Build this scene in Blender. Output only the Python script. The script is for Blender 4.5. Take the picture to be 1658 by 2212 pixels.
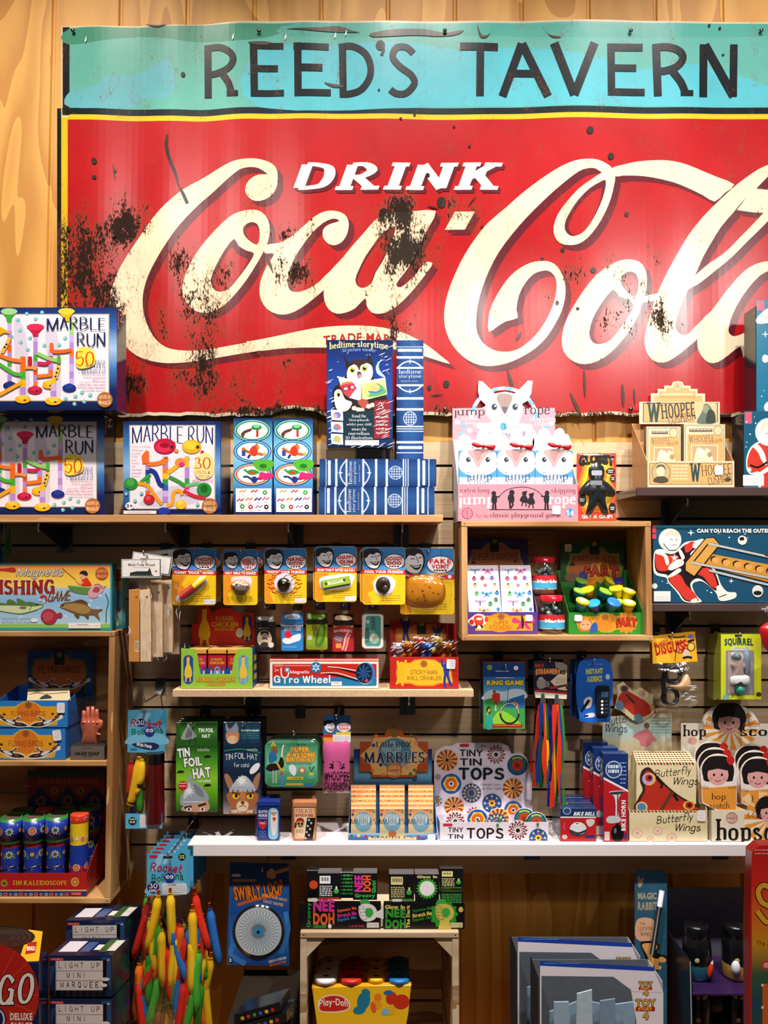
import bpy,bmesh,math,random
from mathutils import Vector as V,Matrix
from mathutils.geometry import tessellate_polygon
for o in list(bpy.data.objects):bpy.data.objects.remove(o)
SC=bpy.context.scene;COL=SC.collection
# ------------------------------------------------------------------ camera, light, exposure
F,D,ZC,PITCH=1786.0,2.25,1.50,math.radians(3.0)
cam_d=bpy.data.cameras.new('camera');cam=bpy.data.objects.new('camera',cam_d);COL.objects.link(cam)
cam.location=(0,-D,ZC);cam.rotation_euler=(math.pi/2+PITCH,0,0)
cam_d.sensor_fit='VERTICAL';cam_d.sensor_height=36;cam_d.lens=F*36/2212;cam_d.clip_start=.02
SC.camera=cam
SC.view_settings.view_transform='Standard';SC.view_settings.look='None'
SC.view_settings.gamma=1;SC.view_settings.use_curve_mapping=False
SC.view_settings.exposure=0.0
wd=bpy.data.worlds.new('shop');SC.world=wd;wd.use_nodes=True
wd.node_tree.nodes['Background'].inputs[0].default_value=(1,.93,.86,1)
wd.node_tree.nodes['Background'].inputs[1].default_value=.055
# three track spots close to the wall and high up, aimed at the shelves
for p,t,e,c in (((-1.0,-1.4,4.3),(-.85,0,1.0),390,(1,.90,.78)),((.1,-1.45,4.3),(.1,0,.98),400,(1,.93,.87)),((1.1,-1.45,4.3),(1.0,0,.98),380,(1,.95,.92))):
    l=bpy.data.lights.new('track_spot','SPOT');l.energy=e;l.shadow_soft_size=.05;l.color=c;l.spot_size=math.radians(64);l.spot_blend=.9
    o=bpy.data.objects.new('track_spot',l);o.location=p;o.rotation_euler=(V(t)-V(p)).to_track_quat('-Z','Y').to_euler();COL.objects.link(o)
for p,t,e,r in (((.55,-2.4,2.95),(.4,0,1.5),95,.06),((1.68,-2.6,2.95),(1.0,0,2.2),120,.14),((.8,-2.7,2.6),(.5,0,2.2),14,.12),((-.9,-2.4,3.3),(-.85,0,2.35),50,.35)):  # unseen spots added to brighten the sign, its wall and the shelves
    l=bpy.data.lights.new('added_spot','SPOT');l.energy=e;l.shadow_soft_size=r;l.color=(1,.93,.88);l.spot_size=math.radians(34 if p[1] == -2.4 and p[0] > 0 else 56);l.spot_blend=.8
    o=bpy.data.objects.new('added_spot',l);o.location=p;o.rotation_euler=(V(t)-V(p)).to_track_quat('-Z','Y').to_euler();COL.objects.link(o)
SC.cycles.max_bounces=6;SC.cycles.transparent_max_bounces=24;SC.cycles.use_denoising=True
SC.cycles.caustics_reflective=False;SC.cycles.caustics_refractive=False
# ------------------------------------------------------------------ from photo pixels to places in the shop
CAM=V((0,-D,ZC));UP=V((0,-math.sin(PITCH),math.cos(PITCH)));FW=V((0,math.cos(PITCH),math.sin(PITCH)))
def ray(x,y):return FW +V((1,0,0))*((x-829)/F) -UP*((y-1106)/F)
def W(x,y,d):
    "the point seen at (x, y) that stands d metres out from the wall"
    r=ray(x,y);return CAM +r*((D-d)/r.y)
class Pl:
    "a plane in the shop; at() meets it with the line of sight"
    def __init__(s,o,n):
        s.o=o;s.n=n.normalized()
        if s.n.dot(CAM-o) < 0:s.n=-s.n
    def at(s,x,y,h=0):
        r=ray(x,y);return CAM +r*((s.o-CAM).dot(s.n)/r.dot(s.n)) +s.n*h
def fr(d):return Pl(V((0,-d,0)),V((0,-1,0)))
def p3(a,b,c):
    a,b,c=W(*a),W(*b),W(*c);return Pl(a,(b-a).cross(c-a))
def px(x,y,d):return Pl(W(x,y,d),V((1,0,0)))
def pz(x,y,d):return Pl(W(x,y,d),V((0,0,1)))
def lean(y0,d0,y1,d1,yaw=0,xc=829):
    "leans back from depth d0 at height y0 to d1 at y1; turned by yaw degrees about (xc, y0)"
    a,b=W(xc,y0,d0),W(xc,y1,d1);t=V((math.cos(math.radians(yaw)),math.sin(math.radians(yaw)),0))
    return Pl(a,t.cross(b-a))
_h={}
def hx(c):
    if not isinstance(c,str):return c
    if c not in _h:
        k=c if len(c) == 6 else ''.join(q*2 for q in c)
        _h[c] =tuple((lambda v:v/12.92 if v <= .04045 else ((v+.055)/1.055)**2.4)(int(k[i:i+2],16)/255) for i in (0,2,4)) +(1.0,)
    return _h[c]
# ------------------------------------------------------------------ materials
def N(nt,t,**k):
    n=nt.nodes.new(t)
    for a,b in k.items():
        if a[0] == 'i' and a[1:].isdigit():n.inputs[int(a[1:])].default_value=b
        else:setattr(n,a,b)
    return n
def base(name):
    m=bpy.data.materials.new(name);m.use_nodes=True;nt=m.node_tree
    return m,nt,nt.nodes['Principled BSDF']
MAT={}
def surf(name,rough,spec=.5,metal=0,bump=0,bs=300,trans=0,alpha=1,var=.0,coat=0,sub=0):
    m,nt,b=base(name);L=nt.links.new
    a=N(nt,'ShaderNodeAttribute',attribute_name='Col');tc=N(nt,'ShaderNodeTexCoord')
    nz=N(nt,'ShaderNodeTexNoise');nz.inputs['Scale'].default_value=bs;L(tc.outputs['Object'],nz.inputs['Vector'])
    mr=N(nt,'ShaderNodeMapRange',i1=.3,i2=.7,i3=1-var,i4=1+var*.5);L(nz.outputs['Fac'],mr.inputs[0])
    mx=N(nt,'ShaderNodeVectorMath',operation='SCALE');L(a.outputs['Color'],mx.inputs[0]);L(mr.outputs[0],mx.inputs['Scale'])
    L(mx.outputs[0],b.inputs['Base Color'])
    b.inputs['Roughness'].default_value=rough;b.inputs['Specular IOR Level'].default_value=spec
    b.inputs['Metallic'].default_value=metal;b.inputs['Transmission Weight'].default_value=trans
    b.inputs['Coat Weight'].default_value=coat;b.inputs['Coat Roughness'].default_value=.08
    if bump:
        bp=N(nt,'ShaderNodeBump',i0=bump,i1=.002);L(nz.outputs['Fac'],bp.inputs['Height']);L(bp.outputs[0],b.inputs['Normal'])
    if alpha < 1:
        t=N(nt,'ShaderNodeBsdfTransparent');ms=N(nt,'ShaderNodeMixShader',i0=alpha)
        lw=N(nt,'ShaderNodeLayerWeight',i0=.25);ad=N(nt,'ShaderNodeMath',operation='ADD',i1=alpha);ad.use_clamp=True
        if alpha < .3:
            gl=N(nt,'ShaderNodeBsdfGlossy',i1=rough);gl.inputs['Color'].default_value=(.95,.95,1,1)
            if bump:L(bp.outputs[0],gl.inputs['Normal'])
        ml=N(nt,'ShaderNodeMath',operation='MULTIPLY',i1=.22 if alpha < .3 else .5);L(lw.outputs['Facing'],ml.inputs[0]);L(ml.outputs[0],ad.inputs[0]);L(ad.outputs[0],ms.inputs[0])
        L(t.outputs[0],ms.inputs[1]);L((gl if alpha < .3 else b).outputs[0],ms.inputs[2]);L(ms.outputs[0],nt.nodes['Material Output'].inputs['Surface'])
    MAT[name] =m
surf('card',.42,.4,var=.06,bs=90);surf('gloss',.2,.5,coat=.3);surf('matte',.8,.2,var=.1,bs=60)
surf('plastic',.28,.5);surf('metal',.3,.5,metal=1,var=.1);surf('tin',.3,.6,var=.08,bs=40,coat=.3)
surf('film',.12,.9,alpha=.06,bump=1,bs=55);surf('clear',.06,.8,alpha=.05);surf('smoke',.15,.8,alpha=.45)
surf('blister',.1,1.0,alpha=.06);surf('board',.75,.2,bump=.3,bs=420,var=.22);surf('wrap',.14,1.0,coat=.8,bump=.7,bs=40)
surf('ribbon',.3,.5,var=.1);surf('jelly',.12,.7,alpha=.8,bump=.6,bs=40)
def wood(name,c1,c2,sx,sz,rough=.5,dist=4.0,bands=1.0,coat=.1):
    "growth rings: noise-bent bands, long along the grain"
    m,nt,b=base(name);L=nt.links.new
    tc=N(nt,'ShaderNodeTexCoord');mp=N(nt,'ShaderNodeMapping');mp.inputs['Scale'].default_value=(sx,sx*.6,sz)
    L(tc.outputs['Object'],mp.inputs[0])
    n1=N(nt,'ShaderNodeTexNoise');n1.inputs['Scale'].default_value=1;n1.inputs['Detail'].default_value=2;n1.inputs['Distortion'].default_value=.6;L(mp.outputs[0],n1.inputs['Vector'])
    ml=N(nt,'ShaderNodeMath',operation='MULTIPLY',i1=dist*bands);L(n1.outputs['Fac'],ml.inputs[0])
    fr_=N(nt,'ShaderNodeMath',operation='FRACT');L(ml.outputs[0],fr_.inputs[0])
    n2=N(nt,'ShaderNodeTexNoise');n2.inputs['Scale'].default_value=60;mp2=N(nt,'ShaderNodeMapping');mp2.inputs['Scale'].default_value=(6,6,.25) if sx > sz else (.25,6,6)
    L(tc.outputs['Object'],mp2.inputs[0]);L(mp2.outputs[0],n2.inputs['Vector'])
    ad=N(nt,'ShaderNodeMath',operation='MULTIPLY_ADD',i1=.35);L(n2.outputs['Fac'],ad.inputs[0]);L(fr_.outputs[0],ad.inputs[2])
    cr=N(nt,'ShaderNodeValToRGB');L(ad.outputs[0],cr.inputs[0]);e=cr.color_ramp.elements
    e[0].position=.2;e[0].color=hx(c1);e[1].position=1.05;e[1].color=hx(c2)
    L(cr.outputs[0],b.inputs['Base Color']);b.inputs['Roughness'].default_value=rough;b.inputs['Coat Weight'].default_value=coat
    bp=N(nt,'ShaderNodeBump',i0=.15,i1=.002);L(ad.outputs[0],bp.inputs['Height']);L(bp.outputs[0],b.inputs['Normal'])
    MAT[name] =m
wood('pine','e2a750','c48634',5.5,.75,.55,7,coat=0);wood('crate','d2a268','9c6834',2.0,14,.7,3,coat=0)
wood('crate_up','d4a66c','9e6c38',14,1.6,.7,3,coat=0);wood('slat','dcc29c','ccae86',.8,40,.6,3,coat=0);wood('old','d8c3a4','9c7a54',1.5,12,.75,4,coat=0)
wood('shelfwood','d9a878','c8935f',1.2,9,.5,2)
# ------------------------------------------------------------------ lettering: the built-in face, and a pen-drawn one with serifs
GB={}
def _glyphs():
    tmp=[]
    for key,off in (('r',0),('b',.022),('x',.05)):
        for ch in map(chr,range(33,127)):
            c=bpy.data.curves.new('g','FONT');c.body=ch;c.resolution_u=3;c.offset=off
            o=bpy.data.objects.new('g',c);COL.objects.link(o);tmp.append((key,ch,o,c))
    dg=bpy.context.evaluated_depsgraph_get();dg.update()
    for key,ch,o,c in tmp:
        me=o.evaluated_get(dg).to_mesh()
        vs=[(v.co.x,v.co.y) for v in me.vertices];fs=[tuple(p.vertices) for p in me.polygons]
        xs=[a for a,_ in vs] or [0]
        GB[key,ch] =(vs,fs,max(xs) +max(min(xs),.05))
    for _,_,o,c in tmp:bpy.data.objects.remove(o);bpy.data.curves.remove(c)
_glyphs()
PEN=dict(A='043c 3c64 1757',B='040c ~0c3c5a3808 ~0838663404',C='~6a5b3c1b0815345566',D='040c ~0c2c5b68552404',E='040c 0c5c 0848 0454',F='040c 0c5c 0848',
 G='~6a5b3c1b0815345566 6864 4868',H='040c 646c 0868',I='040c',J='~4c4846341406',K='040c 075c 2964',L='040c 0454',M='040c 0c44 448c 848c',N='040c 0c64 646c',
 O='~3c1b08153455685b3c',P='040c ~0c3c5a3808',Q='~3c1b08153455685b3c 3664',R='040c ~0c3c5a3808 2864',S='~5b3c1b193857553405',T='0c6c 343c',U='~0c07153455676c',
 V='0c34 346c',W='0c24 244c 4c64 648c',X='0c64 046c',Y='0c38 6c38 3438',Z='0c6c 6c04 0464',
 a='4449 ~4839190705143445',b='040d ~0819394845341405',c='~4839190705143445',d='444d ~4839190705143445',e='0747 ~474839190705143445',f='~4c3d2d1b1814 0939',
 g='~4839190705143445 ~494542311102',h='040d ~0819394844',i='0409 0b0c',j='~19151201 1b1c',k='040d 0649 1744',l='040d',m='0409 ~0819394844 ~4859798884',n='0409 ~0819394844',
 o='~29080524454829',p='0109 ~0819394845341405',q='4149 ~4839190705143445',r='0409 ~08192938',s='~38291908173645341405',t='~1c18152434 0939',u='~0905143445 4449',v='0924 2449',
 w='0924 2449 4964 6489',x='0944 0449',y='0924 4911',z='0949 4904 0444')
PEN.update({'0':'~3c1b08153455685b3c','1':'343c 1a3c','2':'~0a1b3c5b593704 0454','3':'~0b2c4b4a38 ~3857552405','4':'444c 4c06 0656','5':'5c0c 0c08 ~083958563405',
 '6':'~5b3c1a0715345556381806','7':'0c5c 5c24','8':'~3c1b1a385a5b3c ~38070534555738','-':'0838','.':'0405','!':'060c 0405',"'":'0a0c',',':'0305'})
def cat(P,n=5,closed=False):
    "smooth curve through the points (any number of components)"
    P=[tuple(p) for p in P];m=len(P);out=[]
    for i in range(m if closed else m-1):
        g=(lambda j:P[j % m]) if closed else (lambda j:P[max(0,min(m-1,j))])
        a,b,c,d=g(i-1),g(i),g(i+1),g(i+2)
        for k in range(n):
            t=k/n;out.append(tuple(.5*(2*q +(r-p)*t +(2*p-5*q+4*r-s)*t*t +(3*q-p-3*r+s)*t**3) for p,q,r,s in zip(a,b,c,d)))
    if not closed:out.append(P[-1])
    return out
def ribbon(P,w):
    "quads of a stroke; w: width or function of (i, tangent)"
    out=[];L=[];m=len(P)
    for i in range(m):
        a,b=P[max(0,i-1)],P[min(m-1,i+1)];dx,dy=b[0]-a[0],b[1]-a[1];q=math.hypot(dx,dy) or 1
        ww=(w(i,dx/q,dy/q) if callable(w) else (P[i][2] if w is None else w))/2
        L.append(((P[i][0]-dy/q*ww,P[i][1]+dx/q*ww),(P[i][0]+dy/q*ww,P[i][1]-dx/q*ww)))
    return [[L[i][0],L[i+1][0],L[i+1][1],L[i][1]] for i in range(m-1)]
STY=dict(s=(1.15,.45,1),S=(1.9,.8,1),d=(1.25,.4,0),h=(.95,.85,0),H=(1.7,1.5,0),t=(.95,.85,0),D=(2.6,1.3,1))
GP={}
def pen(ch,sty):
    k=(ch,sty)
    if k not in GP:
        wv,wh,ser=STY[sty];polys=[];ends=[];ss=[]
        for st in PEN[ch].split():
            sm=st[0] == '~';st=st.lstrip('~');pts=[(int(st[i],16),int(st[i+1],16)-4) for i in range(0,len(st),2)]
            ss.append((sm,pts));ends += [pts[0],pts[-1]]
        for sm,pts in ss:
            q=cat(pts,4) if sm else pts
            polys += ribbon(q,lambda i,tx,ty:math.hypot(wv*ty,wh*tx))
            if ser:
                for e,f in ((pts[0],pts[1]),(pts[-1],pts[-2])):
                    if e[1] in (0,5,8,9,-3) and ends.count(e) == 1 and abs(e[1]-f[1]) > 1.5 and not sm:
                        s_=wh*.5;y0,y1=(e[1]-s_,e[1]+s_);l=wv*.5+.75
                        polys.append([(e[0]-l,y0),(e[0]+l,y0),(e[0]+l,y1),(e[0]-l,y1)])
            elif sty in 'hHt':
                for e in (pts[0],pts[-1]):
                    polys.append([(e[0]+wh*.5*math.cos(a*.785),e[1]+wh*.5*math.sin(a*.785)) for a in range(8)])
        xs=[x for p in polys for x,_ in p];mn=min(xs)
        GP[k] =([[(x-mn,y) for x,y in p] for p in polys],max(xs)-mn)
    return GP[k]
def text_polys(s,font):
    out=[];x=0
    if font in STY:
        for ch in s:
            if ch == ' ':x += 3.2;continue
            if ch not in PEN:
                vs,fs,a=GB['b',ch];out += [[(x+vs[i][0]*11,vs[i][1]*11) for i in f] for f in fs];x += a*11;continue
            ps,a=pen(ch,font);out += [[(x+q[0],q[1]) for q in p] for p in ps];x += a +1.1
    else:
        for ch in s:
            if ch == ' ':x += .3;continue
            vs,fs,a=GB[font,ch];out += [[(x+vs[i][0],vs[i][1]) for i in f] for f in fs];x += a
    return out
# ------------------------------------------------------------------ mesh builder
LOC={}
def Emp(name,label,cat_,base_,group=None):
    o=bpy.data.objects.new(name,None);COL.objects.link(o);o.empty_display_size=.02
    b=W(*base_) if not isinstance(base_,V) else base_
    o.location=b;LOC[o] =b;o['label'] =label;o['category'] =cat_
    if group:o['group'] =group
    return o
STEP=.000016
class A:
    def __init__(s,pl=None,mat='card',k=0):
        s.v=[];s.f=[];s.c=[];s.m=[];s.sm=[];s.mats=[mat];s.mi=0;s.pl=pl;s.k=k
    def on(s,pl,k=0):s.pl=pl;s.k=k;return s
    def use(s,mat):
        if mat not in s.mats:s.mats.append(mat)
        s.mi=s.mats.index(mat);return s
    def face(s,P,col,smooth=False):
        i=len(s.v);s.v += [tuple(p) for p in P];s.f.append(tuple(range(i,i+len(P))));s.m.append(s.mi);s.sm.append(smooth)
        s.c.append([hx(q) for q in col] if isinstance(col,list) else [hx(col)]*len(P));return s
    def grid(s,G,col,closed=False,smooth=True,cap=False):
        "rows of points joined into a skin"
        i0=len(s.v);n=len(G[0])
        for r in G:s.v += [tuple(p) for p in r]
        for a in range(len(G)-1):
            cc=hx(col[a]) if isinstance(col,list) else hx(col)
            for b in range(n if closed else n-1):
                b2=(b+1) % n;s.f.append((i0+a*n+b,i0+a*n+b2,i0+(a+1)*n+b2,i0+(a+1)*n+b));s.c.append([cc]*4);s.m.append(s.mi);s.sm.append(smooth)
        if cap:
            for a,r in ((0,0),(len(G)-1,-1)):
                s.f.append(tuple(i0+a*n+b for b in range(n)));s.c.append([hx(col[r] if isinstance(col,list) else col)]*n);s.m.append(s.mi);s.sm.append(False)
        return s
    # flat printing in photo pixels on the current plane
    def up(s):s.k += 1;return s.k*STEP
    def p(s,P,col,keep=0):
        h=s.k*STEP if keep else s.up();Q=[s.pl.at(x,y,h) for x,y in P]
        if len(Q) > 4 and not isinstance(col,list):
            for t in tessellate_polygon([[V((x,y,0)) for x,y in P]]):s.face([Q[i] for i in t],col)
        else:s.face(Q,col)
        return s
    def sp(s,P,col,n=4):return s.p(cat(P,n,True),col)
    def r(s,x0,y0,x1,y1,col,rad=0,sk=0):
        return s.p(rr(x0,y0,x1,y1,rad,sk),col)
    def e(s,cx,cy,rx,ry,col,rot=0,n=18,a0=0,a1=360):
        c,q=math.cos(math.radians(rot)),math.sin(math.radians(rot));P=[]
        m=n if a1-a0 >= 360 else n+1
        for i in range(m):
            t=math.radians(a0+(a1-a0)*i/n);x,y=rx*math.cos(t),ry*math.sin(t);P.append((cx+x*c-y*q,cy+x*q+y*c))
        return s.p(P,col)
    def l(s,P,w,col,sm=0):
        if sm:P=cat(P,sm)
        h=s.up()
        for i,q in enumerate(ribbon(P,None if w is None else w)):s.face([s.pl.at(x,y,h+i*8e-7) for x,y in q],col)
        return s
    def st(s,cx,cy,r1,r2,n,col,rot=0,ry=1):
        return s.p([(cx+(r1 if i % 2 else r2)*math.sin(rot+math.pi*i/n),cy-ry*(r1 if i % 2 else r2)*math.cos(rot+math.pi*i/n)) for i in range(2*n)],col)
    def t(s,txt,x0,y0,x1,y1,col,font='b',sh=0,rot=0,arc=0,out=None,ow=1.2,up=0,wave=0):
        "txt stretched into the box x0..x1, y0..y1; up: the line reads upwards; out: colour of an outline"
        ps=text_polys(txt,font);X=[q[0] for p in ps for q in p];Y=[q[1] for p in ps for q in p]
        xa,xb,ya,yb=min(X),max(X),min(Y),max(Y);cx,cy=(x0+x1)/2,(y0+y1)/2;c,q=math.cos(math.radians(rot)),math.sin(math.radians(rot))
        def mp(x,y):
            u,v=(x-xa)/(xb-xa or 1),(y-ya)/(yb-ya or 1)
            if up:return (x1+(x0-x1)*v,y1+(y0-y1)*u)
            if up < 0:return (x0+(x1-x0)*v,y0+(y1-y0)*u)
            a,b=x0+(x1-x0)*u +sh*(v-.5),y1+(y0-y1)*v -arc*(1-(2*u-1)**2)
            a,b=a-cx,b-cy
            return (cx+a*c-b*q,cy+a*q+b*c)
        if out:
            h=s.up()
            for dx,dy in ((ow,0),(-ow,0),(0,ow),(0,-ow),(ow*.7,ow*.7),(-ow*.7,ow*.7)):
                for p in ps:s.face([s.pl.at(a+dx,b+dy,h) for a,b in (mp(*z) for z in p)],out)
        h=s.up()
        for i,p in enumerate(ps):s.face([s.pl.at(a,b,h+i*8e-7) for a,b in (mp(*z) for z in p)],col)
        return s
    def g(s,x0,y0,x1,y1,cols,hor=0):
        "a printed colour blend in bands, top to bottom (or across)"
        h=s.up();n=len(cols)-1
        for i in range(n):
            a,b=i/n,(i+1)/n;c,d=cols[i],cols[i+1]
            if hor:P=[(x0+(x1-x0)*a,y0),(x0+(x1-x0)*b,y0),(x0+(x1-x0)*b,y1),(x0+(x1-x0)*a,y1)];cc=[c,d,d,c]
            else:P=[(x0,y0+(y1-y0)*a),(x1,y0+(y1-y0)*a),(x1,y0+(y1-y0)*b),(x0,y0+(y1-y0)*b)];cc=[c,c,d,d]
            s.face([s.pl.at(x,y,h) for x,y in P],cc)
        return s
    def lines(s,x0,y0,x1,y1,n,col,rnd=3,h=.35):
        "rows too small to read"
        R=random.Random(rnd);dy=(y1-y0)/n
        for i in range(n):
            x=x0
            s.k -= i > 0
            while x < x1-1:
                w=R.uniform(2,7);s.r(x,y0+i*dy,min(x+w,x1),y0+i*dy+dy*h,col);s.k -= 1;x += w+1.5
            s.k += 1
        return s
    # solids
    def slab(s,P,t,col,side=None,b=0,back=None):
        "outline on the plane, thickness t going back; b: softened front edge in pixels"
        side=side or col;n=s.pl.n;cx=sum(x for x,_ in P)/len(P);cy=sum(y for _,y in P)/len(P)
        ft=[s.pl.at(x,y) for x,y in P];bk=[q-n*t for q in ft];R=[bk]
        if b:
            ins=[s.pl.at(x+(cx-x)*b/max(abs(cx-x),abs(cy-y),1),y+(cy-y)*b/max(abs(cx-x),abs(cy-y),1)) for x,y in P]
            eb=(ft[0]-ins[0]).length*.7
            R += [[q-n*eb for q in ft],ins];ft=ins
        else:R += [ft]
        s.grid(R,[side]*(len(R)-1),closed=True,smooth=False)
        if len(P) > 4:
            for tr in tessellate_polygon([[V((x,y,0)) for x,y in P]]):s.face([ft[i] for i in tr],col);s.face([bk[i] for i in reversed(tr)],back or side)
        else:s.face(ft,col);s.face(list(reversed(bk)),back or side)
        s.k=max(s.k,2);return s
    def box(s,x0,y0,x1,y1,t,col,side=None,b=0,rad=0,back=None):return s.slab(rr(x0,y0,x1,y1,rad),t,col,side,b,back)
    def dome(s,P,h,col,n=5,pw=.5,flat=0,lift=.0003):
        "a swelling over the outline, h metres high"
        cx=sum(x for x,_ in P)/len(P);cy=sum(y for _,y in P)/len(P);G=[]
        for i in range(n+1):
            t=i/n*(1-flat);z=h*(1-(1-i/n)**2)**pw
            G.append([s.pl.at(x+(cx-x)*t,y+(cy-y)*t,z+lift) for x,y in P])
        s.grid(G,col,closed=True);s.face(G[-1],col,True);return s
    def tube(s,P,r,col,n=8,cap=True,sm=0):
        P=[V(p) for p in (cat(P,sm) if sm else P)];G=[];ref=V((0,0,1))
        for i,p in enumerate(P):
            d=(P[min(i+1,len(P)-1)]-P[max(i-1,0)]).normalized();u=d.cross(ref if abs(d.dot(ref)) < .95 else V((1,0,0))).normalized();w=d.cross(u)
            rr_=r[i] if isinstance(r,list) else r
            G.append([p+(u*math.cos(a*2*math.pi/n)+w*math.sin(a*2*math.pi/n))*rr_ for a in range(n)])
        return s.grid(G,col,closed=True,cap=cap)
    def lathe(s,c,prof,col,n=24,ax=V((0,0,1)),cap=False):
        "prof: (radius, height) up the axis from c"
        ax=ax.normalized();u=ax.cross(V((0,1,0.01))).normalized();w=ax.cross(u)
        G=[[c+ax*h+(u*math.cos(2*math.pi*i/n)+w*math.sin(2*math.pi*i/n))*r for i in range(n)] for r,h in prof]
        return s.grid(G,col,closed=True,cap=cap)
    def ball(s,c,r,col,sx=1,sy=1,sz=1,n=14,rot=None):
        G=[]
        for i in range(n//2+1):
            t=math.pi*i/(n//2);row=[]
            for j in range(n):
                q=V((sx*r*math.sin(t)*math.cos(2*math.pi*j/n),sy*r*math.sin(t)*math.sin(2*math.pi*j/n),sz*r*math.cos(t)))
                row.append(c+(rot @ q if rot else q))
            G.append(row)
        return s.grid(G,col,closed=True)
    def brick(s,a,b,col):
        "upright block between two corners in metres"
        x0,x1=sorted((a[0],b[0]));y0,y1=sorted((a[1],b[1]));z0,z1=sorted((a[2],b[2]))
        q=[V((x,y,z)) for x in (x0,x1) for y in (y0,y1) for z in (z0,z1)]
        for f in ((0,1,3,2),(4,6,7,5),(0,4,5,1),(2,3,7,6),(0,2,6,4),(1,5,7,3)):s.face([q[i] for i in f],col)
        return s
    def build(s,name,par=None,org=None,label=None,bevel=0):
        b=LOC[par] if par else (org or V((0,0,0)))
        me=bpy.data.meshes.new(name);me.from_pydata([(x-b.x,y-b.y,z-b.z) for x,y,z in s.v],[],s.f)
        for m in s.mats:me.materials.append(MAT[m])
        me.polygons.foreach_set('material_index',s.m);me.polygons.foreach_set('use_smooth',s.sm)
        ca=me.color_attributes.new('Col','FLOAT_COLOR','CORNER');ca.data.foreach_set('color',[x for f in s.c for c in f for x in c])
        o=bpy.data.objects.new(name,me);COL.objects.link(o);LOC[o] =b
        if par:o.parent=par
        else:o.location=b
        if label:o['label'] =label
        if bevel:
            bm=bmesh.new();bm.from_mesh(me);bmesh.ops.remove_doubles(bm,verts=bm.verts,dist=1e-5);bmesh.ops.recalc_face_normals(bm,faces=bm.faces)
            bmesh.ops.bevel(bm,geom=bm.edges[:],offset=bevel,segments=2,affect='EDGES',profile=.6);bm.to_mesh(me);bm.free()
        return o
    def thing(s,name,label,cat_,group=None,bevel=0):
        xs,ys,zs=zip(*s.v);o=s.build(name,org=V(((min(xs)+max(xs))/2,max(ys),min(zs))),bevel=bevel)
        o['label'] =label;o['category'] =cat_
        if group:o['group'] =group
        return o
    def structure(s,name,bevel=0):
        o=s.build(name,bevel=bevel);o['kind'] ='structure';return o
def rr(x0,y0,x1,y1,rad=0,sk=0,n=4):
    if not rad:return [(x0+sk,y0),(x1+sk,y0),(x1,y1),(x0,y1)]
    P=[]
    for cx,cy,a in ((x1-rad,y0+rad,-90),(x1-rad,y1-rad,0),(x0+rad,y1-rad,90),(x0+rad,y0+rad,180)):
        for i in range(n+1):t=math.radians(a+90*i/n);P.append((cx+rad*math.cos(t),cy+rad*math.sin(t)))
    return P
def el(cx,cy,rx,ry,n=18,rot=0):
    c,q=math.cos(math.radians(rot)),math.sin(math.radians(rot))
    return [(cx+rx*math.cos(2*math.pi*i/n)*c-ry*math.sin(2*math.pi*i/n)*q,cy+rx*math.cos(2*math.pi*i/n)*q+ry*math.sin(2*math.pi*i/n)*c) for i in range(n)]
def dup(o,dv,label=None,rz=0):
    "a copy of a thing with copies of its parts and their parts"
    def cp(q,par):
        c=q.copy();COL.objects.link(c)
        if par:c.parent=par
        for ch in q.children:cp(ch,c)
        return c
    c=cp(o,None);c.location=o.location +dv;c.rotation_euler.z += rz
    if label:c['label'] =label
    return c
def shift(x,y,d,x2,y2,d2):return W(x2,y2,d2)-W(x,y,d)
# ------------------------------------------------------------------ helpers for shop goods
def proj(P):
    v=P-CAM;t=v.dot(FW);return 829+F*v.x/t,1106-F*v.dot(UP)/t
def yat(z,d):return proj(V((0,-d,z)))[1]
class Tf:
    "a plane seen through a shifted, scaled pixel frame (for printing the same artwork elsewhere)"
    def __init__(s,pl,ox=0,oy=0,sx=1,sy=None):s.pl,s.ox,s.oy,s.sx,s.sy,s.n,s.o=pl,ox,oy,sx,sx if sy is None else sy,pl.n,pl.o
    def at(s,x,y,h=0):return s.pl.at(s.ox+x*s.sx,s.oy+y*s.sy,h)
ZS={}
def shelf(key,x0,x1,y0,y1,d,mat,label,col='ca8',X0=None,X1=None,d0=.001,rnd=.003):
    a=A(mat=mat);p,q=W(x0,y0,d),W(x1,y1,d);ZS[key] =p.z+.0012
    X0=p.x if X0 is None else X0;X1=q.x if X1 is None else X1
    r=Emp('wall_shelf',label,'shelf',V(((X0+X1)/2,0,q.z)))
    a.brick((X0,-d+.002,p.z),(X1,-d0,q.z),col);a.build('board',r,bevel=rnd)
    A(mat=mat).brick((X0+.0005,-d,p.z-.0005),(X1-.0005,-d+.002,q.z+.0005),col).build('front_edge',r,bevel=.0009)
    return r
def bracket(x,ztop,d,label,col='252c33',tall=.075,wide=.021):
    X=W(x,yat(ztop,.02),.02).x;r=Emp('shelf_bracket',label,'bracket',V((X,0,ztop-tall)),'metal brackets under the shelves')
    A(mat='metal').brick((X-wide,-.004,ztop-tall),(X+wide,-.0005,ztop-.001),'5d6468').build('back_plate',r,bevel=.001)
    a=A(mat='plastic');pr=[(.004,ztop-.002),(d-.012,ztop-.002),(d-.012,ztop-.016),(d-.03,ztop-.022),(.004,ztop-tall+.006)]
    for sx in (-.0025,.0025):a.face([V((X+sx,-u,v)) for u,v in pr],col)
    a.grid([[V((X+sx,-u,v)) for u,v in pr] for sx in (-.0025,.0025)],col,closed=True,smooth=False);a.build('arm',r)
    A(mat='metal').tube([(X,-d+.006,ztop-.003),(X,-d+.003,ztop-.016),(X,-d+.008,ztop-.024)],.0022,'d8dde2',6).build('lip',r)
    return r
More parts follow.
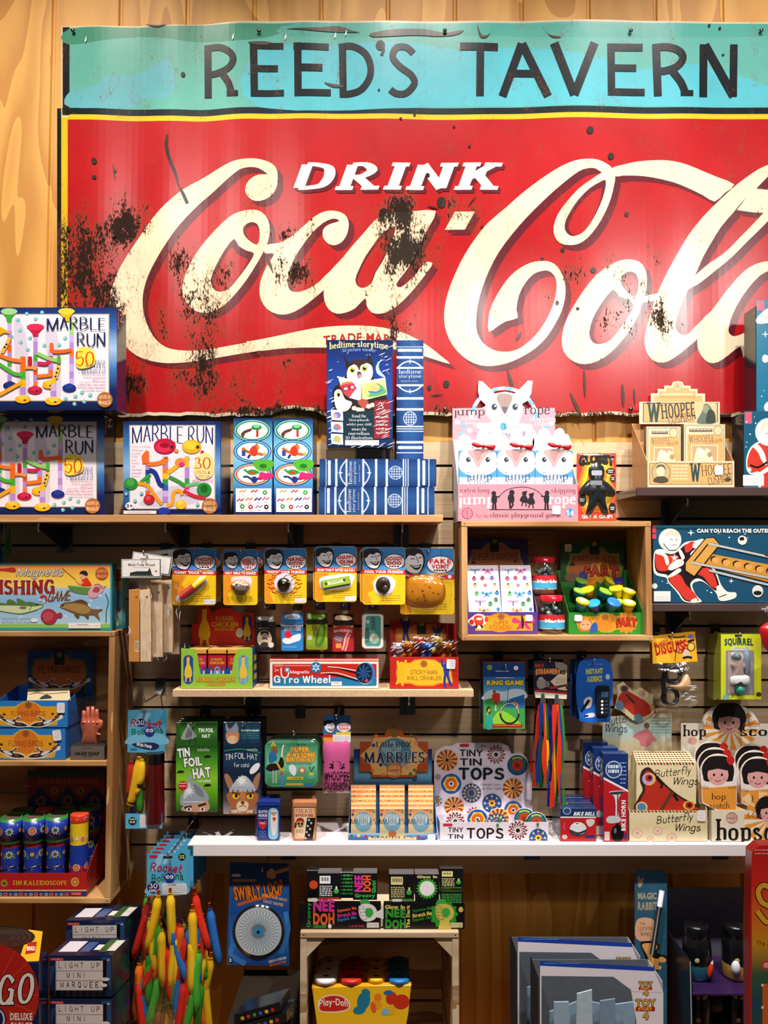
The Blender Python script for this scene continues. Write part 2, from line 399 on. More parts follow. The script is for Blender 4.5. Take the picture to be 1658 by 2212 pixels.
def hook(x,y,d,label,tipup=1,X=None):
    "a wire hook clipped in the slat groove; (x, y) is its tip"
    t=W(x,y,d);zg=t.z+.012;k=round((z0-zg)/pit);zc=z0-pit*k
    if abs(zc-t.z) > .05:zc=t.z+.02
    r=Emp('peg_hook',label,'hook',V((t.x,0,t.z-.01)),'wire hooks on the slat wall')
    A(mat='plastic').brick((t.x-.013,-.006,zc-.028),(t.x+.013,-.0005,zc+.006),'2b3338').build('clip',r,bevel=.001)
    A(mat='metal').tube([(t.x,-.005,t.z),(t.x,-d*.6,t.z-.002),(t.x,-d+.004,t.z-.001),(t.x,-d,t.z+.003),(t.x,-d-.001,t.z+.011*tipup)],.0021,'cfd4d8',6).build('wire',r)
    return r
def tray(root,x0,y0,x1,y1,dF,dB,col,art=None,yb=None,side=None,fx=None,mat='card',name='front_panel'):
    "open display tray: printed front, two cut side walls, floor and back; seen front edge x0..x1, y0..y1 at depth dF"
    n=A(fr(dF),mat);n.box(x0,y0,x1,y1,.0012,col)
    if art:art(n)
    n.build(name,root)
    p,q=W(x0,y1,dF),W(x1,y0,dF);zt_=q.z if yb is None else W(x0,yb,dB).z
    a=A(mat=mat)
    for X in (p.x,q.x-.0012):
        P=[(-dF+.0012,p.z),(-dB,p.z),(-dB,zt_),(-dF+.0012,q.z)]
        a.grid([[V((X+u,y,z)) for y,z in P] for u in (0,.0012)],side or col,closed=True,smooth=False)
        for u in (0,.0012):a.face([V((X+u,y,z)) for y,z in P],side or col)
    a.brick((p.x+.0012,-dF+.0012,p.z),(q.x-.0012,-dB,p.z+.0012),side or col)
    a.brick((p.x+.0012,-dB,p.z+.0012),(q.x-.0012,-dB+.0012,zt_),side or col)
    a.build('tray',root)
def sticker(a,x0,y0,x1,y1,rot=0):
    cx,cy=(x0+x1)/2,(y0+y1)/2;c,s=math.cos(math.radians(rot)),math.sin(math.radians(rot))
    a.p([(cx+(x-cx)*c-(y-cy)*s,cy+(x-cx)*s+(y-cy)*c) for x,y in rr(x0,y0,x1,y1,3)],'f1e9ee')
def panel_of(root):return next((c for c in root.children if c.name.split('.')[0] in ('front_panel','printed_front')),root)
def price(root,pl,x0,y0,x1,y1,rot=0,name='price_sticker'):
    root=panel_of(root);a=A(pl,'card',30);sticker(a,x0,y0,x1,y1,rot);a.lines(x0+4,y0+4,x1-3,y1-3,3,'d4cbd6');a.build(name,root,label='white price sticker')
def warn(root,pl,x0,y0,x1,y1,rnd=2):
    root=panel_of(root);a=A(pl,'card',40);a.r(x0,y0,x1,y1,'f3ece6');a.lines(x0+2,y0+(y1-y0)*.4,x1-2,y1-1,3,'b9b0b4',rnd);a.t('WARNING',x0+(x1-x0)*.25,y0+2,x0+(x1-x0)*.6,y0+2+(y1-y0)*.22,'555');a.build('warning_label',root,label='white warning label')
def bubble(a,cx,cy,rx,ry,w=2,n=22):a.e(cx,cy,rx+w,ry+w,'111',n=n).e(cx,cy,rx,ry,'f2eef2',n=n)
def globe(a,cx,cy,r,bg='a8683a',fg='e8c088'):
    "the maker's ball emblem with words across"
    a.e(cx,cy,r,r,bg,n=20).e(cx,cy,r*.93,r*.93,bg,n=20)
    if r > 9:a.t('HOUSE OF',cx-r*.72,cy-r*.5,cx+r*.72,cy-r*.03,fg,'b',arc=2).t('MARBLES',cx-r*.75,cy+r*.05,cx+r*.75,cy+r*.55,fg,'b',arc=-2)
    else:a.l([(cx-r*.7,cy),(cx+r*.7,cy)],1.2,fg).l([(cx-r*.6,cy-r*.4),(cx+r*.6,cy-r*.4)],.8,fg).l([(cx-r*.6,cy+r*.4),(cx+r*.6,cy+r*.4)],.8,fg).l([(cx,cy-r*.8),(cx,cy+r*.8)],.8,fg)
# ------------------------------------------------------------------ the room: pine wall, slat wall, base platform, floor
xl,xr=-1.55,1.75
zt=W(829,955,0).z;zb=W(829,1886,0).z
gx=[W(102+147.2*k,700,0).x for k in range(-4,16)]
def boards(z0,z1,y0,name):
    a=A(mat='pine')
    xs=[x for x in gx if xl < x < xr];xs=[xl]+xs+[xr]
    for i in range(len(xs)-1):
        g=.0035;x0,x1=xs[i]+g,xs[i+1]-g
        P=[(x0-g*.3,y0+.006),(x0+.003,y0),(x1-.003,y0),(x1+g*.3,y0+.006)]
        a.grid([[V((x,y,z)) for x,y in P] for z in (z0,z1)],'c84',smooth=False)
    a.grid([[V((xl,y0+.006,z)),V((xr,y0+.006,z))] for z in (z0,z1)],'a63');a.use('matte')
    a.brick((xl,y0+.007,z0),(xr,y0+.09,z1),'642');a.structure(name)
boards(zt,3.1,0,'wall_back');boards(0,zb,0,'wall_lower')
a=A(mat='slat');z0=W(829,1006,0).z;pit=(z0 -W(829,1587,0).z)/10
k=0;z=zt
a.use('matte').brick((xl,.008,zb),(xr,.06,zt),'1a120c');a.use('slat')
edges=[z0 -pit*i for i in range(-1,17)]
edges=[zt]+[e for e in edges if zb+.01 < e < zt-.01]+[zb]
for i in range(len(edges)-1):
    h,l=edges[i]-(.0035 if i else 0),edges[i+1]+(.0035 if i < len(edges)-2 else 0)
    a.grid([[V((xl,.008,h)),V((xr,.008,h))],[V((xl,0,h)),V((xr,0,h))],[V((xl,0,l)),V((xr,0,l))],[V((xl,.008,l)),V((xr,.008,l))]],'cb9',smooth=False)
a.structure('wall_slats')
A(mat='matte').brick((xl,-3.4,-.05),(xr,.1,0),'5a4636').structure('floor')
ZD=.16
a=A(mat='crate');a.brick((xl,-.62,ZD-.03),(xr,-.002,ZD),'a75');a.brick((xl,-.60,0),(xr,-.57,ZD-.03),'864');a.structure('trim_1',bevel=.002)
# ------------------------------------------------------------------ the old enamelled sign
def signmat(name,rough,rust=1.0):
    m,nt,b=base(name);L=nt.links.new
    at=N(nt,'ShaderNodeAttribute',attribute_name='Col');tc=N(nt,'ShaderNodeTexCoord')
    tot=None
    BL=[(175,575,75,110,.95),(270,480,48,50,1.1),(205,640,80,90,.9),(320,640,70,90,.40),(290,560,50,80,.3),(345,690,60,90,.55),(415,640,60,120,.55),(430,700,60,90,.75),(385,570,40,70,.6),(470,590,60,60,.4),(430,800,60,90,.7),(255,840,60,70,.8),
          (620,893,170,22,1.1),(840,470,60,40,.8),(865,470,46,60,1.2),(870,545,70,90,.95),(850,620,80,90,.5),(850,690,90,70,.45),(600,560,60,60,.45),(640,585,60,50,.8),(640,500,90,50,.4),(600,440,90,50,.3),(1345,610,60,60,.5),(1325,680,60,80,.42),(1425,680,30,70,.75),(1390,600,50,70,.3),(1240,590,60,50,.35),
          (1230,560,70,90,.34),(1000,890,120,18,.8),(1300,900,200,14,.8),(760,890,120,14,.9),(500,850,100,90,.4),(1000,470,60,50,.5),(980,440,40,30,.5),(250,720,60,90,.45),(560,760,200,60,.25),(640,800,60,70,.4),(1500,900,200,12,.8),(140,620,14,120,.8)]
    for x,y,rx,ry,s_ in BL:
        p=W(x,y,.03);q=W(x+rx,y+ry,.03)
        sb=N(nt,'ShaderNodeVectorMath',operation='SUBTRACT');L(tc.outputs['Object'],sb.inputs[0]);sb.inputs[1].default_value=(p.x,0,p.z)
        dv=N(nt,'ShaderNodeVectorMath',operation='MULTIPLY');L(sb.outputs[0],dv.inputs[0]);dv.inputs[1].default_value=(1/abs(q.x-p.x)/1.5,0,1/abs(q.z-p.z)/1.5)
        ln=N(nt,'ShaderNodeVectorMath',operation='LENGTH');L(dv.outputs[0],ln.inputs[0])
        mr=N(nt,'ShaderNodeMapRange',i1=1,i2=0,i3=0,i4=s_);L(ln.outputs['Value'],mr.inputs[0])
        if tot is None:tot=mr.outputs[0]
        else:
            ad=N(nt,'ShaderNodeMath',operation='MAXIMUM');L(tot,ad.inputs[0]);L(mr.outputs[0],ad.inputs[1]);tot=ad.outputs[0]
    def noise(sc,det,st=(1,1,1),rg=.6):
        mp=N(nt,'ShaderNodeMapping');mp.inputs['Scale'].default_value=st;L(tc.outputs['Object'],mp.inputs[0])
        n=N(nt,'ShaderNodeTexNoise');n.inputs['Scale'].default_value=sc;n.inputs['Detail'].default_value=det;n.inputs['Roughness'].default_value=rg;L(mp.outputs[0],n.inputs['Vector']);return n.outputs['Fac']
    n1=noise(22,10,(1,1,.55),.65);n2=noise(150,4,(1.3,1,.6),.7);n3=noise(5,4,(1,1,.8))
    sm=N(nt,'ShaderNodeMath',operation='MULTIPLY_ADD',i1=2.0);L(n1,sm.inputs[0])
    s2=N(nt,'ShaderNodeMath',operation='MULTIPLY_ADD',i1=1.9);L(n2,s2.inputs[0]);L(tot,s2.inputs[2]);L(s2.outputs[0],sm.inputs[2])
    mk=N(nt,'ShaderNodeMapRange',interpolation_type='SMOOTHSTEP',i1=2.46,i2=2.62,i3=0,i4=.97*rust);L(sm.outputs[0],mk.inputs[0])
    st=N(nt,'ShaderNodeMapRange',interpolation_type='SMOOTHSTEP',i1=2.05,i2=2.7,i3=0,i4=.55*rust);L(sm.outputs[0],st.inputs[0])
    vr=N(nt,'ShaderNodeMapRange',i1=.3,i2=.7,i3=.84,i4=1.08);L(n3,vr.inputs[0])
    sc=N(nt,'ShaderNodeVectorMath',operation='SCALE');L(at.outputs['Color'],sc.inputs[0]);L(vr.outputs[0],sc.inputs['Scale'])
    x1=N(nt,'ShaderNodeMix',data_type='RGBA');L(st.outputs[0],x1.inputs[0]);L(sc.outputs[0],x1.inputs[6]);x1.inputs[7].default_value=hx('7a4526')
    x2=N(nt,'ShaderNodeMix',data_type='RGBA');L(mk.outputs[0],x2.inputs[0]);L(x1.outputs[2],x2.inputs[6]);x2.inputs[7].default_value=hx('1b130d')
    L(x2.outputs[2],b.inputs['Base Color'])
    rg=N(nt,'ShaderNodeMapRange',i1=0,i2=1,i3=rough,i4=.75);L(mk.outputs[0],rg.inputs[0]);L(rg.outputs[0],b.inputs['Roughness'])
    sp_=N(nt,'ShaderNodeMapRange',i1=0,i2=1,i3=.4,i4=.08);L(mk.outputs[0],sp_.inputs[0]);L(sp_.outputs[0],b.inputs['Specular IOR Level'])
    bp=N(nt,'ShaderNodeBump',i0=.12,i1=.004);L(n3,bp.inputs['Height']);L(bp.outputs[0],b.inputs['Normal'])
    MAT[name] =m
signmat('sign',.24)
SD=.03
XS=[124+14*i for i in range(124)]
WAVE=[(120,4),(200,9),(290,0),(365,7),(430,1),(500,8),(580,0),(660,7),(730,3),(830,8),(930,2),(1040,7),(1130,1),(1250,8),(1390,2),(1480,7),(1560,3),(1700,7),(1860,2)]
WY=[(120,0),(290,3),(430,4),(560,-2),(830,-1),(1000,1),(1250,-4),(1450,-1),(1860,1)]
def lerp(T,x):
    for (a,b),(c,d) in zip(T,T[1:]):
        if x <= c:t=max(0,(x-a)/(c-a));t=t*t*(3-2*t);return b+(d-b)*t
    return T[-1][1]
wx=[W(x,700,SD).x for x in XS]
def sdep(X):
    i=max(0,min(len(wx)-2,int((X-wx[0])/(wx[1]-wx[0]))));t=(X-wx[i])/(wx[i+1]-wx[i])
    a,b=lerp(WAVE,XS[i]),lerp(WAVE,XS[i+1]);return SD+.0006*(a+(b-a)*t)
sg=A(fr(SD),'sign')
TOP=[(120,58),(210,58),(400,55),(560,46),(1000,47),(1300,44),(1500,48),(1860,52)]
def band(y0,y1,col,x0=124,x1=1858,f0=None,f1=None):
    xs=[x0]+[x for x in XS if x0 < x < x1]+[x1]
    h=sg.up()
    for q,r_ in zip(xs,xs[1:]):
        P=[(q,(f0 or (lambda x:y0+lerp(WY,x)))(q)),(r_,(f0 or (lambda x:y0+lerp(WY,x)))(r_)),(r_,(f1 or (lambda x:y1+lerp(WY,x)))(r_)),(q,(f1 or (lambda x:y1+lerp(WY,x)))(q))]
        sg.face([sg.pl.at(x,y,h) for x,y in P],col)
tp=lambda x:lerp(TOP,x)
RED='ab151a';CRM='ead4b2';MAR='5e1622'
rag=random.Random(5);RAG=[(120+18*i,898+rag.uniform(-2,4)+(-14 if 590 < 120+18*i < 680 else 0)) for i in range(98)]
bt=lambda x:lerp(RAG,x)
band(0,0,'cfc3a2',133,1858,tp,bt)
band(0,0,RED,147,1858,lambda x:250,lambda x:bt(x)-7)
band(0,0,'e0b41e',133,147,lambda x:255,lambda x:bt(x)-4)
band(0,0,'0c1418',124,133,lambda x:235,bt)
band(247,259,'e8b81e',147);band(234,248,'0a1a20',135)
band(0,0,'5fa99c',150,1858,lambda x:tp(x)+4,lambda x:234+lerp(WY,x));band(0,0,'0c1418',136,151,lambda x:tp(x)+2,lambda x:250)
for P,c in (([(151,200),(200,190),(240,165),(300,160),(350,130),(372,140),(374,205),(300,215),(290,232),(151,233)],'61a9b4'),([(555,110),(700,100),(860,92),(990,108),(1150,105),(1300,125),(1380,150),(1500,140),(1657,190),(1657,231),(1300,228),(1000,231),(560,232)],'55b2bd'),
             ([(151,64),(300,60),(560,52),(640,56),(560,84),(430,92),(300,80),(151,98)],'3f8a72'),([(640,53),(1000,54),(1400,52),(1700,56),(1700,78),(1300,82),(1000,78),(640,80)],'4fa394')):
    sg.sp(P,c)
zm=lambda ox,oy,s_,P:[(ox+q[0]/s_,oy+q[1]/s_)+tuple(w/s_ for w in q[2:]) for q in P]
Z1=lambda P:zm(230,320,3.948,P);Z2=lambda P:zm(550,330,3.684,P);Z3=lambda P:zm(940,330,3.948,P);Z4=lambda P:zm(1300,330,4.609,P);Z5=lambda P:zm(1080,540,2.869,P);Z6=lambda P:zm(540,540,2.961,P)
L=[]
L.append(('l',Z1([(1440,280,40),(1400,185,92),(1290,132,76),(1160,138,78),(1050,188,105),(860,325,150),(705,435,185),(515,625,215),(340,875,228),(225,1085,250),(170,1290,278),(200,1490,270),(300,1660,235),(460,1757,150),(640,1780,105),(900,1755,85),(1200,1705,85),(1450,1655,90),(1658,1622,92)])))
L.append(('p',Z1([(1330,225),(1420,230),(1457,280),(1440,360),(1385,420),(1310,452),(1240,445),(1195,400),(1183,350),(1210,285),(1270,238)])))
L.append(('p',Z6([(0,585),(200,545),(400,505),(550,488),(700,486),(850,500),(1000,540),(1130,610),(1220,680),(1278,730),(1200,708),(1110,680),(1000,650),(850,632),(600,628),(400,626),(200,632),(-20,650),(-20,590)])))
oO=Z1([(1240,528),(1320,545),(1375,610),(1392,700),(1375,800),(1330,900),(1280,990),(1200,1120),(1100,1250),(1010,1340),(930,1390),(850,1408),(760,1390),(690,1330),(655,1260),(650,1180),(675,1080),(740,940),(830,810),(930,700),(1040,600),(1130,550)])
oC=Z1([(1090,780),(1130,840),(1200,880),(1258,900),(1220,980),(1150,1080),(1070,1180),(1010,1222),(950,1225),(905,1190),(890,1130),(910,1060),(960,960),(1020,860)])
oS=Z1([(1230,635),(1280,645),(1303,690),(1305,760),(1285,825),(1230,800),(1185,760),(1165,710),(1180,665)])
L.append(('p',oO))
L.append(('p',Z2([(80,735),(190,720),(290,670),(400,580),(480,510),(560,470),(640,465),(710,490),(745,545),(745,610),(725,670),(690,715),(640,738),(590,730),(550,690),(540,640),(555,600),(600,570),(650,555),(672,545),(650,530),(610,530),(540,565),(460,640),(390,730),(330,820),(285,920),(262,1010),(270,1080),(310,1110),(370,1108),(440,1080),(520,1025),(600,945),(640,990),(560,1085),(470,1165),(370,1240),(270,1285),(180,1285),(100,1245),(50,1170),(38,1080),(60,980),(110,880),(150,820),(140,800),(80,800)])))
aO=Z2([(600,945),(680,860),(780,740),(870,640),(950,550),(1030,495),(1100,475),(1180,480),(1270,468),(1440,465),(1380,600),(1290,780),(1220,920),(1150,1010),(1125,1060),(1160,1075),(1220,1030),(1290,960),(1345,878),(1412,878),(1380,940),(1280,1070),(1180,1180),(1080,1260),(1000,1285),(930,1275),(890,1220),(880,1160),(800,1240),(720,1275),(650,1282),(590,1250),(555,1180),(550,1090),(570,1020)])
aC=Z2([(1120,590),(1090,700),(1050,800),(1010,880),(960,960),(930,1040),(870,1078),(820,1065),(800,1010),(830,930),(880,830),(950,730),(1020,640)])
L.append(('p',aO))
L.append(('q',Z3([(165,507),(335,507),(250,660),(80,660)])))
L.append(('p',Z3([(1290,58),(1180,75),(1050,130),(900,225),(740,345),(600,470),(450,600),(350,720),(250,870),(170,1030),(105,1200),(75,1350),(80,1480),(120,1600),(190,1700),(280,1775),(380,1815),(480,1822),(600,1800),(720,1750),(850,1670),(950,1570),(1020,1460),(1070,1360),(1100,1250),(1105,1150),(1085,1060),(1040,980),(980,935),(900,925),(810,940),(720,985),(640,1050),(570,1140),(510,1240),(470,1330),(450,1420),(452,1530),(520,1490),(600,1440),(700,1410),(690,1340),(710,1220),(760,1120),(830,1040),(900,1012),(960,1010),(1010,1050),(1030,1120),(1020,1230),(985,1340),(930,1450),(850,1560),(760,1640),(680,1685),(580,1700),(480,1680),(400,1620),(355,1540),(345,1440),(360,1300),(400,1150),(460,1000),(540,850),(650,700),(770,560),(900,430),(1020,320),(1130,230),(1220,165),(1290,140),(1360,140),(1440,185),(1510,150),(1460,100),(1380,65)])))
lO=Z3([(1430,165),(1330,230),(1220,310),(1120,420),(1040,530),(1005,640),(1015,720),(1060,775),(1130,793),(1210,785),(1290,735),(1370,640),(1440,520),(1490,400),(1520,280),(1530,200),(1500,140)])
lC=Z3([(1448,240),(1440,330),(1400,450),(1340,570),(1270,670),(1200,712),(1140,710),(1100,660),(1105,590),(1150,500),(1220,400),(1310,310),(1400,255)])
L.append(('p',lO))
L.append(('p',Z4([(80,165),(200,125),(350,90),(550,78),(700,90),(850,130),(1000,190),(1150,250),(1310,320),(1215,405),(1115,490),(1000,430),(850,360),(700,300),(500,250),(350,232),(200,232),(130,240)])))
o2=Z5([(800,60),(860,75),(895,120),(908,190),(895,280),(860,390),(800,500),(720,600),(640,670),(560,705),(490,708),(430,680),(390,630),(378,560),(395,470),(440,370),(510,260),(590,160),(680,95),(740,68)])
o2C=Z5([(695,248),(735,290),(790,310),(825,345),(800,400),(740,490),(680,560),(620,585),(570,575),(548,520),(570,430),(620,340)])
o2S=Z5([(800,135),(840,150),(853,200),(850,250),(830,290),(790,265),(755,225),(745,190),(765,150)])
L.append(('p',o2));L.append(('q',Z5([(880,290),(975,270),(955,318),(870,330)])))
L.append(('q',Z4([(1500,360),(1750,390),(1750,610),(1500,600),(1335,575)])))
L.append(('p',Z4([(1720,95),(1650,125),(1550,170),(1430,250),(1300,350),(1150,490),(1000,640),(850,830),(750,1000),(650,1180),(560,1370),(490,1560),(440,1740),(418,1860),(430,1960),(480,2050),(560,2090),(650,2080),(760,2010),(870,1920),(960,1830),(960,1700),(870,1790),(810,1820),(760,1800),(725,1740),(740,1640),(790,1490),(850,1370),(960,1130),(1000,1040),(1080,900),(1180,740),(1300,600),(1400,480),(1520,370),(1650,235),(1720,180)])))
L.append(('l',Z4([(830,1330,80),(940,1265,88),(1080,1150,95),(1250,1020,80),(1420,850,80),(1540,730,85),(1700,560,90)])))
L.append(('p',Z4([(1720,1080),(1650,1085),(1560,1100),(1450,1150),(1330,1260),(1200,1420),(1080,1580),(960,1700),(940,1900),(960,1990),(1010,2060),(1070,2095),(1150,2085),(1250,2020),(1370,1930),(1400,2040),(1500,2080),(1600,1900),(1500,1770),(1380,1810),(1310,1830),(1260,1800),(1255,1740),(1290,1620),(1360,1480),(1450,1350),(1560,1230),(1650,1180),(1720,1150)])))
def letter(kind,P,dx,dy,c):
    P=[(q[0]+dx,q[1]+dy)+tuple(q[2:]) for q in P]
    if kind == 'l':sg.l(P,None,c,5)
    elif kind == 'q':sg.p(P,c)
    else:sg.p(cat(P,2,True),c)
for k_,P in L:letter(k_,P,12,12,MAR);letter(k_,P,6,6,MAR)
for n_,(k_,P) in enumerate(L):
    if n_ == 14:letter(k_,P,6,6,MAR)
    letter(k_,P,0,0,CRM)
for P in (oC,oS,aC,lC,o2C,o2S):
    c=max(P,key=lambda q:q[0]*.6+q[1]);sg.p(cat(P,2,True),MAR);sg.p(cat([(c[0]+(x-c[0])*.80,c[1]+(y-c[1])*.84) for x,y in P],2,True),RED)
sg.t('DRINK',649,359,1090,419,MAR,'D',sh=22);sg.t('DRINK',646,356,1087,416,MAR,'D',sh=22);sg.t('DRINK',643,352,1084,412,'f3e6d8','D',sh=22)
sg.t('TRADE MARK',698,727,862,746,'a8221f','b',arc=7)
def reed(P,w,o_=(430,60,2.909),sm=0):sg.l(zm(*o_,P),w/o_[2],'0b1216',sm)
for P,w,s_ in (([(55,113),(58,445)],45,0),([(40,135),(130,128),(200,165),(214,215),(180,262),(110,292),(70,297)],42,4),([(140,285),(185,350),(205,418)],44,3),([(175,418),(246,416)],36,0),([(342,95),(348,432)],46,0),([(320,115),(530,118)],40,0),([(365,258),(495,258)],42,0),([(326,415),(533,412)],40,0),
                 ([(620,98),(622,432)],46,0),([(593,120),(815,126)],42,0),([(640,254),(775,256)],46,0),([(602,412),(828,412)],43,0),([(900,105),(905,440)],45,0),([(878,127),(960,120),(1040,165),(1075,240),(1070,320),(1020,392),(950,418),(885,420)],42,4),([(1345,165),(1300,128),(1240,132),(1215,190),(1260,250),(1330,300),(1352,355),(1300,415),(1240,420),(1200,395)],42,4),([(1155,120),(1158,150),(1145,182)],18,0)):reed(P,w,sm=s_)
sg.e(430+1138/2.909,60+118/2.909,10,11,'0b1216');sg.e(818,197,2.5,3,'0b1216')
for P,w,s_ in (([(-18,106),(188,110)],42,0),([(92,125),(90,376)],42,0),([(318,88),(213,376)],44,0),([(320,88),(460,376)],44,0),([(265,250),(390,252)],40,0),([(493,88),(602,370)],46,0),([(712,88),(602,370)],46,0),([(802,90),(805,370)],40,0),([(783,110),(975,110)],40,0),([(820,222),(940,222)],38,0),([(785,352),(986,354)],38,0),([(1047,92),(1057,375)],42,0),([(1030,112),(1110,110),(1172,132),(1192,172),(1160,216),(1100,238),(1070,240)],40,4),([(1130,236),(1180,300),(1205,360)],40,3),([(1180,360),(1248,360)],30,0),([(1305,95),(1303,380)],42,0),([(1312,96),(1468,376)],46,0),([(1470,95),(1466,378)],40,0)):reed(P,w,(1000,60,2.52),s_)
# old scars: scratches, chips and screw holes
for P in ([(362,292),(360,318),(369,350),(380,377),(386,402)],[(388,404),(397,422),(405,440)]):sg.l([(x,y,w) for (x,y),w in zip(P,(4,7,7,6,3))],None,'2a231d',4)
for P in ([(800,75),(850,66),(915,64),(960,72),(1000,67),(985,77),(950,80),(900,78),(830,82),(805,82)],[(618,63),(680,62),(730,58),(760,68),(775,72),(700,70),(650,66)],[(536,93),(560,90),(585,92),(575,98),(550,97)],[(312,53),(340,56),(362,54),(340,60)],[(700,180),(715,182),(745,188),(720,190)],[(1030,55),(1040,78),(1055,76),(1064,60),(1052,82),(1036,82)],[(1170,58),(1185,76),(1212,82),(1190,82)]):sg.sp(P,'4c443a')
R=random.Random(11)
for x,y,r_ in ((1273,283,8),(1318,339,7),(953,438,10),(1352,464,5),(1214,541,5),(1353,655,9),(1280,585,7),(923,380,5),(396,163,5),(205,350,6),(205,385,5),(249,370,4),(1246,668,4),(1202,655,4),(1170,560,3),(1560,120,3),(1530,57,3),(1553,63,3),(963,830,7),(927,838,5),(865,258,3),(895,250,3),(1013,318,3),(980,275,3),(1474,700,4),(1040,492,3),(300,480,4),(190,500,6),(248,510,5),(150,495,5)):sg.e(x,y,r_,r_*R.uniform(.8,1.3),'2a2420',n=9)
for x0,y0,x1,y1,w in ((930,855,955,853,4),(1095,800,1110,850,8),(1260,800,1262,860,6),(1343,830,1345,880,7),(1368,840,1370,875,4),(1230,850,1258,910,8),(1115,735,1125,718,7),(575,550,590,590,6),(245,355,249,390,3),(1010,447,1028,425,3),(922,446,950,452,4),(840,770,842,810,4)):sg.l([(x0,y0,w*.3),((x0+x1)/2,(y0+y1)/2,w),(x1,y1,w*.2)],None,'3a2a20',3)
for x,y in ((188,90),(725,80),(748,75),(505,84),(618,83)):sg.l([(x,y-8,1),(x-1,y,3.5),(x-3,y+5,1)],None,'e8f0ea')
def sign_build():
    me=bpy.data.meshes.new('sheet');me.from_pydata(sg.v,[],sg.f)
    ca=me.color_attributes.new('Col','FLOAT_COLOR','CORNER');ca.data.foreach_set('color',[x for f in sg.c for c in f for x in c])
    bm=bmesh.new();bm.from_mesh(me)
    for x in wx[1:-1]:bmesh.ops.bisect_plane(bm,geom=bm.verts[:]+bm.edges[:]+bm.faces[:],plane_co=(x,0,0),plane_no=(1,0,0),dist=1e-7)
    for v in bm.verts:v.co.y=v.co.y +SD -sdep(v.co.x)
    bm.to_mesh(me);bm.free();me.materials.append(MAT['sign'])
    root=Emp('metal_sign','huge rusty red and teal soft drink sign with cream script, on pine wall','sign',V((W(900,900,0).x,-.02,W(900,900,0).z)))
    o=bpy.data.objects.new('painted_sheet',me);COL.objects.link(o);o.parent=root;o.location=-LOC[root]
    a=A(mat='metal');G=[]
    for x in XS:
        X=W(x,700,SD).x;G.append([V((X,-sdep(X)+.0005,W(x,tp(x),SD).z)),V((X,-sdep(X)+.003,W(x,tp(x),SD).z)),V((X,-sdep(X)+.003,W(x,bt(x),SD).z)),V((X,-sdep(X)+.0005,W(x,bt(x),SD).z))])
    a.grid(G,'b9ac98');a.build('sheet_edge',root)
    for x in (160,560,960,1360,1640):
        for y in (70,885):
            q=W(x,y,SD);A(mat='metal').lathe(V((q.x,-sdep(q.x)-.0066,q.z)),[(.0055,0),(.0055,.0015),(.003,.003),(0,.0034)],'6a6258',10,V((0,-1,0))).build('nail',root)
sign_build()
# ------------------------------------------------------------------ shelves, brackets, crates
shelf('top',-60,957,1112,1128,.20,'shelfwood','long pale wooden shelf holding the boxed marble games and storybooks',X0=xl+.02)
for x,t_ in ((135,'under the long pale wooden shelf, above the fishing game'),(390,'under the long pale shelf, above the whistle bags'),(637,'under the long pale shelf, above the shock joke card'),(866,'under the long pale shelf, near its open end')):
    bracket(x,ZS['top']-W(0,1112,.2).z+W(0,1128,.2).z,.18,'metal shelf bracket '+t_)
shelf('dark',1374,1700,1052,1071,.19,'plastic','dark brown shelf end holding the cushion display and spaceman boxes','4a3636',X1=xr-.05,rnd=.006)
bracket(1448,W(0,1071,.19).z,.15,'black metal bracket under the dark brown upper shelf')
shelf('dark2',1392,1700,1304,1321,.16,'plastic','dark brown shelf under the space reaching game','4a3a38',X1=xr-.05,rnd=.006)
bracket(1458,W(0,1321,.16).z,.13,'black metal bracket under the shelf with the space game')
shelf('mid',372,1023,1490,1506,.17,'board','short chipboard-edged shelf holding chicken bandages and crawler tray','d9b690')
for x,t_ in ((545,'below the chicken bandage display'),(880,'below the crawler tray')):bracket(x,W(0,1506,.17).z,.15,'metal bracket under the chipboard shelf, '+t_)
shelf('white',404,1700,1824,1850,.19,'gloss','long white lacquered shelf holding tins, marbles, tops and horns','f3eaec',X1=xr-.05,rnd=.005)
for x,t_ in ((620,'behind the loop toy'),(1150,'above the wooden panelling'),(1560,'beside the red packet')):bracket(x,W(0,1850,.19).z,.14,'dark bracket under the white shelf, '+t_)
def plank(a,p,q,col='c95'):a.brick(p,q,col)
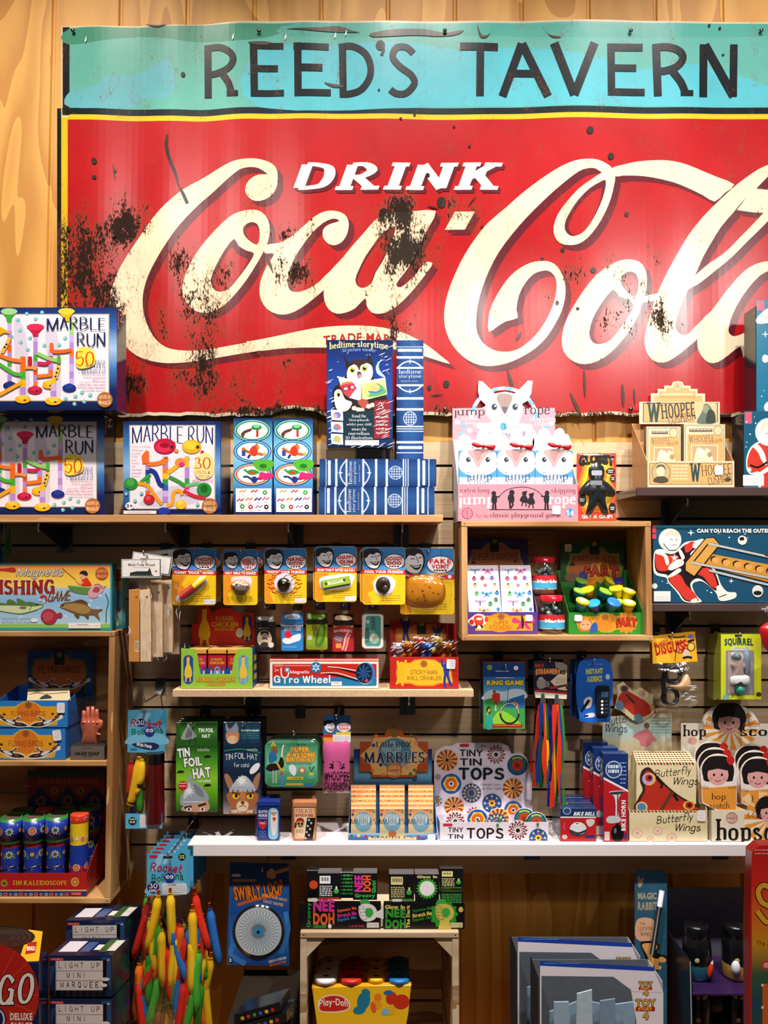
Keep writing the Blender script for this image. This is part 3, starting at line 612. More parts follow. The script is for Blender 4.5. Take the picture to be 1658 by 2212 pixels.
def crate(x0,y0,x1,y1,d,label,shelves=(),th=.013,back=True,X0=None,Z0=None,mats=('crate','crate_up'),corner=False):
    p,q=W(x0,y0,d),W(x1,y1,d);X0=p.x if X0 is None else X0;X1=q.x;Z1,Zb=p.z,q.z if Z0 is None else Z0
    r=Emp('wooden_crate',label,'crate',V(((X0+X1)/2,0,Zb)))
    bv=.0018
    A(mat=mats[0]).brick((X0,-d,Z1-th),(X1,-.004,Z1),'c95').build('top_panel',r,bevel=bv)
    A(mat=mats[0]).brick((X0,-d,Zb),(X1,-.004,Zb+th),'c95').build('bottom_panel',r,bevel=bv)
    for X in (X0,X1-th*1.15):A(mat=mats[1]).brick((X,-d+.001,Zb+th),(X+th*1.15,-.004,Z1-th),'c95').build('side_panel',r,bevel=bv)
    for y in shelves:
        z=W(0,y,d).z;A(mat=mats[0]).brick((X0+th*1.15,-d+.001,z-th),(X1-th*1.15,-.005,z),'c95').build('divider',r,bevel=bv);ZS[label[:4]+str(y)] =z+.0008
    if back:
        n=3;h=(Z1-Zb-2*th)/n
        for i in range(n):A(mat=mats[0]).brick((X0+th*1.15,-.012,Zb+th+h*i+.004),(X1-th*1.15,-.006,Zb+th+h*(i+1)-.004),'a73').build('back_slat',r)
    for sx in (X0+.004,X1-.012):
        for z in (Z1-.006,Zb+.006):A(mat='metal').lathe(V((sx+.004,-d+.0005,z)),[(.0015,0),(.0015,.0008),(0,.0009)],'4a3a2a',6,V((0,-1,0))).build('nail',r)
    if corner:
        for X,sg_ in ((X0+th*1.15,1),(X1-th*1.15,-1)):
            a=A(mat=mats[0]);T=[(X,Z1-th),(X+sg_*.042,Z1-th),(X,Z1-th-.042)]
            a.grid([[V((u,y,v)) for u,v in T] for y in (-d+.003,-d+.05)],'b84',closed=True,smooth=False)
            for y in (-d+.003,-d+.05):a.face([V((u,y,v)) for u,v in T],'b84')
            a.build('corner_block',r)
    return Z1+.0008,Zb+th+.0008
ZC1=crate(-60,1364,238,1952,.165,'tall two-level wooden crate holding flying birds and kaleidoscopes',shelves=(1644,),X0=W(-140,1400,.165).x)
ZC2=crate(996,1126,1410,1384,.20,'wide wooden crate holding stickers, marble jars and putty')
ZC3=crate(648,2014,992,2300,.36,'old upright wooden crate holding yellow modelling dough packs',Z0=ZD,mats=('old','old'),corner=True,back=True)
# ------------------------------------------------------------------ marble run boxes
def marbles(a,P,r=4):
    for x,y in P:a.e(x,y,r,r,'5fb3b0',n=10).e(x-r*.2,y-r*.2,r*.55,r*.55,'a9dcd6',n=8)
def tower(a,x,y0,y1,segs,w=9):
    n=len(segs);h=(y1-y0)/n
    for i,c in enumerate(segs):a.r(x-w/2,y0+h*i,x+w/2,y0+h*(i+1)+.5,c).r(x-w/2+1,y0+h*i,x-w/6,y0+h*(i+1),'fff' if 0 else c)
def cup(a,x,y,c,c2,w=19):a.p([(x-w,y),(x+w,y),(x+7,y+13),(x+5,y+22),(x-5,y+22),(x-7,y+13)],c).e(x,y,w,7,c2)
def foot(a,x,y,c,c2,w=15):a.e(x,y+4,w,9,c).e(x,y,w*.6,6,c2).e(x+4,y+6,3,2,'333')
PU,LP='b48ad8','d0b0ec'
def run50(a):
    a.g(-60,660,251,680,['1a2a66','24418e']).g(226,660,252,885,['16265e','2f66ae','9fc4ec','3a74b8','16265e','14204e']).g(-60,866,252,885,['182a62','101c48'])
    a.r(-60,674,236,866,'b6a890').r(-60,676,234,864,'efe9f4')
    for x in (30,98):a.sp([(x,690),(x+26,720),(x+34,850),(x+10,850)],'d9d0e4')
    marbles(a,[(58,674),(91,671),(39,688),(77,686),(43,711),(65,728),(25,725),(45,737),(60,753),(96,744),(128,743),(141,728),(142,861),(163,856),(177,847),(195,853),(161,872),(182,867)],4.5)
    tower(a,21,680,822,['5cba4a',LP,PU,PU,'e8622a',PU,'4aa83a',LP,PU]);cup(a,20,669,'49a53e','9fd79a',18);foot(a,22,828,'1d2a6a','24357c')
    tower(a,77,720,838,[LP,PU,PU,'4aa83a',PU,'e0502a',PU,'ef7a2a']);cup(a,77,703,'c81e44','e2305a');foot(a,76,838,'c01a46','d92b58',16)
    tower(a,155,690,832,['a9d64a','9fd08a',LP,PU,'f07a24',PU,LP,PU,LP]);cup(a,144,669,'f2b51e','f8d040',18);foot(a,150,833,'1c2f8a','2540a0',15)
    tower(a,50,768,852,['ee6a24','ee6a24','46a83a','f4b51e',PU],11);foot(a,50,858,'f2b11e','f8cc48',17)
    tower(a,110,752,812,[LP,'d02a50',PU,'ef7026']);foot(a,106,826,'f2b11e','f6c63a',14)
    tower(a,116,815,858,['f4bd2a',LP,PU],11);foot(a,116,862,'f4b51e','f9d055',18)
    for P,c in (([(0,765),(25,775),(50,778)],'ee7a2a'),([(0,785),(30,805),(50,808)],'55b03a'),([(0,852),(25,838),(48,825)],'f5a52a'),([(80,760),(105,772),(128,778)],'8fd070'),([(82,783),(100,784),(110,779)],'d02552'),([(80,812),(100,810),(112,808)],'ef7a2a'),([(112,748),(116,757),(135,757),(155,754)],'f0662a'),([(55,792),(70,792),(80,796)],'f09a4a')):a.l(P,8,c,4)
    a.r(108,738,116,760,'ee662a',3).r(61,768,70,790,'b81e2a',3).r(124,766,132,784,'55b03a',3)
    a.l([(128,788),(124,802),(120,816)],9,'f2c24a')
    for y in (795,804,812):a.e(126-(y-795)*.3,y,2.4,2.4,'222',n=8)
    a.l([(22,727),(14,745),(5,760)],8,'f2b43a');a.e(15,742,2.4,2.4,'222');a.e(11,748,2.4,2.4,'222')
    a.p([(0,702),(18,712),(22,718),(10,716),(0,722)],'f2b11e')
    a.t('MARBLE',102,684,228,712,'16264e','d',arc=3).t('RUN',167,714,228,745,'16264e','d',arc=-3)
    a.sp([(166,755),(185,748),(203,757),(205,785),(180,795),(165,788)],'f8e04a').t('50',165,757,204,790,'d8401e','s').t('PIECE',206,776,228,782,'5a6a92','r').t('&',186,785,191,792,'5a6a92','r').t('LOTS',195,784,228,794,'3a4a7e','s').t('MARBLES!',177,797,228,805,'3a4a7e','s').t('OF',168,797,174,800,'8a94b4','r')
    for i,(s_,x) in enumerate((('Enjoy building',181),('different',200),('marble runs and',172),('watch the marbles',167),('cascade down!',180))):a.t(s_,x,808+7*i,228,813+7*i,'d88aa8','r')
    globe(a,227,863,17,'b06a3a','f0cfa0');a.e(227,863,17,17,'b06a3a',n=4,a0=0,a1=1)
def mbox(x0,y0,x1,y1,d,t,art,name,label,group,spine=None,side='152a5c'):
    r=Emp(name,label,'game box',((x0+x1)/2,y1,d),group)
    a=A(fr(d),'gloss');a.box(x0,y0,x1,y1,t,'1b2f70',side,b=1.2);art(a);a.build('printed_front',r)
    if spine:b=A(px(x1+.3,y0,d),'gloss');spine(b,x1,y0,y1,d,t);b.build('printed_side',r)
    return r
def spine50(a,x1,y0,y1,d,t):
    q=proj(W(x1,y0,d)+V((0,t,0)))[0];w=q-x1;P=lambda u:x1+w*u
    a.g(x1,y0+16,q,y1-3,['16306e','3f8ac0','1d4a8a','7ab4d8','16306e'])
    a.t('MARBLE RUN',P(.36),y0+14,P(.8),y1-12,'d8d24a','d',up=1).t('magnificent marble mayhem',P(.08),y0+10,P(.28),y1-10,'e8e8e8','r',up=1)
zsh=ZS['top'];h50=.262
yl0=yat(zsh+h50,.125);yu1=yat(zsh+h50+.001,.19);yu0=yat(zsh+2*h50,.19)
bu=mbox(-60,yu0,251,yu1,.19,.08,lambda a:run50(a.on(Tf(fr(.19),0,yu0-660*(yu1-yu0)/225,1,(yu1-yu0)/225),2)),'marble_run_box','big blue marble run game box, fifty pieces, stacked on an identical box','large marble run boxes',spine50)
kx=2.145/2.06
bl=dup(bu,V((W(228,yl0,.125).x-W(251,yl0,.19).x,.065,-h50-.001)),'big blue marble run game box, fifty pieces, standing on the shelf under its twin')
def run30(a):
    y0,y1=910,1109
    a.r(266,y0,476,y1,'1b3470').g(266,y0,280,y1,['14245c','3a78ba','8ab8e4','3a78ba','14245c']).g(463,y0,476,y1,['14245c','2a5ea6','7aaee0','2a5ea6','14245c']).r(266,1098,476,y1,'132050')
    a.r(279,918,465,1100,'b6a890').r(281,920,463,1098,'efe8f2')
    a.sp([(300,1090),(370,1050),(450,1060),(440,1080),(380,1095)],'d6cce0')
    a.t('MARBLE',285,922,395,960,'1b2c60','d',arc=5).t('RUN',406,922,460,962,'1b2c60','d',arc=4)
    for i,(s_,x) in enumerate((('Enjoy building',323),('different',308),('marble',303),('runs',296),('and',294),('watch',299),('the',292),('marbles',306),('cascade',305),('down!',300))):a.t(s_,284,963+7*i,x,968+7*i,'d8a0b8','r')
    tower(a,319,1000,1075,[PU,'24409a','3a9a4a',LP,'e8622a'],10);tower(a,357,985,1085,[LP,PU,'ef7a2a','f4c02a','3a9a4a','3a5ab0',LP,PU],12);tower(a,404,985,1070,[LP,'f4c02a',PU,PU,'3a9a4a','e0305a',LP],10)
    for P,w,c in (([(312,990),(320,1002),(345,1000),(360,990),(352,1005)],9,'ee7a2a'),([(322,1015),(335,1022),(345,1045),(354,1050)],10,'22348a'),([(362,1022),(385,1005),(408,988)],9,'f4b52a'),([(300,1046),(312,1035),(325,1025)],7,'3f9a3e'),([(298,1044),(320,1050),(335,1072),(350,1090)],8,'f09a2a'),([(360,1092),(372,1088),(375,1065),(388,1060),(394,1070)],8,'f4a52a'),([(396,1060),(420,1072),(445,1076)],8,'d8283e'),([(400,1050),(425,1045),(445,1050)],7,'6fc07a'),([(365,1030),(385,1040),(400,1050)],8,'3f9a3e')):a.l(P,w,c,4)
    for x,y in ((382,998),(390,993),(396,998),(388,1004)):a.e(x,y,4,7,'f08a4a',rot=x*9)
    a.e(392,1003,6,5,'e0308a')
    a.e(356,964,24,17,'c41a40').e(354,966,18,11,'e0325a').e(356,962,11,6,'a01230').e(371,966,4,4,'333').e(381,974,5,4,'ef8a4a')
    a.e(414,965,21,15,'efb01e').e(412,962,15,9,'f8cf3c').e(427,966,4,4,'444').e(437,977,4,4,'d02838')
    a.p([(306,985),(316,972),(322,976),(322,1000),(308,1002)],'ee6a2e')
    a.e(283,1045,15,13,'2f8a34').e(282,1042,9,8,'4aa84a').e(441,1058,16,15,'2f8a3a').e(441,1056,8,9,'1c6a2a')
    a.e(322,1079,12,11,'c4202e').e(320,1076,6,5,'dc4a50').e(391,1090,12,10,'f2bf2a').e(390,1086,6,5,'f8d858').e(354,1104,14,8,'2a3aa0')
    marbles(a,[(273,1067),(306,1066),(292,1082),(427,1090)])
    a.sp([(424,992),(440,978),(456,985),(462,1005),(458,1028),(440,1036),(424,1030),(418,1010)],'f6e090').t('30',421,988,455,1013,'cf3a26','s').t('PIECE &',424,1017,454,1024,'a83a5a','s').t('LOTS OF',423,1027,453,1033,'c85a7a','r').t('MARBLES!',416,1035,460,1041,'d06a90','s')
    a.e(280,1093,9,8,'f4f0f4').t('3+',273,1089,287,1097,'222','b');globe(a,453,1093,17,'b06a3a','f0cfa0')
    a.r(267,1103,338,1110,'eee6e4').t('WARNING: CHOKING HAZARD',275,1105,325,1108,'888','r')
b30=mbox(266,yat(zsh+.232,.19),477,yat(zsh,.19),.19,.13,lambda a:run30(a.on(fr(.19),2)),'marble_run_box','square blue marble run game box, thirty pieces, with red and yellow funnels',None,lambda a,x1,y0,y1,d,t:a.g(x1,y0+3,x1+20,y1-3,['14265c','2a5a8a','14265c','0e1a44']))
def slim(a):
    a.g(504,903,588,1108,['12245a','4aa0cc','8fcfe8','7ac0e4','5aa8d8','2a56a0','16225a'])
    for cy,c,c2 in ((930,'2f9a5a','cfeee0'),(975,'2a8ac8','c8e4f8'),(1025,'e2703a','f8e0d8')):
        a.e(545,cy,41,25,'1f3a7a',n=24).e(545,cy,39,23,'a8d8ec',n=24).e(545,cy,37,21.5,c,n=24).e(545,cy,33,18.5,'f4f6f8',n=24)
    a.sp([(520,938),(528,930),(545,925),(540,932),(530,936),(525,945)],'6a3a34').r(553,928,558,944,'c0392a').e(554,923,11,6,'2a8a4a').e(554,921,7,3.5,'7fcf9a')
    a.l([(523,968),(535,976),(555,980),(568,982)],6,'c86a2e',3).sp([(540,970),(550,962),(557,972),(552,985),(541,982)],'d8402a').l([(553,958),(558,970)],6,'c8862e').r(522,973,530,985,'3a4aa0').l([(535,990),(540,982)],5,'223a8a').e(571,981,4,4,'e8b83a')
    a.l([(527,1014),(540,1022),(560,1020)],5,'4aa84a',3).e(545,1020,12,6,'3f9a44').e(544,1021,6,3,'d04a2a').l([(525,1030),(535,1030),(545,1036),(560,1034)],4,'22327a',3).e(549,1036,7,7,'2a3a8a').e(562,1033,6,4,'c0285a')
    a.sp([(546,1000),(560,993),(588,995),(588,1010),(572,1018),(556,1015)],'5ab83a').e(568,1007,8,5,'2f7a2a').sp([(562,1020),(575,1022),(589,1024),(588,1032),(572,1036),(560,1032)],'e0307a')
    a.r(509,1055,586,1106,'f3eef2')
    for i,(x,y,c) in enumerate(((524,1061,'d8a85a'),(549,1061,'c0402a'),(572,1064,'3f9a4a'),(519,1080,'c8285a'),(538,1078,'ef8a4a'),(557,1078,'22327a'),(574,1077,'d86a9a'),(523,1094,'3f9a4a'),(541,1095,'c8283a'),(559,1094,'b48ad8'),(575,1095,'2a2a30'))):
        (a.e(x,y,5,5,c,n=9).e(x,y,2,2,'fff',n=6) if i in (2,7,8,10) else a.l([(x-7,y+3),(x-2,y-2),(x+2,y+2),(x+7,y-3)],3,c));a.l([(x-3,y+8),(x+4,y+8)],1,'bbb')
bs1=mbox(504,yat(zsh+.237,.19),589,yat(zsh,.19),.19,.12,lambda a:slim(a.on(fr(.19),2)),'marble_run_box','narrow blue marble run box, picture side out, standing against the thirty piece box','narrow marble run boxes')
bs2=dup(bs1,shift(504,1000,.19,591,1000,.19),'narrow blue marble run box, picture side out, standing nearest the bedtime books')
# ------------------------------------------------------------------ bedtime storybooks
def shrink(a,x0,y0,x1,y1,n,sd,tall=0):
    "bright creases in the clear wrap are raised film folds"
    R=random.Random(sd)
    for i in range(n):
        x,y=R.uniform(x0,x1),R.uniform(y0,y1);w=R.uniform(3,9);a.k -= (i > 0)
        a.l([(x-w,y+w*.4,.3),(x,y,R.uniform(1,2.2)),(x+w,y-w*.45,.3)],None,'e8eef6')
def spineart(a,up=0):
    "upright frame 0..250 along, 0..60 across"
    a.g(0,0,250,60,['1f3d78','2b568f','2a5590','1a3468'])
    for x,w in ((14,1.5),(36,5),(58,4),(94,5),(122,5),(145,5),(181,3),(186,2),(191,2),(214,5),(236,2)):a.r(x-w/2,0,x+w/2,60,'c8d4e8')
    for x in (21,225):a.l([(x,3),(x,57)],6,'d4dcec').st(x,9,2,5,8,'d4dcec').st(x,50,2,5,8,'d4dcec')
    a.l([(58,58),(48,45),(44,30),(48,15),(58,2)],3,'c8d4e8',4).l([(94,58),(104,45),(108,30),(104,15),(94,2)],3,'c8d4e8',4).st(45,30,2,6,4,'d4dcec').st(107,30,2,6,4,'d4dcec')
    a.r(60,0,92,60,'2a4f88')
    a.t('bedtime',61,5,70,55,'e0e8f4','s',up=1).t('storytime',72,5,81,55,'c8d6ea','s',up=1).t('3d picture viewer',84,12,88,50,'b8c8e0','r',up=1)
    a.e(164,30,15,15,'c8d4e8',n=20).e(164,30,13.5,13.5,'2f5a94',n=20)
    for i in (-8,-3,3,8):a.l([(164-12,30+i),(164+12,30+i)],1.2,'c8d4e8').l([(164+i,18),(164+i,42)],1.2,'c8d4e8')
zb1=zsh+.070
def book(name,label,P0,wpx,hpx,d,t,art,mat='wrap',pages=True):
    r=Emp(name,label,'book',(P0[0],P0[1]+hpx,d),'shrink-wrapped bedtime books')
    a=A(fr(d),mat);a.box(P0[0],P0[1],P0[0]+wpx,P0[1]+hpx,t,'24477f','1c3466',b=1.5,rad=2);art(a);a.build('cover',r)
    b=A(fr(d+.0006),'film',60);shrink(b,P0[0]+4,P0[1]+4,P0[0]+wpx-4,P0[1]+hpx-4,26,int(P0[0]+P0[1]));b.use('card');b.build('crease_glint',r);return r
yk=lambda z:yat(z,.19)
book('story_book','blue wrapped bedtime book lying flat, spine out, at the bottom of the pile',(688,yk(zsh+.069)),250,yk(zsh)-yk(zsh+.069),.19,.15,lambda a:spineart(a.on(Tf(fr(.19),688,yk(zsh+.069),1,(yk(zsh)-yk(zsh+.069))/60),2)))
book('story_book','blue wrapped bedtime book lying flat, spine out, on top of another one',(690,yk(zsh+.139)),252,yk(zsh+.070)-yk(zsh+.139),.188,.15,lambda a:spineart(a.on(Tf(fr(.188),690,yk(zsh+.139),1,(yk(zsh+.070)-yk(zsh+.139))/60),2)))
class Rot(Tf):
    def at(s,x,y,h=0):return s.pl.at(s.ox+(60-y)*s.sx,s.oy+x*s.sy,h)
book('story_book','blue wrapped bedtime book standing upright with its spine outwards beside the owl cover',(856,735),58,yat(zsh+.140,.13)-735,.13,.085,lambda a:spineart(a.on(Rot(fr(.13),856,735,58/60,1.03),2)))
def owl(a):
    x0,y0,x1,y1=706,735,847,966
    a.g(x0,y0,x1,y1,['16244e','1d3a86','26489a','23407e','152a52'])
    R=random.Random(3)
    for i in range(24):a.e(R.uniform(712,840),R.uniform(760,860),1,1,'e8eef8',n=6)
    a.sp([(825,775),(812,790),(815,808),(832,815),(820,800),(818,788)],'a9cdf0')
    a.t('bedtime-storytime',711,740,838,759,'f0d890','S',arc=5).t('-3d picture viewer-',735,753,814,764,'8fb8e8','s',arc=3)
    a.sp([(742,765),(756,785),(790,778),(796,765),(806,790),(806,815),(830,850),(836,890),(730,890),(730,830),(748,810),(746,790)],'2e2624')
    a.sp([(752,795),(770,785),(785,783),(802,790),(804,812),(790,830),(765,832),(750,818)],'f2d8d4').sp([(756,782),(776,776),(794,780),(782,790),(776,800),(770,790)],'3a2c2c')
    for x,y in ((760,800),(786,796)):a.e(x,y,9,9,'faf4ea').e(x,y,7,7,'d8c85a').e(x+1,y,4,4,'141414').e(x+2,y-2,1.3,1.3,'fff')
    a.sp([(771,805),(778,803),(781,812),(774,817)],'3a4a5a').e(777,812,4,4,'e0808a')
    a.p([(730,815),(778,826),(778,866),(742,856)],'dde2ea').p([(780,826),(832,818),(836,852),(782,866)],'f2d49a').sp([(790,850),(800,835),(815,828),(830,838),(832,850),(800,858)],'5aa86a').e(808,838,12,9,'f0b878').sp([(785,845),(795,828),(800,842),(795,855)],'f4e070').l([(795,846),(812,848),(826,842)],4,'4a7ab8').l([(728,814),(778,827),(832,817)],3,'eef0f4').r(776,827,780,867,'e8d8b8')
    a.p([(732,832),(762,826),(770,838),(752,862),(742,858)],'d8434e').p([(736,836),(764,830),(766,840),(739,847)],'a82636').p([(742,838),(750,836),(751,842),(743,843)],'9fd0f0').p([(757,834),(763,833),(764,839),(758,840)],'9fd0f0').l([(738,829),(750,826),(760,826)],4,'f08a3a')
    a.sp([(720,840),(732,832),(742,850),(760,866),(755,885),(725,888),(718,865)],'2a2422').sp([(722,848),(735,842),(745,862),(760,870),(748,888),(726,882)],'efe4e0').e(730,852,6,8,'e8e0a0').e(731,853,3,4,'141414')
    a.sp([(772,868),(785,862),(796,870),(786,884)],'a8504a')
    for x,y in ((765,882),(774,885),(781,886),(796,878),(804,875)):a.e(x,y,6,5,'d8c8c0',n=10)
    a.p([(740,892),(808,886),(808,962),(740,962)],'1d3440').p([(808,866),(842,864),(842,946),(808,948)],'8c2a36')
    a.t('3',817,869,828,884,'e8e0e0','s')
    a.t('GREAT',813,890,837,896,'d8b0b4','r').lines(812,900,838,942,5,'d8b0b4')
    for i,(s_,w) in enumerate((('Read the',30),('Storybook',44),('whilst your child',54),('views the',32),('marvellous',46),('3D illustrations',60))):a.t(s_,775-w/2,895+9.4*i,775+w/2,902+9.4*i,'e4e8ee','s')
    for i,c in enumerate(('6a7ac8','c86a5a','e0a85a')):y=885+26*i;a.p([(714,y),(740,y+1),(741,y+24),(716,y+22)],'f2eee8').e(728,y+12,8,7,c,rot=20*i).e(724,y+14,5,4,['e0a0a0','5a8ad0','8ac0a0'][i])
    a.r(745,951,818,962,'f0eaea').t('WARNING',758,953,780,956,'777')
r=Emp('story_book','blue bedtime book with a big-eyed owl on its cover, standing on a black tray','book',(776,966,.15),'shrink-wrapped bedtime books')
a=A(fr(.15),'gloss');a.box(705,734,848,967,.045,'1d3a80','142a5a',b=1.5,rad=2);owl(a);a.build('cover',r)
b=A(fr(.1506),'wrap',90);shrink(b,812,865,842,945,30,7);shrink(b,710,780,720,955,14,8);shrink(b,822,745,846,815,10,9);shrink(b,715,958,845,966,14,10);b.build('crease_glint',r)
a=A(fr(.155),'smoke');a.box(704,969,849,yat(zsh+.1395,.155),.055,'141618',b=1,rad=3);a.thing('plastic_tray','smoky black plastic tray under the owl cover book','tray')
# ------------------------------------------------------------------ jump rope display on the wide crate
dj=.185;zj=ZC2[0]
def bunnyface(a,cx,y0,w):
    "one bag front: white rabbit face over a blue ground, 83 wide from y0"
    a.r(cx-w/2,y0,cx+w/2,y0+78,'4f9fd4');a.p([(cx-w/2,y0+58),(cx+w/2,y0+58),(cx+w/2,y0+78),(cx-w/2,y0+78)],'f6f2f6')
    a.sp([(cx-30,y0),(cx+30,y0),(cx+41,y0+22),(cx+38,y0+42),(cx+18,y0+54),(cx,y0+57),(cx-18,y0+54),(cx-38,y0+42),(cx-41,y0+22)],'f8f4f6')
    a.sp([(cx-22,y0),(cx+22,y0),(cx+12,y0+18),(cx,y0+33),(cx-12,y0+18)],'cda4a2').sp([(cx-10,y0),(cx+10,y0),(cx,y0+24)],'b98e8e')
    for sx in (-1,1):
        a.e(cx+21*sx,y0+20,5,5.5,'22303a',n=12).e(cx+21*sx+1.5,y0+18.5,1.5,1.5,'fff',n=8)
        for k in (-1,0,1):a.l([(cx+12*sx,y0+36+k*2),(cx+36*sx,y0+34+k*6)],.6,'d8c8cc')
    a.sp([(cx-5,y0+31),(cx+5,y0+31),(cx,y0+36)],'e0a0a4').l([(cx-8,y0+40),(cx,y0+38),(cx+8,y0+40)],1,'d0b8bc',3).r(cx-5,y0+42,cx+5,y0+47,'f0dada')
    a.t('jump',cx-24,y0+47,cx+30,y0+69,'35507a','s').t('rope',cx-20,y0+63,cx+24,y0+79,'8a98b4','s')
rj=Emp('display_box','pink jump rope display tray with a rabbit header standing on the wide crate','display box',W(1115,yat(zj,dj),dj))
def jfront(a):
    y0,y1=1046,1123
    a.r(989,y0,1246,y1,'d58f9c',2)
    a.t('extra-long',994,1053,1056,1067,'4a2a3a','s').t('skipping',1190,1053,1242,1068,'4a2a3a','s').t('jump',991,1067,1068,1098,'f7f0f6','S').t('rope',1184,1073,1243,1097,'f7f0f6','S')
    a.l([(1057,1101),(1192,1101)],2,'1c1a20').l([(1077,1073),(1095,1058),(1127,1052),(1155,1058),(1172,1072)],1.6,'1c1a20',4)
    for x,y,h in ((1067,1062,38),(1180,1061,40)):
        f=1 if x < 1100 else -1;a.e(x-1*f,y+4,5,5.5,'1c1a20').sp([(x-5,y+9),(x+5,y+9),(x+5,y+24),(x-5,y+24)],'1c1a20').l([(x,y+12),(x+12*f,y+11)],3,'1c1a20').l([(x-2,y+22),(x-3,y+h)],4,'1c1a20').l([(x+2,y+22),(x+3,y+h)],4,'1c1a20')
    a.e(1105,1064,6,6,'1c1a20').sp([(1099,1068),(1109,1070),(1110,1084),(1102,1086),(1096,1078)],'1c1a20').l([(1104,1084),(1108,1090),(1102,1098)],4,'1c1a20').l([(1100,1084),(1102,1099)],4,'1c1a20')
    for x,y in ((1132,1066),(1147,1070)):a.e(x,y,5,5,'1c1a20').p([(x-8,y-2),(x+5,y-6),(x+7,y-3)],'1c1a20').sp([(x-4,y+4),(x+3,y+4),(x+8,y+16),(x,y+20),(x-10,y+15)],'1c1a20').l([(x-2,y+16),(x-6,y+27)],2.5,'1c1a20').l([(x+3,y+16),(x+4,y+28)],2.5,'1c1a20')
    a.e(1009,1109,12,12,'a83a5a').e(1009,1109,10.5,10.5,'d58f9c').l([(998,1109),(1020,1109)],1.2,'a83a5a').l([(1000,1104),(1018,1104)],1,'a83a5a').l([(1000,1114),(1018,1114)],1,'a83a5a').l([(1009,1098),(1009,1120)],1.2,'a83a5a')
    a.t('for the',1028,1110,1055,1118,'b8506e','s',sh=2).t('classic playground game.',1058,1107,1212,1120,'3a2433','s')
    a.st(1231,1107,8,10,6,'3f94cc').t('14',1223,1102,1239,1114,'f4f0f4','S')
yb_=yat(zj,dj)
tray(rj,989,1046,1247,yb_,dj,.05,'d58f9c',jfront,side='c9d4de',yb=950)
price(rj,fr(dj+.0015),1192,1092,1210,1111,4)
n=A(fr(.048));hd=[(977,882),(1040,881),(1056,872),(1120,870),(1135,881),(1198,881),(1199,1010),(977,1010)]
n.slab(hd,.0012,'d59aa5','c9d4de')
for i in range(14):
    t0,t1=math.pi*(1.0+i/14),math.pi*(1.0+(i+1)/14);P=[(1088+r_*math.cos(t),905+(r_*.95)*math.sin(t)) for r_,t in ((74,t0),(74,t1),(66,t1),(66,t0))]
    n.p(P,'6fb0d0' if i % 2 else 'dfe8ee',1)
n.slab([(1088+r_*math.cos(math.pi*(1+i/14)),905+r_*.95*math.sin(math.pi*(1+i/14))) for r_,rng in ((74,range(15)),(66,range(14,-1,-1))) for i in rng],.0011,'dfe8ee','c9d4de') if 0 else None
for i in range(10):
    t=i/9;n.p(el(988+((i*13) % 30),912+i*9,6,5,8),'6fb0d0' if i % 2 else 'dfe8ee').p(el(1190-((i*11) % 26),915+i*9,6,5,8),'6fb0d0' if i % 2 else 'dfe8ee')
n.t('jump',981,880,1046,903,'2a1c26','s').t('rope',1132,880,1187,902,'2a1c26','s').t('extra',997,899,1030,908,'f2e8ee','s').t('long',1003,909,1026,920,'f2e8ee','s').t('skipping',1142,899,1199,913,'f2e8ee','s').t('rope',1154,913,1184,924,'f2e8ee','s')
n.build('header_card',rj)
c=A(fr(.0485),k=4);sq=[(1033,823),(1042,824),(1058,840),(1068,850),(1090,846),(1112,850),(1124,838),(1140,822),(1150,823),(1147,850),(1138,866),(1128,872),(1128,896),(1118,915),(1135,915),(1150,918),(1147,930),(1128,932),(1128,940),(1050,940),(1045,930),(1028,925),(1030,914),(1050,914),(1062,912),(1050,897),(1048,874),(1036,862),(1032,845)]
c.slab(sq,.001,'eae2ea')
c.sp([(1036,828),(1050,838),(1052,862),(1042,860)],'dbb8c0').sp([(1146,828),(1134,838),(1120,858),(1134,864),(1144,850)],'dbb8c0').sp([(1072,856),(1088,850),(1106,856),(1100,876),(1090,893),(1080,878)],'9a8680').sp([(1083,880),(1096,880),(1090,894)],'5f5a5e')
for x in (1067,1112):c.e(x,879,6,7,'22343c').e(x+2,877,2,2,'fff')
for sx in (-1,1):
    for k in (-1,0,1):c.l([(1088+12*sx,894+k*2),(1088+36*sx,892+k*7)],.7,'c0b0b8')
c.l([(1080,898),(1088,894),(1097,898)],1.2,'a890a0',3).r(1084,900,1092,907,'f6f2f4').l([(1062,912),(1050,914)],1,'cbb8c4')
c.e(1087,921,8,8,'5aa8cc').t('3',1083,915,1092,928,'1c3a5a','s').t('for',1065,918,1076,925,'c87a92','s').t('people',1097,918,1118,926,'c87a92','s').t('for the',1022,933,1045,939,'c06a84','s').t('classic playground game',1046,932,1152,941,'3a2433','s')
c.build('squirrel_cutout',rj)
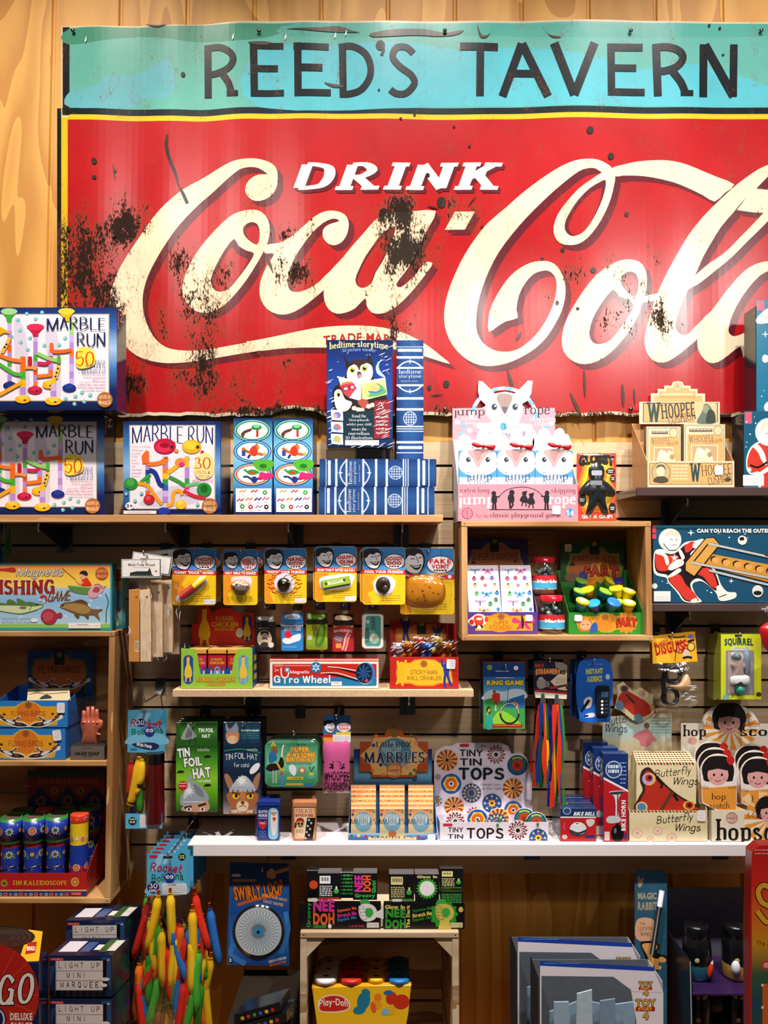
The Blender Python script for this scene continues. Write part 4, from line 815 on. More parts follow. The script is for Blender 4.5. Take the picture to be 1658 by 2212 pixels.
def bag(x,y0,d,label,hid=False,lean_=0):
    r=Emp('jump_rope_bag',label,'jump rope bag',W(x,yat(zj+.012,d),d),'rabbit bags in the pink display')
    w=81;a=A(fr(d));a.box(x-w/2,y0,x+w/2,y0+82,.018,'f6f2f6','5a9fd0',b=1.5);bunnyface(a,x,y0,w);bg=a.build('bag',r)
    for sx,(ex,ey,rx,ry,rt) in ((-1,(x-27+lean_,y0-10,15,26,-12)),(1,(x+24+lean_,y0-12,15,25,14))):
        e=A(fr(d-.002));e.slab(el(ex,ey,rx,ry,16,rt),.0015,'f8f4f6');e.e(ex+1*sx,ey-2,rx*.55,ry*.62,'edc4c6',rt);e.build('ear',r)
    b=A(fr(d+.002),'ribbon');cx,cy=x+12,y0-9
    for P in ([(cx,cy),(cx-20,cy-9),(cx-26,cy-4),(cx-14,cy+3)],[(cx,cy),(cx+18,cy-3),(cx+26,cy-1),(cx+20,cy+8)]):b.dome(cat(P,3,True),.004,'d01a22',3)
    b.ball(W(cx,cy,d+.004),.005,'b8141c');b.build('red_bow',bg,label='red ribbon bow');return r
for i,x in enumerate((1032,1114,1196)):bag(x,973,dj-.003,'white rabbit jump rope bag, red bow, '+('nearest the storybooks','in the middle of the pink tray','nearest the black stretchy figure')[i],lean_=(0,0,-4)[i])
for i,(x,y) in enumerate(((1058,962),(1130,962),(1192,960))):
    r=Emp('jump_rope_bag','rabbit bag whose ears peek out '+('behind the first rabbit bag','behind the middle rabbit bag','behind the end rabbit bag')[i],'jump rope bag',W(x,yat(zj+.012,.13),.13),'rabbit bags in the pink display')
    a=A(fr(.13));a.box(x-38,y,x+36,y+80,.018,'f6f2f6','5a9fd0',b=1.5);a.build('bag',r)
    for ex,rt in ((x-14,-10),(x+14,10)):e=A(fr(.128));e.slab(el(ex,y-12,14,24,14,rt),.0015,'f8f4f6');e.e(ex,y-14,7,14,'edc4c6',rt);e.build('ear',r)
# stretchy man in a blister pack
dg=.16;rg_=Emp('stretchy_toy','black stretchy man toy in a clear pack on a flaming orange card','toy',W(1288,yat(zj,dg),dg))
a=A(fr(dg));yb_=yat(zj,dg);a.box(1245,979,1330,yb_,.001,'d8381e','f0e8e0',rad=3)
for s_,c_ in ((1.0,'ef7a1e'),(.86,'f8b81e'),(.72,'fbe03a'),(.6,'ef8a1e')):a.sp([(1288+(x-1288)*s_,1050+(y-1050)*s_) for x,y in ((1262,985),(1288,980),(1314,986),(1326,1010),(1320,1035),(1330,1060),(1322,1090),(1310,1112),(1288,1105),(1266,1114),(1252,1090),(1258,1065),(1247,1045),(1256,1015))],c_)
a.t('GLOBBY',1250,985,1326,1008,'111','x',arc=6,out='f08a1e',ow=1.5).t('GET A GRIP!',1256,1112,1322,1120,'f6f0f0','x',out='c02a1e',ow=1)
for x,y,rx,ry in ((1318,1018,10,7),(1323,1034,6,8),(1257,1080,9,14),(1322,1098,8,12)):a.e(x,y,rx,ry,'151515').l([(x-rx*.6,y-2),(x+rx*.6,y-2)],2,'e8e4e0').l([(x-rx*.5,y+2),(x+rx*.5,y+2)],2,'e8e4e0')
a.build('backing_card',rg_)
gm=cat([(1288,1000),(1303,1008),(1305,1025),(1300,1034),(1312,1042),(1328,1060),(1326,1072),(1310,1068),(1308,1085),(1314,1110),(1302,1112),(1290,1090),(1276,1112),(1264,1110),(1272,1080),(1268,1066),(1252,1070),(1250,1060),(1266,1040),(1276,1033),(1270,1022),(1274,1006)],2,True)
b=A(fr(dg+.001),'gloss');b.dome(gm,.014,'1d2226',5,.5);fg=b.build('figure',rg_,label='black rubber man')
q=A(fr(dg+.0155),'card');q.r(1277,1016,1300,1027,'b9bec6',3,1).r(1274,1038,1300,1048,'8d939b',2);q.build('chest_print',fg)
b=A(fr(dg+.001),'blister');b.dome(rr(1243,972,1334,yb_-1,8),.019,'fff',5,.3,.3);b.build('clear_pack',rg_)
# ------------------------------------------------------------------ cushion display and spaceman boxes on the dark shelf
dw=.17;zw=ZS['dark'];OR='e3a463';CR='ddc6a4';BK='2c3436'
rw=Emp('display_box','vintage orange cushion prank display with stepped header on the dark shelf','display box',W(1492,yat(zw,dw),dw))
def wfront(a):
    a.r(1398,996,1585,1049,CR).r(1402,1000,1581,1047,BK).r(1403,1001,1580,1046,OR)
    a.e(1427,1021,20,23,BK).e(1427,1021,19,22,'b9a67c').e(1426,1018,9,12,'dcc8a0').sp([(1416,1014),(1420,1005),(1433,1005),(1437,1016),(1430,1008),(1420,1010)],'5a4a34').sp([(1410,1040),(1418,1030),(1436,1030),(1443,1040),(1428,1044)],'4a3e2e')
    a.lines(1450,1005,1485,1040,5,'f3dcb4',4,.4)
    a.t('W',1489,1001,1513,1041,'20403c','S').t('HOOPEE',1514,1003,1579,1026,BK,'s',rot=-4).t('CUSHION',1528,1026,1578,1044,BK,'s',rot=-12)
    a.e(1571,1036,6,5,'5a4a30').l([(1562,1036),(1579,1036)],1.5,BK)
yb_=yat(zw,dw)
tray(rw,1398,996,1585,yb_,dw,.045,CR,wfront,yb=915,side='c58f5a')
price(rw,fr(dw+.0015),1543,1005,1560,1026)
n=A(fr(.043));n.slab([(1405,850),(1420,849),(1420,840),(1434,840),(1434,833),(1449,833),(1453,825),(1463,823),(1473,825),(1477,833),(1491,833),(1491,840),(1506,840),(1506,850),(1522,850),(1523,960),(1405,960)],.0012,CR,'9fb4d0')
n.p([(1412,855),(1424,855),(1424,845),(1438,845),(1438,838),(1488,838),(1488,845),(1502,845),(1502,855),(1516,855),(1516,880),(1412,880)],OR).e(1463,836,9,10,'9a8458').e(1463,836,8,9,'cdb488').e(1463,835,4,5,'b49868').r(1430,850,1496,853,'f0d8b0').r(1424,857,1502,859,'d08a4a')
n.build('header_card',rw)
n=A(fr(.07));n.box(1380,868,1554,916,.0012,CR,'8fa4c4',rad=2);n.r(1388,870,1550,912,'4a4a42').r(1390,872,1548,911,OR)
n.r(1500,868,1546,914,'c7b78c').sp([(1505,914),(1515,890),(1522,872),(1535,880),(1540,900),(1544,914)],'5c6a5a').e(1524,884,7,9,'8a8a70').sp([(1524,905),(1530,885),(1542,890),(1544,912),(1526,914)],'28342e')
n.t('W',1396,869,1427,912,'20403c','S').t('HOOPEE',1427,870,1500,902,'1c2426','S',rot=-5).t('CUSHION',1442,894,1502,912,BK,'s',rot=-12);n.build('banner',rw)
def wpack(x0,y0,x1,d,label,tilt=0):
    r=Emp('cushion_packet',label,'packet',W((x0+x1)/2,yat(zw+.01,d),d),'cushion packets in the orange display');k=(x1-x0)/88
    a=A(fr(d));a.box(x0,y0,x1,1030,.02,CR,'8f7a5a',b=1);a.r(x0+3,y0+3,x1-3,1028,'6a5a48').r(x0+4,y0+4,x1-4,1027,CR)
    a.r(x0+8,y0+22,x1-5,1026,OR).r(x0+12,y0+10,x1-28,y0+17,'6a5444').lines(x0+14,y0+11,x1-30,y0+17,1,'d8c4a4',5).e(x1-16,y0+14,10,11,'8f7a54').e(x1-16,y0+14,8.5,9.5,'d4bf94')
    a.t('WHOOPEE',x0+11,y0+24,x1-24,y0+39,'5c5048','s',rot=-3).t('CUSHION',x0+46,y0+33,x1-6,y0+41,'7a5c44','s',rot=-8)
    a.r(x0+16,y0+45,x1-16,1026,'e8d4b0').r(x0+18,y0+47,x1-18,1026,'b99a74').sp([(x0+22,1024),(x0+26,y0+60),(x0+34,y0+50),(x0+42,y0+60),(x0+50,y0+52),(x0+60,y0+64),(x0+64,1024)],'ead2ac').e(x0+38,y0+60,6,7,'f4e4c8').e(x0+56,y0+66,5,6,'a5845c');a.build('packet_front',r)
wpack(1395,921,1470,.135,'orange vintage cushion packet at the slanting edge of the display tray');wpack(1476,916,1566,.14,'orange vintage cushion packet nearest the spaceman boxes')
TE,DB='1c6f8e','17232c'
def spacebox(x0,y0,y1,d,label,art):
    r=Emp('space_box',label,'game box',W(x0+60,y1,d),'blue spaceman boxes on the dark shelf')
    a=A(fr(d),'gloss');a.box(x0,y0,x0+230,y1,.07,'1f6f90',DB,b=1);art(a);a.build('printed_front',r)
    b=A(px(x0-.3,y0,d),'gloss');R=random.Random(4)
    for i in range(8):b.e(x0-R.uniform(3,11),y0+18+i*(y1-y0-30)/8,3,7,'d8c08a' if i % 2 else 'a8342a',n=10)
    b.build('printed_side',r)
def stars(a,x0,y0,x1,y1,n,sd):
    R=random.Random(sd)
    for i in range(n):
        x,y=R.uniform(x0,x1),R.uniform(y0,y1);a.e(x,y,R.uniform(.8,2.4),R.uniform(.6,1.8),'dfeef0',n=7)
zs1=yat(zw,.165)
def sb1(a):
    a.r(1633,648,1700,886,TE).r(1634,650,1650,670,'c8566a');stars(a,1640,700,1740,880,26,3);a.sp([(1632,690),(1645,675),(1660,665),(1690,660),(1680,690),(1640,700)],'e4e2d4').e(1655,685,8,5,'b8c4c0').st(1652,722,2,8,4,'eef6f4').e(1652,775,7,9,'eceade').e(1690,810,30,26,'e8e4d4').e(1665,880,16,14,'e0e4dc')
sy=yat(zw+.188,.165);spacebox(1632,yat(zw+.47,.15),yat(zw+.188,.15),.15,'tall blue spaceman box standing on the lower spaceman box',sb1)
def man(a,cx,cy,s):
    Z=lambda P:[(cx+x*s,cy+y*s) for x,y in P]
    a.sp(Z([(-30,20),(-44,45),(-46,75),(-38,92),(-20,98),(-14,130),(0,150),(70,150),(74,40),(50,18),(0,8)]),'e8e6da').sp(Z([(-28,24),(-41,48),(-43,74),(-34,90),(-12,88),(-8,128),(4,147),(68,147),(70,44),(46,22),(0,12)]),'c93a2c')
    a.sp(Z([(-30,22),(-16,18),(0,40),(6,70),(-6,60),(-16,38)]),'ebe8dc').l(Z([(-36,70),(-16,76),(8,62)]),5*s,'1a1414',3).sp(Z([(-20,96),(14,70),(24,62),(26,72),(0,92)]),'eeeadc')
    a.e(cx+10*s,cy-14*s,34*s,36*s,'a8c4c4').e(cx+10*s,cy-14*s,32*s,34*s,'dfe8e0').e(cx+13*s,cy-10*s,22*s,26*s,'f2eee2').sp(Z([(-8,-14),(-6,-34),(10,-44),(30,-38),(34,-20),(26,-28),(8,-30)]),'d8d2b8').l(Z([(4,-10),(12,-11)]),1.5*s,'333').l(Z([(20,-11),(28,-10)]),1.5*s,'333').l(Z([(10,6),(22,6)]),1.5*s,'444')
def sb2(a):
    a.r(1606,888,1700,1049,'17556f').r(1608,890,1623,915,'c8566a');stars(a,1610,900,1700,1030,14,9);man(a,1650,945,.85);a.e(1617,1015,5,5,'c8d4d0').r(1604,1026,1649,1049,'eee8e2').lines(1608,1034,1645,1047,3,'bbb')
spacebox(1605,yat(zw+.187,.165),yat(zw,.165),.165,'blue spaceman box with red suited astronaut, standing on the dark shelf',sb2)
# long space game on the lower dark shelf
zd2=ZS['dark2'];dq=.15
r=Emp('space_game_box','long blue space game box with a floating astronaut holding a wooden ramp','game box',W(1540,yat(zd2,dq),dq))
a=A(fr(dq),'gloss');yb_=yat(zd2,dq);a.box(1409,1135,1760,yb_,.06,'1d4c68',DB,b=1);stars(a,1420,1140,1740,1290,50,6)
a.g(1409,1135,1760,1142,['2d87a8','1d4c68']);a.p([(1408,1136),(1416,1136),(1416,1150),(1408,1152)],'c8405a').p([(1408,1154),(1416,1153),(1416,1164),(1408,1164)],'c8405a')
W_='e9e6da'
a.sp([(1412,1195),(1425,1186),(1455,1190),(1478,1172),(1500,1168),(1520,1166),(1520,1185),(1500,1200),(1540,1225),(1556,1262),(1570,1278),(1588,1280),(1586,1292),(1555,1298),(1545,1280),(1520,1258),(1505,1256),(1494,1264),(1502,1285),(1514,1300),(1478,1300),(1462,1280),(1442,1258),(1438,1248),(1412,1238)],W_)
a.sp([(1414,1196),(1430,1194),(1455,1196),(1480,1176),(1500,1172),(1508,1180),(1490,1196),(1500,1216),(1536,1228),(1552,1262),(1544,1276),(1518,1254),(1502,1250),(1490,1262),(1498,1284),(1508,1298),(1480,1298),(1464,1278),(1444,1256),(1440,1242),(1416,1234)],'241c20')
a.sp([(1414,1198),(1430,1196),(1444,1200),(1462,1200),(1466,1222),(1452,1230),(1420,1232)],'cc3a2e').sp([(1445,1242),(1468,1242),(1480,1262),(1498,1280),(1505,1296),(1482,1296),(1464,1276),(1446,1256)],'cc3a2e').sp([(1508,1230),(1532,1228),(1546,1255),(1546,1270),(1534,1266),(1518,1246),(1504,1240)],'cc3a2e').sp([(1478,1180),(1492,1170),(1500,1172),(1496,1184),(1482,1194)],'cc3a2e')
a.sp([(1415,1192),(1424,1190),(1440,1200),(1444,1218),(1438,1220),(1432,1202),(1418,1197)],W_).sp([(1464,1188),(1470,1188),(1478,1204),(1472,1208)],W_).st(1456,1205,3,9,5,W_).sp([(1442,1226),(1455,1212),(1472,1208),(1476,1218),(1464,1226),(1448,1232)],W_).sp([(1440,1246),(1464,1228),(1470,1234),(1450,1246)],W_).sp([(1495,1182),(1500,1170),(1515,1164),(1520,1170),(1508,1184)],W_).sp([(1546,1268),(1556,1264),(1562,1276),(1584,1282),(1582,1290),(1556,1294),(1550,1284)],W_).l([(1552,1290),(1568,1284)],2,'222').sp([(1492,1296),(1502,1292),(1506,1300),(1492,1300)],W_)
a.e(1446,1166,25,25,'9fb8b8').e(1446,1166,24,24,'d6e0da').e(1450,1166,16,19,'f2eee4').sp([(1436,1160),(1440,1148),(1452,1145),(1464,1152),(1464,1160),(1450,1156)],'d4ceb4').l([(1446,1166),(1452,1165)],1.4,'333').l([(1458,1165),(1463,1166)],1.4,'333').l([(1450,1178),(1460,1177)],1.4,'555').l([(1432,1174),(1444,1188),(1460,1188)],1.6,'222',3)
a.p([(1530,1195),(1760,1240),(1760,1285),(1524,1222)],'1a1414').p([(1532,1196),(1760,1238),(1760,1272),(1520,1218)],'c98e3e').p([(1520,1220),(1760,1275),(1760,1284),(1545,1228)],'b07a30')
for i in range(9):x=1541+24*i;a.e(x,1208+5*i,8,7,'2a1c10',n=14).e(x+3,1210+5*i,8,6.5,'d8a052',n=14)
a.p([(1523,1161),(1542,1160),(1554,1176),(1500,1248),(1478,1233),(1478,1214)],'1a1414').p([(1524,1163),(1540,1162),(1552,1176),(1498,1244),(1480,1232),(1480,1216)],'d09a4c').l([(1529,1174),(1498,1212)],3,'222')
for P in ([(1528,1174),(1760,1225)],[(1492,1215),(1760,1268)],[(1530,1232),(1760,1288)]):a.l(P,6,'1c1c20').l(P,4,'e8e8e0').l(P,1,'1c1c20')
a.t('CAN YOU REACH THE OUTER PLANETS?',1504,1142,1718,1151,'e8e4da','x');a.e(1602,1167,10,10,'e6e2d4').sp([(1596,1162),(1604,1160),(1606,1166),(1598,1168)],'222').e(1635,1277,12,13,'dcdcd0').e(1635,1281,9,5,'222').st(1491,1151,2,8,4,'e8f2ee').st(1578,1255,1.5,6,4,'e8f2ee').e(1413,1266,6,6,'d8dcd0').r(1411,1277,1447,1299,'eae6e0').lines(1414,1288,1443,1298,3,'c4c0bc').l([(1652,1196),(1672,1206)],8,'4a3a44')
a.build('printed_front',r)
# ------------------------------------------------------------------ left column: fishing game, streamers, crate goods
zl,zl2=ZC1;zlm=ZS['tall1644']
def fishing(a):
    a.r(-150,1216,242,1362,'2f93a0',3).g(-145,1220,238,1270,['e0904a','f2c24a','f6d45e']).g(-145,1270,238,1352,['a8c8e4','8ab8e0','9cc4e0','b8d4e4']).r(-145,1348,238,1356,'8fbf5a')
    R=random.Random(2)
    for i in range(26):a.e(R.uniform(-140,230),R.uniform(1275,1345),R.uniform(1,4),R.uniform(1,4),'cfe2f2',n=8)
    a.t('Magnetic',37,1227,137,1250,'e8e4e8','h',sh=8,out='6a7a8a',ow=1);a.sp([(-60,1226),(0,1228),(30,1226),(32,1236),(0,1233),(-60,1238)],'b8322a')
    a.t('FISHING',-22,1250,119,1280,'a82a26','b',arc=-3,out='f4e8d8',ow=1.6).r(-40,1271,122,1282,'8a3a4a') if 0 else a.t('FISHING',-22,1250,119,1281,'a82a26','S',arc=-3,out='f4e8d8',ow=1.6)
    a.t('GAME',105,1277,154,1298,'7a4a2a','h',sh=8,rot=-5,out='f0e0c8',ow=.8)
    a.l([(134,1227),(163,1252)],1.2,'6a5a1a').sp([(150,1266),(190,1268),(226,1268),(210,1282),(180,1284),(156,1278)],'5f8a4a').l([(146,1265),(190,1269),(230,1267)],2.5,'8faa6a').sp([(175,1264),(178,1252),(186,1247),(194,1256),(197,1265)],'d8342a').l([(164,1253),(172,1261),(180,1257)],4,'e8a07a',3).e(180,1243,7,8,'e8a888').sp([(172,1240),(175,1234),(185,1233),(190,1240),(186,1244),(176,1240)],'2a2622')
    globe(a,220,1239,14,'b0542a','e0a060')
    a.sp([(190,1282),(198,1268),(210,1262),(222,1266),(224,1276),(214,1284),(210,1290),(196,1292)],'d8a0aa').sp([(200,1278),(206,1268),(216,1270),(212,1280)],'a84a5a').l([(200,1288),(199,1296)],2,'c87a8a').l([(204,1264),(214,1262),(222,1272)],2,'9a4a50',3)
    a.l([(228,1282),(234,1300),(230,1320),(229,1345)],2,'3f6a3a',4)
    a.sp([(-40,1306),(0,1302),(20,1304),(60,1300),(80,1303),(94,1306),(88,1314),(66,1322),(40,1326),(0,1320),(-40,1314)],'5a7a42').sp([(-40,1310),(20,1308),(70,1310),(92,1308),(86,1314),(64,1321),(40,1325),(0,1319)],'cfd8a8').sp([(15,1303),(20,1294),(34,1301)],'5a7a42').sp([(37,1292),(55,1300),(40,1302)],'5a7a42').e(80,1306,2,2,'222').l([(64,1300),(68,1308),(64,1318)],1.4,'4a5a32',3).e(50,1313,8,3,'6a7a4a')
    a.sp([(129,1310),(138,1302),(150,1300),(165,1298),(175,1296),(186,1302),(198,1315),(222,1316),(212,1324),(216,1340),(202,1328),(186,1330),(165,1326),(145,1318)],'7a5a3a').sp([(132,1311),(150,1304),(180,1306),(196,1318),(180,1326),(150,1317)],'a5834a').e(136,1308,2,2,'1a1a1a').sp([(160,1300),(176,1295),(190,1304)],'5f4226').sp([(160,1325),(172,1328),(168,1336)],'6a4c2c').sp([(182,1328),(192,1330),(190,1337)],'6a4c2c')
    a.e(106,1332,18,17,'a83244',rot=20).e(130,1329,5,6,'a83244').p([(118,1326),(128,1324),(128,1334),(118,1336)],'a83244').sp([(92,1330),(104,1320),(116,1328),(110,1340),(98,1342)],'bc4a58').e(92,1336,1.5,1.5,'222')
    a.l([(87,1296),(90,1288),(98,1288),(101,1295),(95,1299)],4,'c8342a',4).e(87,1296,2.5,2.5,'e8e8e8').e(96,1299,2.5,2.5,'e8e8e8')
    a.t('really magnetic game',-30,1331,68,1338,'9aa8c8','s').t('for the whole family!',-30,1339,68,1346,'9aa8c8','s')
    for x in (70,74):a.e(x+2,1340,6,4,'e6eaf4')
d=.15;r=Emp('fishing_game_box','turquoise magnetic fishing game box standing on top of the tall crate','game box',W(120,yat(zl,d),d))
a=A(fr(d),'gloss');a.box(-150,1216,242,yat(zl,d),.035,'2a8a98','1f6f80',b=1,rad=2);fishing(a);warn(r,fr(d+.0015),148,1346,217,1357);a.build('printed_front',r)
r=Emp('fishing_game_box','second fishing game box showing only its end beside the whistle bags','game box',W(200,yat(zl,.095),.095))
a=A(fr(.095),'gloss');a.box(-110,1222,270,yat(zl,.095),.035,'2a8a98','1f6f80',b=1,rad=2);a.g(-100,1227,264,1275,['e0904a','f2c24a']).g(-100,1275,264,1350,['8ab8e0','a8c8d8','6a9a5a']).sp([(244,1316),(262,1316),(254,1326),(256,1340)],'6a4c2c');globe(a,254,1242,14,'b0542a','e0a060');a.r(247,1344,255,1352,'e0dcd4');a.build('printed_front',r)
def strands(root,x0,y0,x1,y1,d,cols,w=7,sd=1,spread=1.0,name='ribbon_strand'):
    R=random.Random(sd);n=len(cols)
    for i,c in enumerate(cols):
        xa=x0+(x1-x0)*(i+.5)/n;xm=(x0+x1)/2;xb=xm+(xa-xm)*spread+R.uniform(-4,4);dd=d+R.uniform(-.012,.012);ye=y1-R.uniform(0,18)
        P=cat([(xa,y0,dd),(xa*.6+xb*.4+R.uniform(-2,2),y0+(ye-y0)*.35,dd+.002),(xa*.2+xb*.8+R.uniform(-3,3),y0+(ye-y0)*.7,dd+.004),(xb,ye,dd+.002)],5)
        G=[]
        for k,(x,y,q) in enumerate(P):
            tw=.6+.4*math.sin(k*.5+i);G.append([W(x-w/2*tw,y,q+.002),W(x,y,q+.0035),W(x+w/2*tw,y,q)])
        a=A(mat='ribbon');a.grid(G,c);a.build(name,root)
r=Emp('ribbon_streamer','blue and green ribbon streamers hanging under the long shelf end','streamer',W(8,1140,.08))
strands(r,-16,1132,24,1222,.07,['2a3a9a','23409a','1d6a9a','2f8a2e','3f9a2a'],9,4);A(mat='metal').tube([W(4,1131,.0),W(4,1131,.07)],.002,'ccc',6).build('hanger',r)
# flying birds trays
def bird(a,P,f=1,s=1):
    cx,cy=P;Z=lambda Q:[(cx+x*f*s,cy+y*s) for x,y in Q]
    a.sp(Z([(-36,-12),(-20,-6),(0,-2),(14,-10),(18,-8),(8,2),(24,4),(36,14),(10,16),(-8,10),(-22,2),(-38,-4)]),'f0eae6').sp(Z([(-34,-11),(-20,-4),(0,0),(13,-8),(16,-7),(6,3),(22,6),(33,13),(10,14),(-6,8),(-22,0)]),'2a2428').sp(Z([(-16,-2),(2,3),(4,9),(-8,6)]),'e6ded8').sp(Z([(8,6),(20,8),(14,12)]),'8a3a2a').l(Z([(-36,-16),(-20,-5)]),3*s,'2a2428').l(Z([(-30,-4),(20,-1)]),1.5*s,'c86a4a')
def birdfront(a,x0,y0,x1,y1):
    w=x1-x0;cx=x0+w*.45;a.r(x0,y0,x1,y1,'2c7cc8');h=y1-y0
    T=[(x0+w*.07,y0+h*.22),(cx-w*.18,y0+h*.22),(cx-w*.08,y0+h*.06),(cx,y0+h*.03),(cx+w*.08,y0+h*.06),(cx+w*.18,y0+h*.22),(x0+w*.84,y0+h*.22),(x0+w*.88,y0+h*.5),(x0+w*.84,y0+h*.9),(cx,y0+h*.98),(x0+w*.05,y0+h*.9),(x0+w*.03,y0+h*.5)]
    a.p([(cx+(x-cx)*1.025,(y0+y1)/2+(y-(y0+y1)/2)*1.05) for x,y in T],'b8c27a').p(T,'e8a024').e(cx,y0+h*.42,w*.17,h*.38,'dd7a22');globe(a,cx,y0+h*.16,8,'b0622a','6a3412')
    a.t('FLYING BIRDS',cx-w*.24,y0+h*.38,cx+w*.24,y0+h*.57,'a03a24','t')
    for sx in (-1,1):a.p([(cx+sx*w*.34-4,y0+h*(.5-.04*sx)),(cx+sx*w*.34+4,y0+h*(.5-.04*sx)),(cx+sx*w*.34,y0+h*(.5+.06*sx))],'22201c')
    bird(a,(cx-w*.22,y0+h*.73),1,w/160);bird(a,(cx+w*.24,y0+h*.73),-1,w/160)
def birdbox(x0,y0,x1,dF,dB,z,label,yb):
    r=Emp('display_box',label,'display box',W((x0+x1)/2,yat(z,dF),dF),'flying bird trays in the tall crate')
    yb_=yat(z,dF);tray(r,x0,y0,x1,yb_,dF,dB,'2c7cc8',lambda a:birdfront(a,x0,y0,x1,yb_),yb=yb,side='2a70c0');return r
dz=.055
b1=birdbox(-14,1574,141,.155,.03,zlm,'bright blue flying birds tray standing on the crate divider',1555)
price(b1,fr(.157),114,1577,132,1600,-8)
zt1=W(0,1572,.155).z
b2=birdbox(-8,1514,146,.15,.03,zt1,'bright blue flying birds tray stacked on its twin, header behind',1480)
price(b2,fr(.152),123,1518,140,1540)
n=A(fr(.031));n.box(60,1404,202,1515,.0012,'1f4a80','2c7cc8');n.p([(72,1424),(104,1422),(114,1414),(130,1411),(146,1414),(154,1422),(184,1424),(188,1450),(184,1500),(72,1500),(68,1450)],'6a7a4a').p([(76,1428),(106,1426),(116,1418),(130,1415),(144,1418),(152,1426),(180,1428),(184,1450),(180,1498),(76,1498),(72,1450)],'c46a22').r(117,1406,139,1436,'17231c').e(128,1414,6,6,'8a8a2a').t('FLYING BIRDS',84,1439,172,1454,'3a1a10','t');bird(n,(100,1475),1,1);bird(n,(160,1475),-1,.9);n.build('header_card',b2)
for k in range(5):
    r=Emp('bird_glider','cream flying bird packet lying '+('uppermost','second','third','fourth','lowest')[k]+' in the blue tray','packet',W(105,1512,.1),'bird packets in the blue tray')
    a=A(lean(1512,.135-.018*k,1490,.125-.018*k));a.slab([(60,1497-k*2.2),(150,1494-k*2.2),(152,1513),(58,1513)],.0015,'e4cda4');a.sp([(85,1510),(100,1500-k),(112,1508)],'2a3a38').l([(62,1500-k*2),(80,1497-k*2),(100,1499-k*2),(146,1496-k*2)],1.5,'4a5a3a');a.build('packet',r)
# hand soap in a clear box
ds=.155;r=Emp('soap_box','clear box holding a pink hand shaped soap beside the bird trays','soap box',W(190,yat(zlm,ds),ds))
yb_=yat(zlm,ds);a=A(fr(ds));a.box(152,1612,226,yb_,.06,'6a5f5a','3a3432',b=1);a.t('HAND SOAP',162,1624,214,1632,'181414','x').lines(178,1616,200,1619,1,'222').lines(178,1634,200,1637,1,'222');a.build('grey_base',r,label='grey printed base')
a=A(fr(ds),'clear');a.box(153,1512,225,1611,.058,'eee',b=1);a.t('HAND SOAP',159,1530,167,1610,'8fa4a4','x',up=1);a.build('clear_cover',r)
a=A(fr(ds-.035),'jelly');a.dome(cat([(176,1612),(178,1590),(174,1568),(178,1545),(186,1540),(206,1540),(212,1552),(220,1556),(219,1575),(214,1600),(208,1613)],3,True),.012,'d06a50',5)
for x,y0,w in ((181,1532,4.5),(190,1524,4.8),(200,1523,4.8),(209,1529,4.4)):a.tube([W(x+1,1560,ds-.028),W(x,1545,ds-.027),W(x,y0+3,ds-.027)],[.0054,.0054,.0042],'d06a50',8)
a.tube([W(212,1585,ds-.026),W(217,1570,ds-.024),W(219,1556,ds-.024)],[.006,.0055,.0042],'d06a50',8);a.build('hand_soap',r,label='pink translucent hand')
# tin kaleidoscopes
dk=.155;yk_=yat(zl2,dk);r=Emp('display_box','red kaleidoscope tray with patterned header in the lower crate level','display box',W(90,yk_,dk))
def kfront(a):
    a.r(-72,1886,187,yk_,'b8201c').r(-72,1924,187,yk_,'1c3484').r(-72,1922,187,1925,'e8c87a');a.t('TIN KALEIDOSCOPE',27,1902,145,1912,'e8b83a','S');a.st(9,1908,4,10,10,'e8b83a').e(9,1908,4,4,'1d5a3a');a.e(162,1905,9,10,'d8a04a').st(162,1905,4,8,8,'b8402a').e(162,1905,3,3,'e8c060')
    for i,x in enumerate(range(-10,150,11)):a.e(x,1932,3+(i % 3),3+(i % 3)*.8,('e08a6a','8aa0b8','c0504a')[i % 3]).e(x,1932,1.5,1.5,'2a3a6a')
    a.r(152,1927,177,1934,'d8203a',3).t('Schylling',156,1928,173,1933,'f0d8dc','h')
tray(r,-72,1886,187,yk_,dk,.03,'b8201c',kfront,side='9a1c1a',yb=1780)
n=A(fr(.031));n.box(60,1668,226,1800,.0012,'8e231c','6a1a16');n.r(60,1664,226,1678,'1c4a2c');n.t('TIN KALEIDOSCOPE',80,1683,214,1693,'b8702a','S')
for x in (88,146,204):n.p([(x-30,1735),(x,1698),(x+30,1735),(x,1775)],'1c2a5a').st(x,1730,7,15,9,'b86a3a').e(x,1730,6,6,'3a2a4a')
for x in (117,174):n.st(x,1708,5,11,10,'c88a3a').e(x,1708,4,4,'1d5a3a')
n.build('header_card',r)
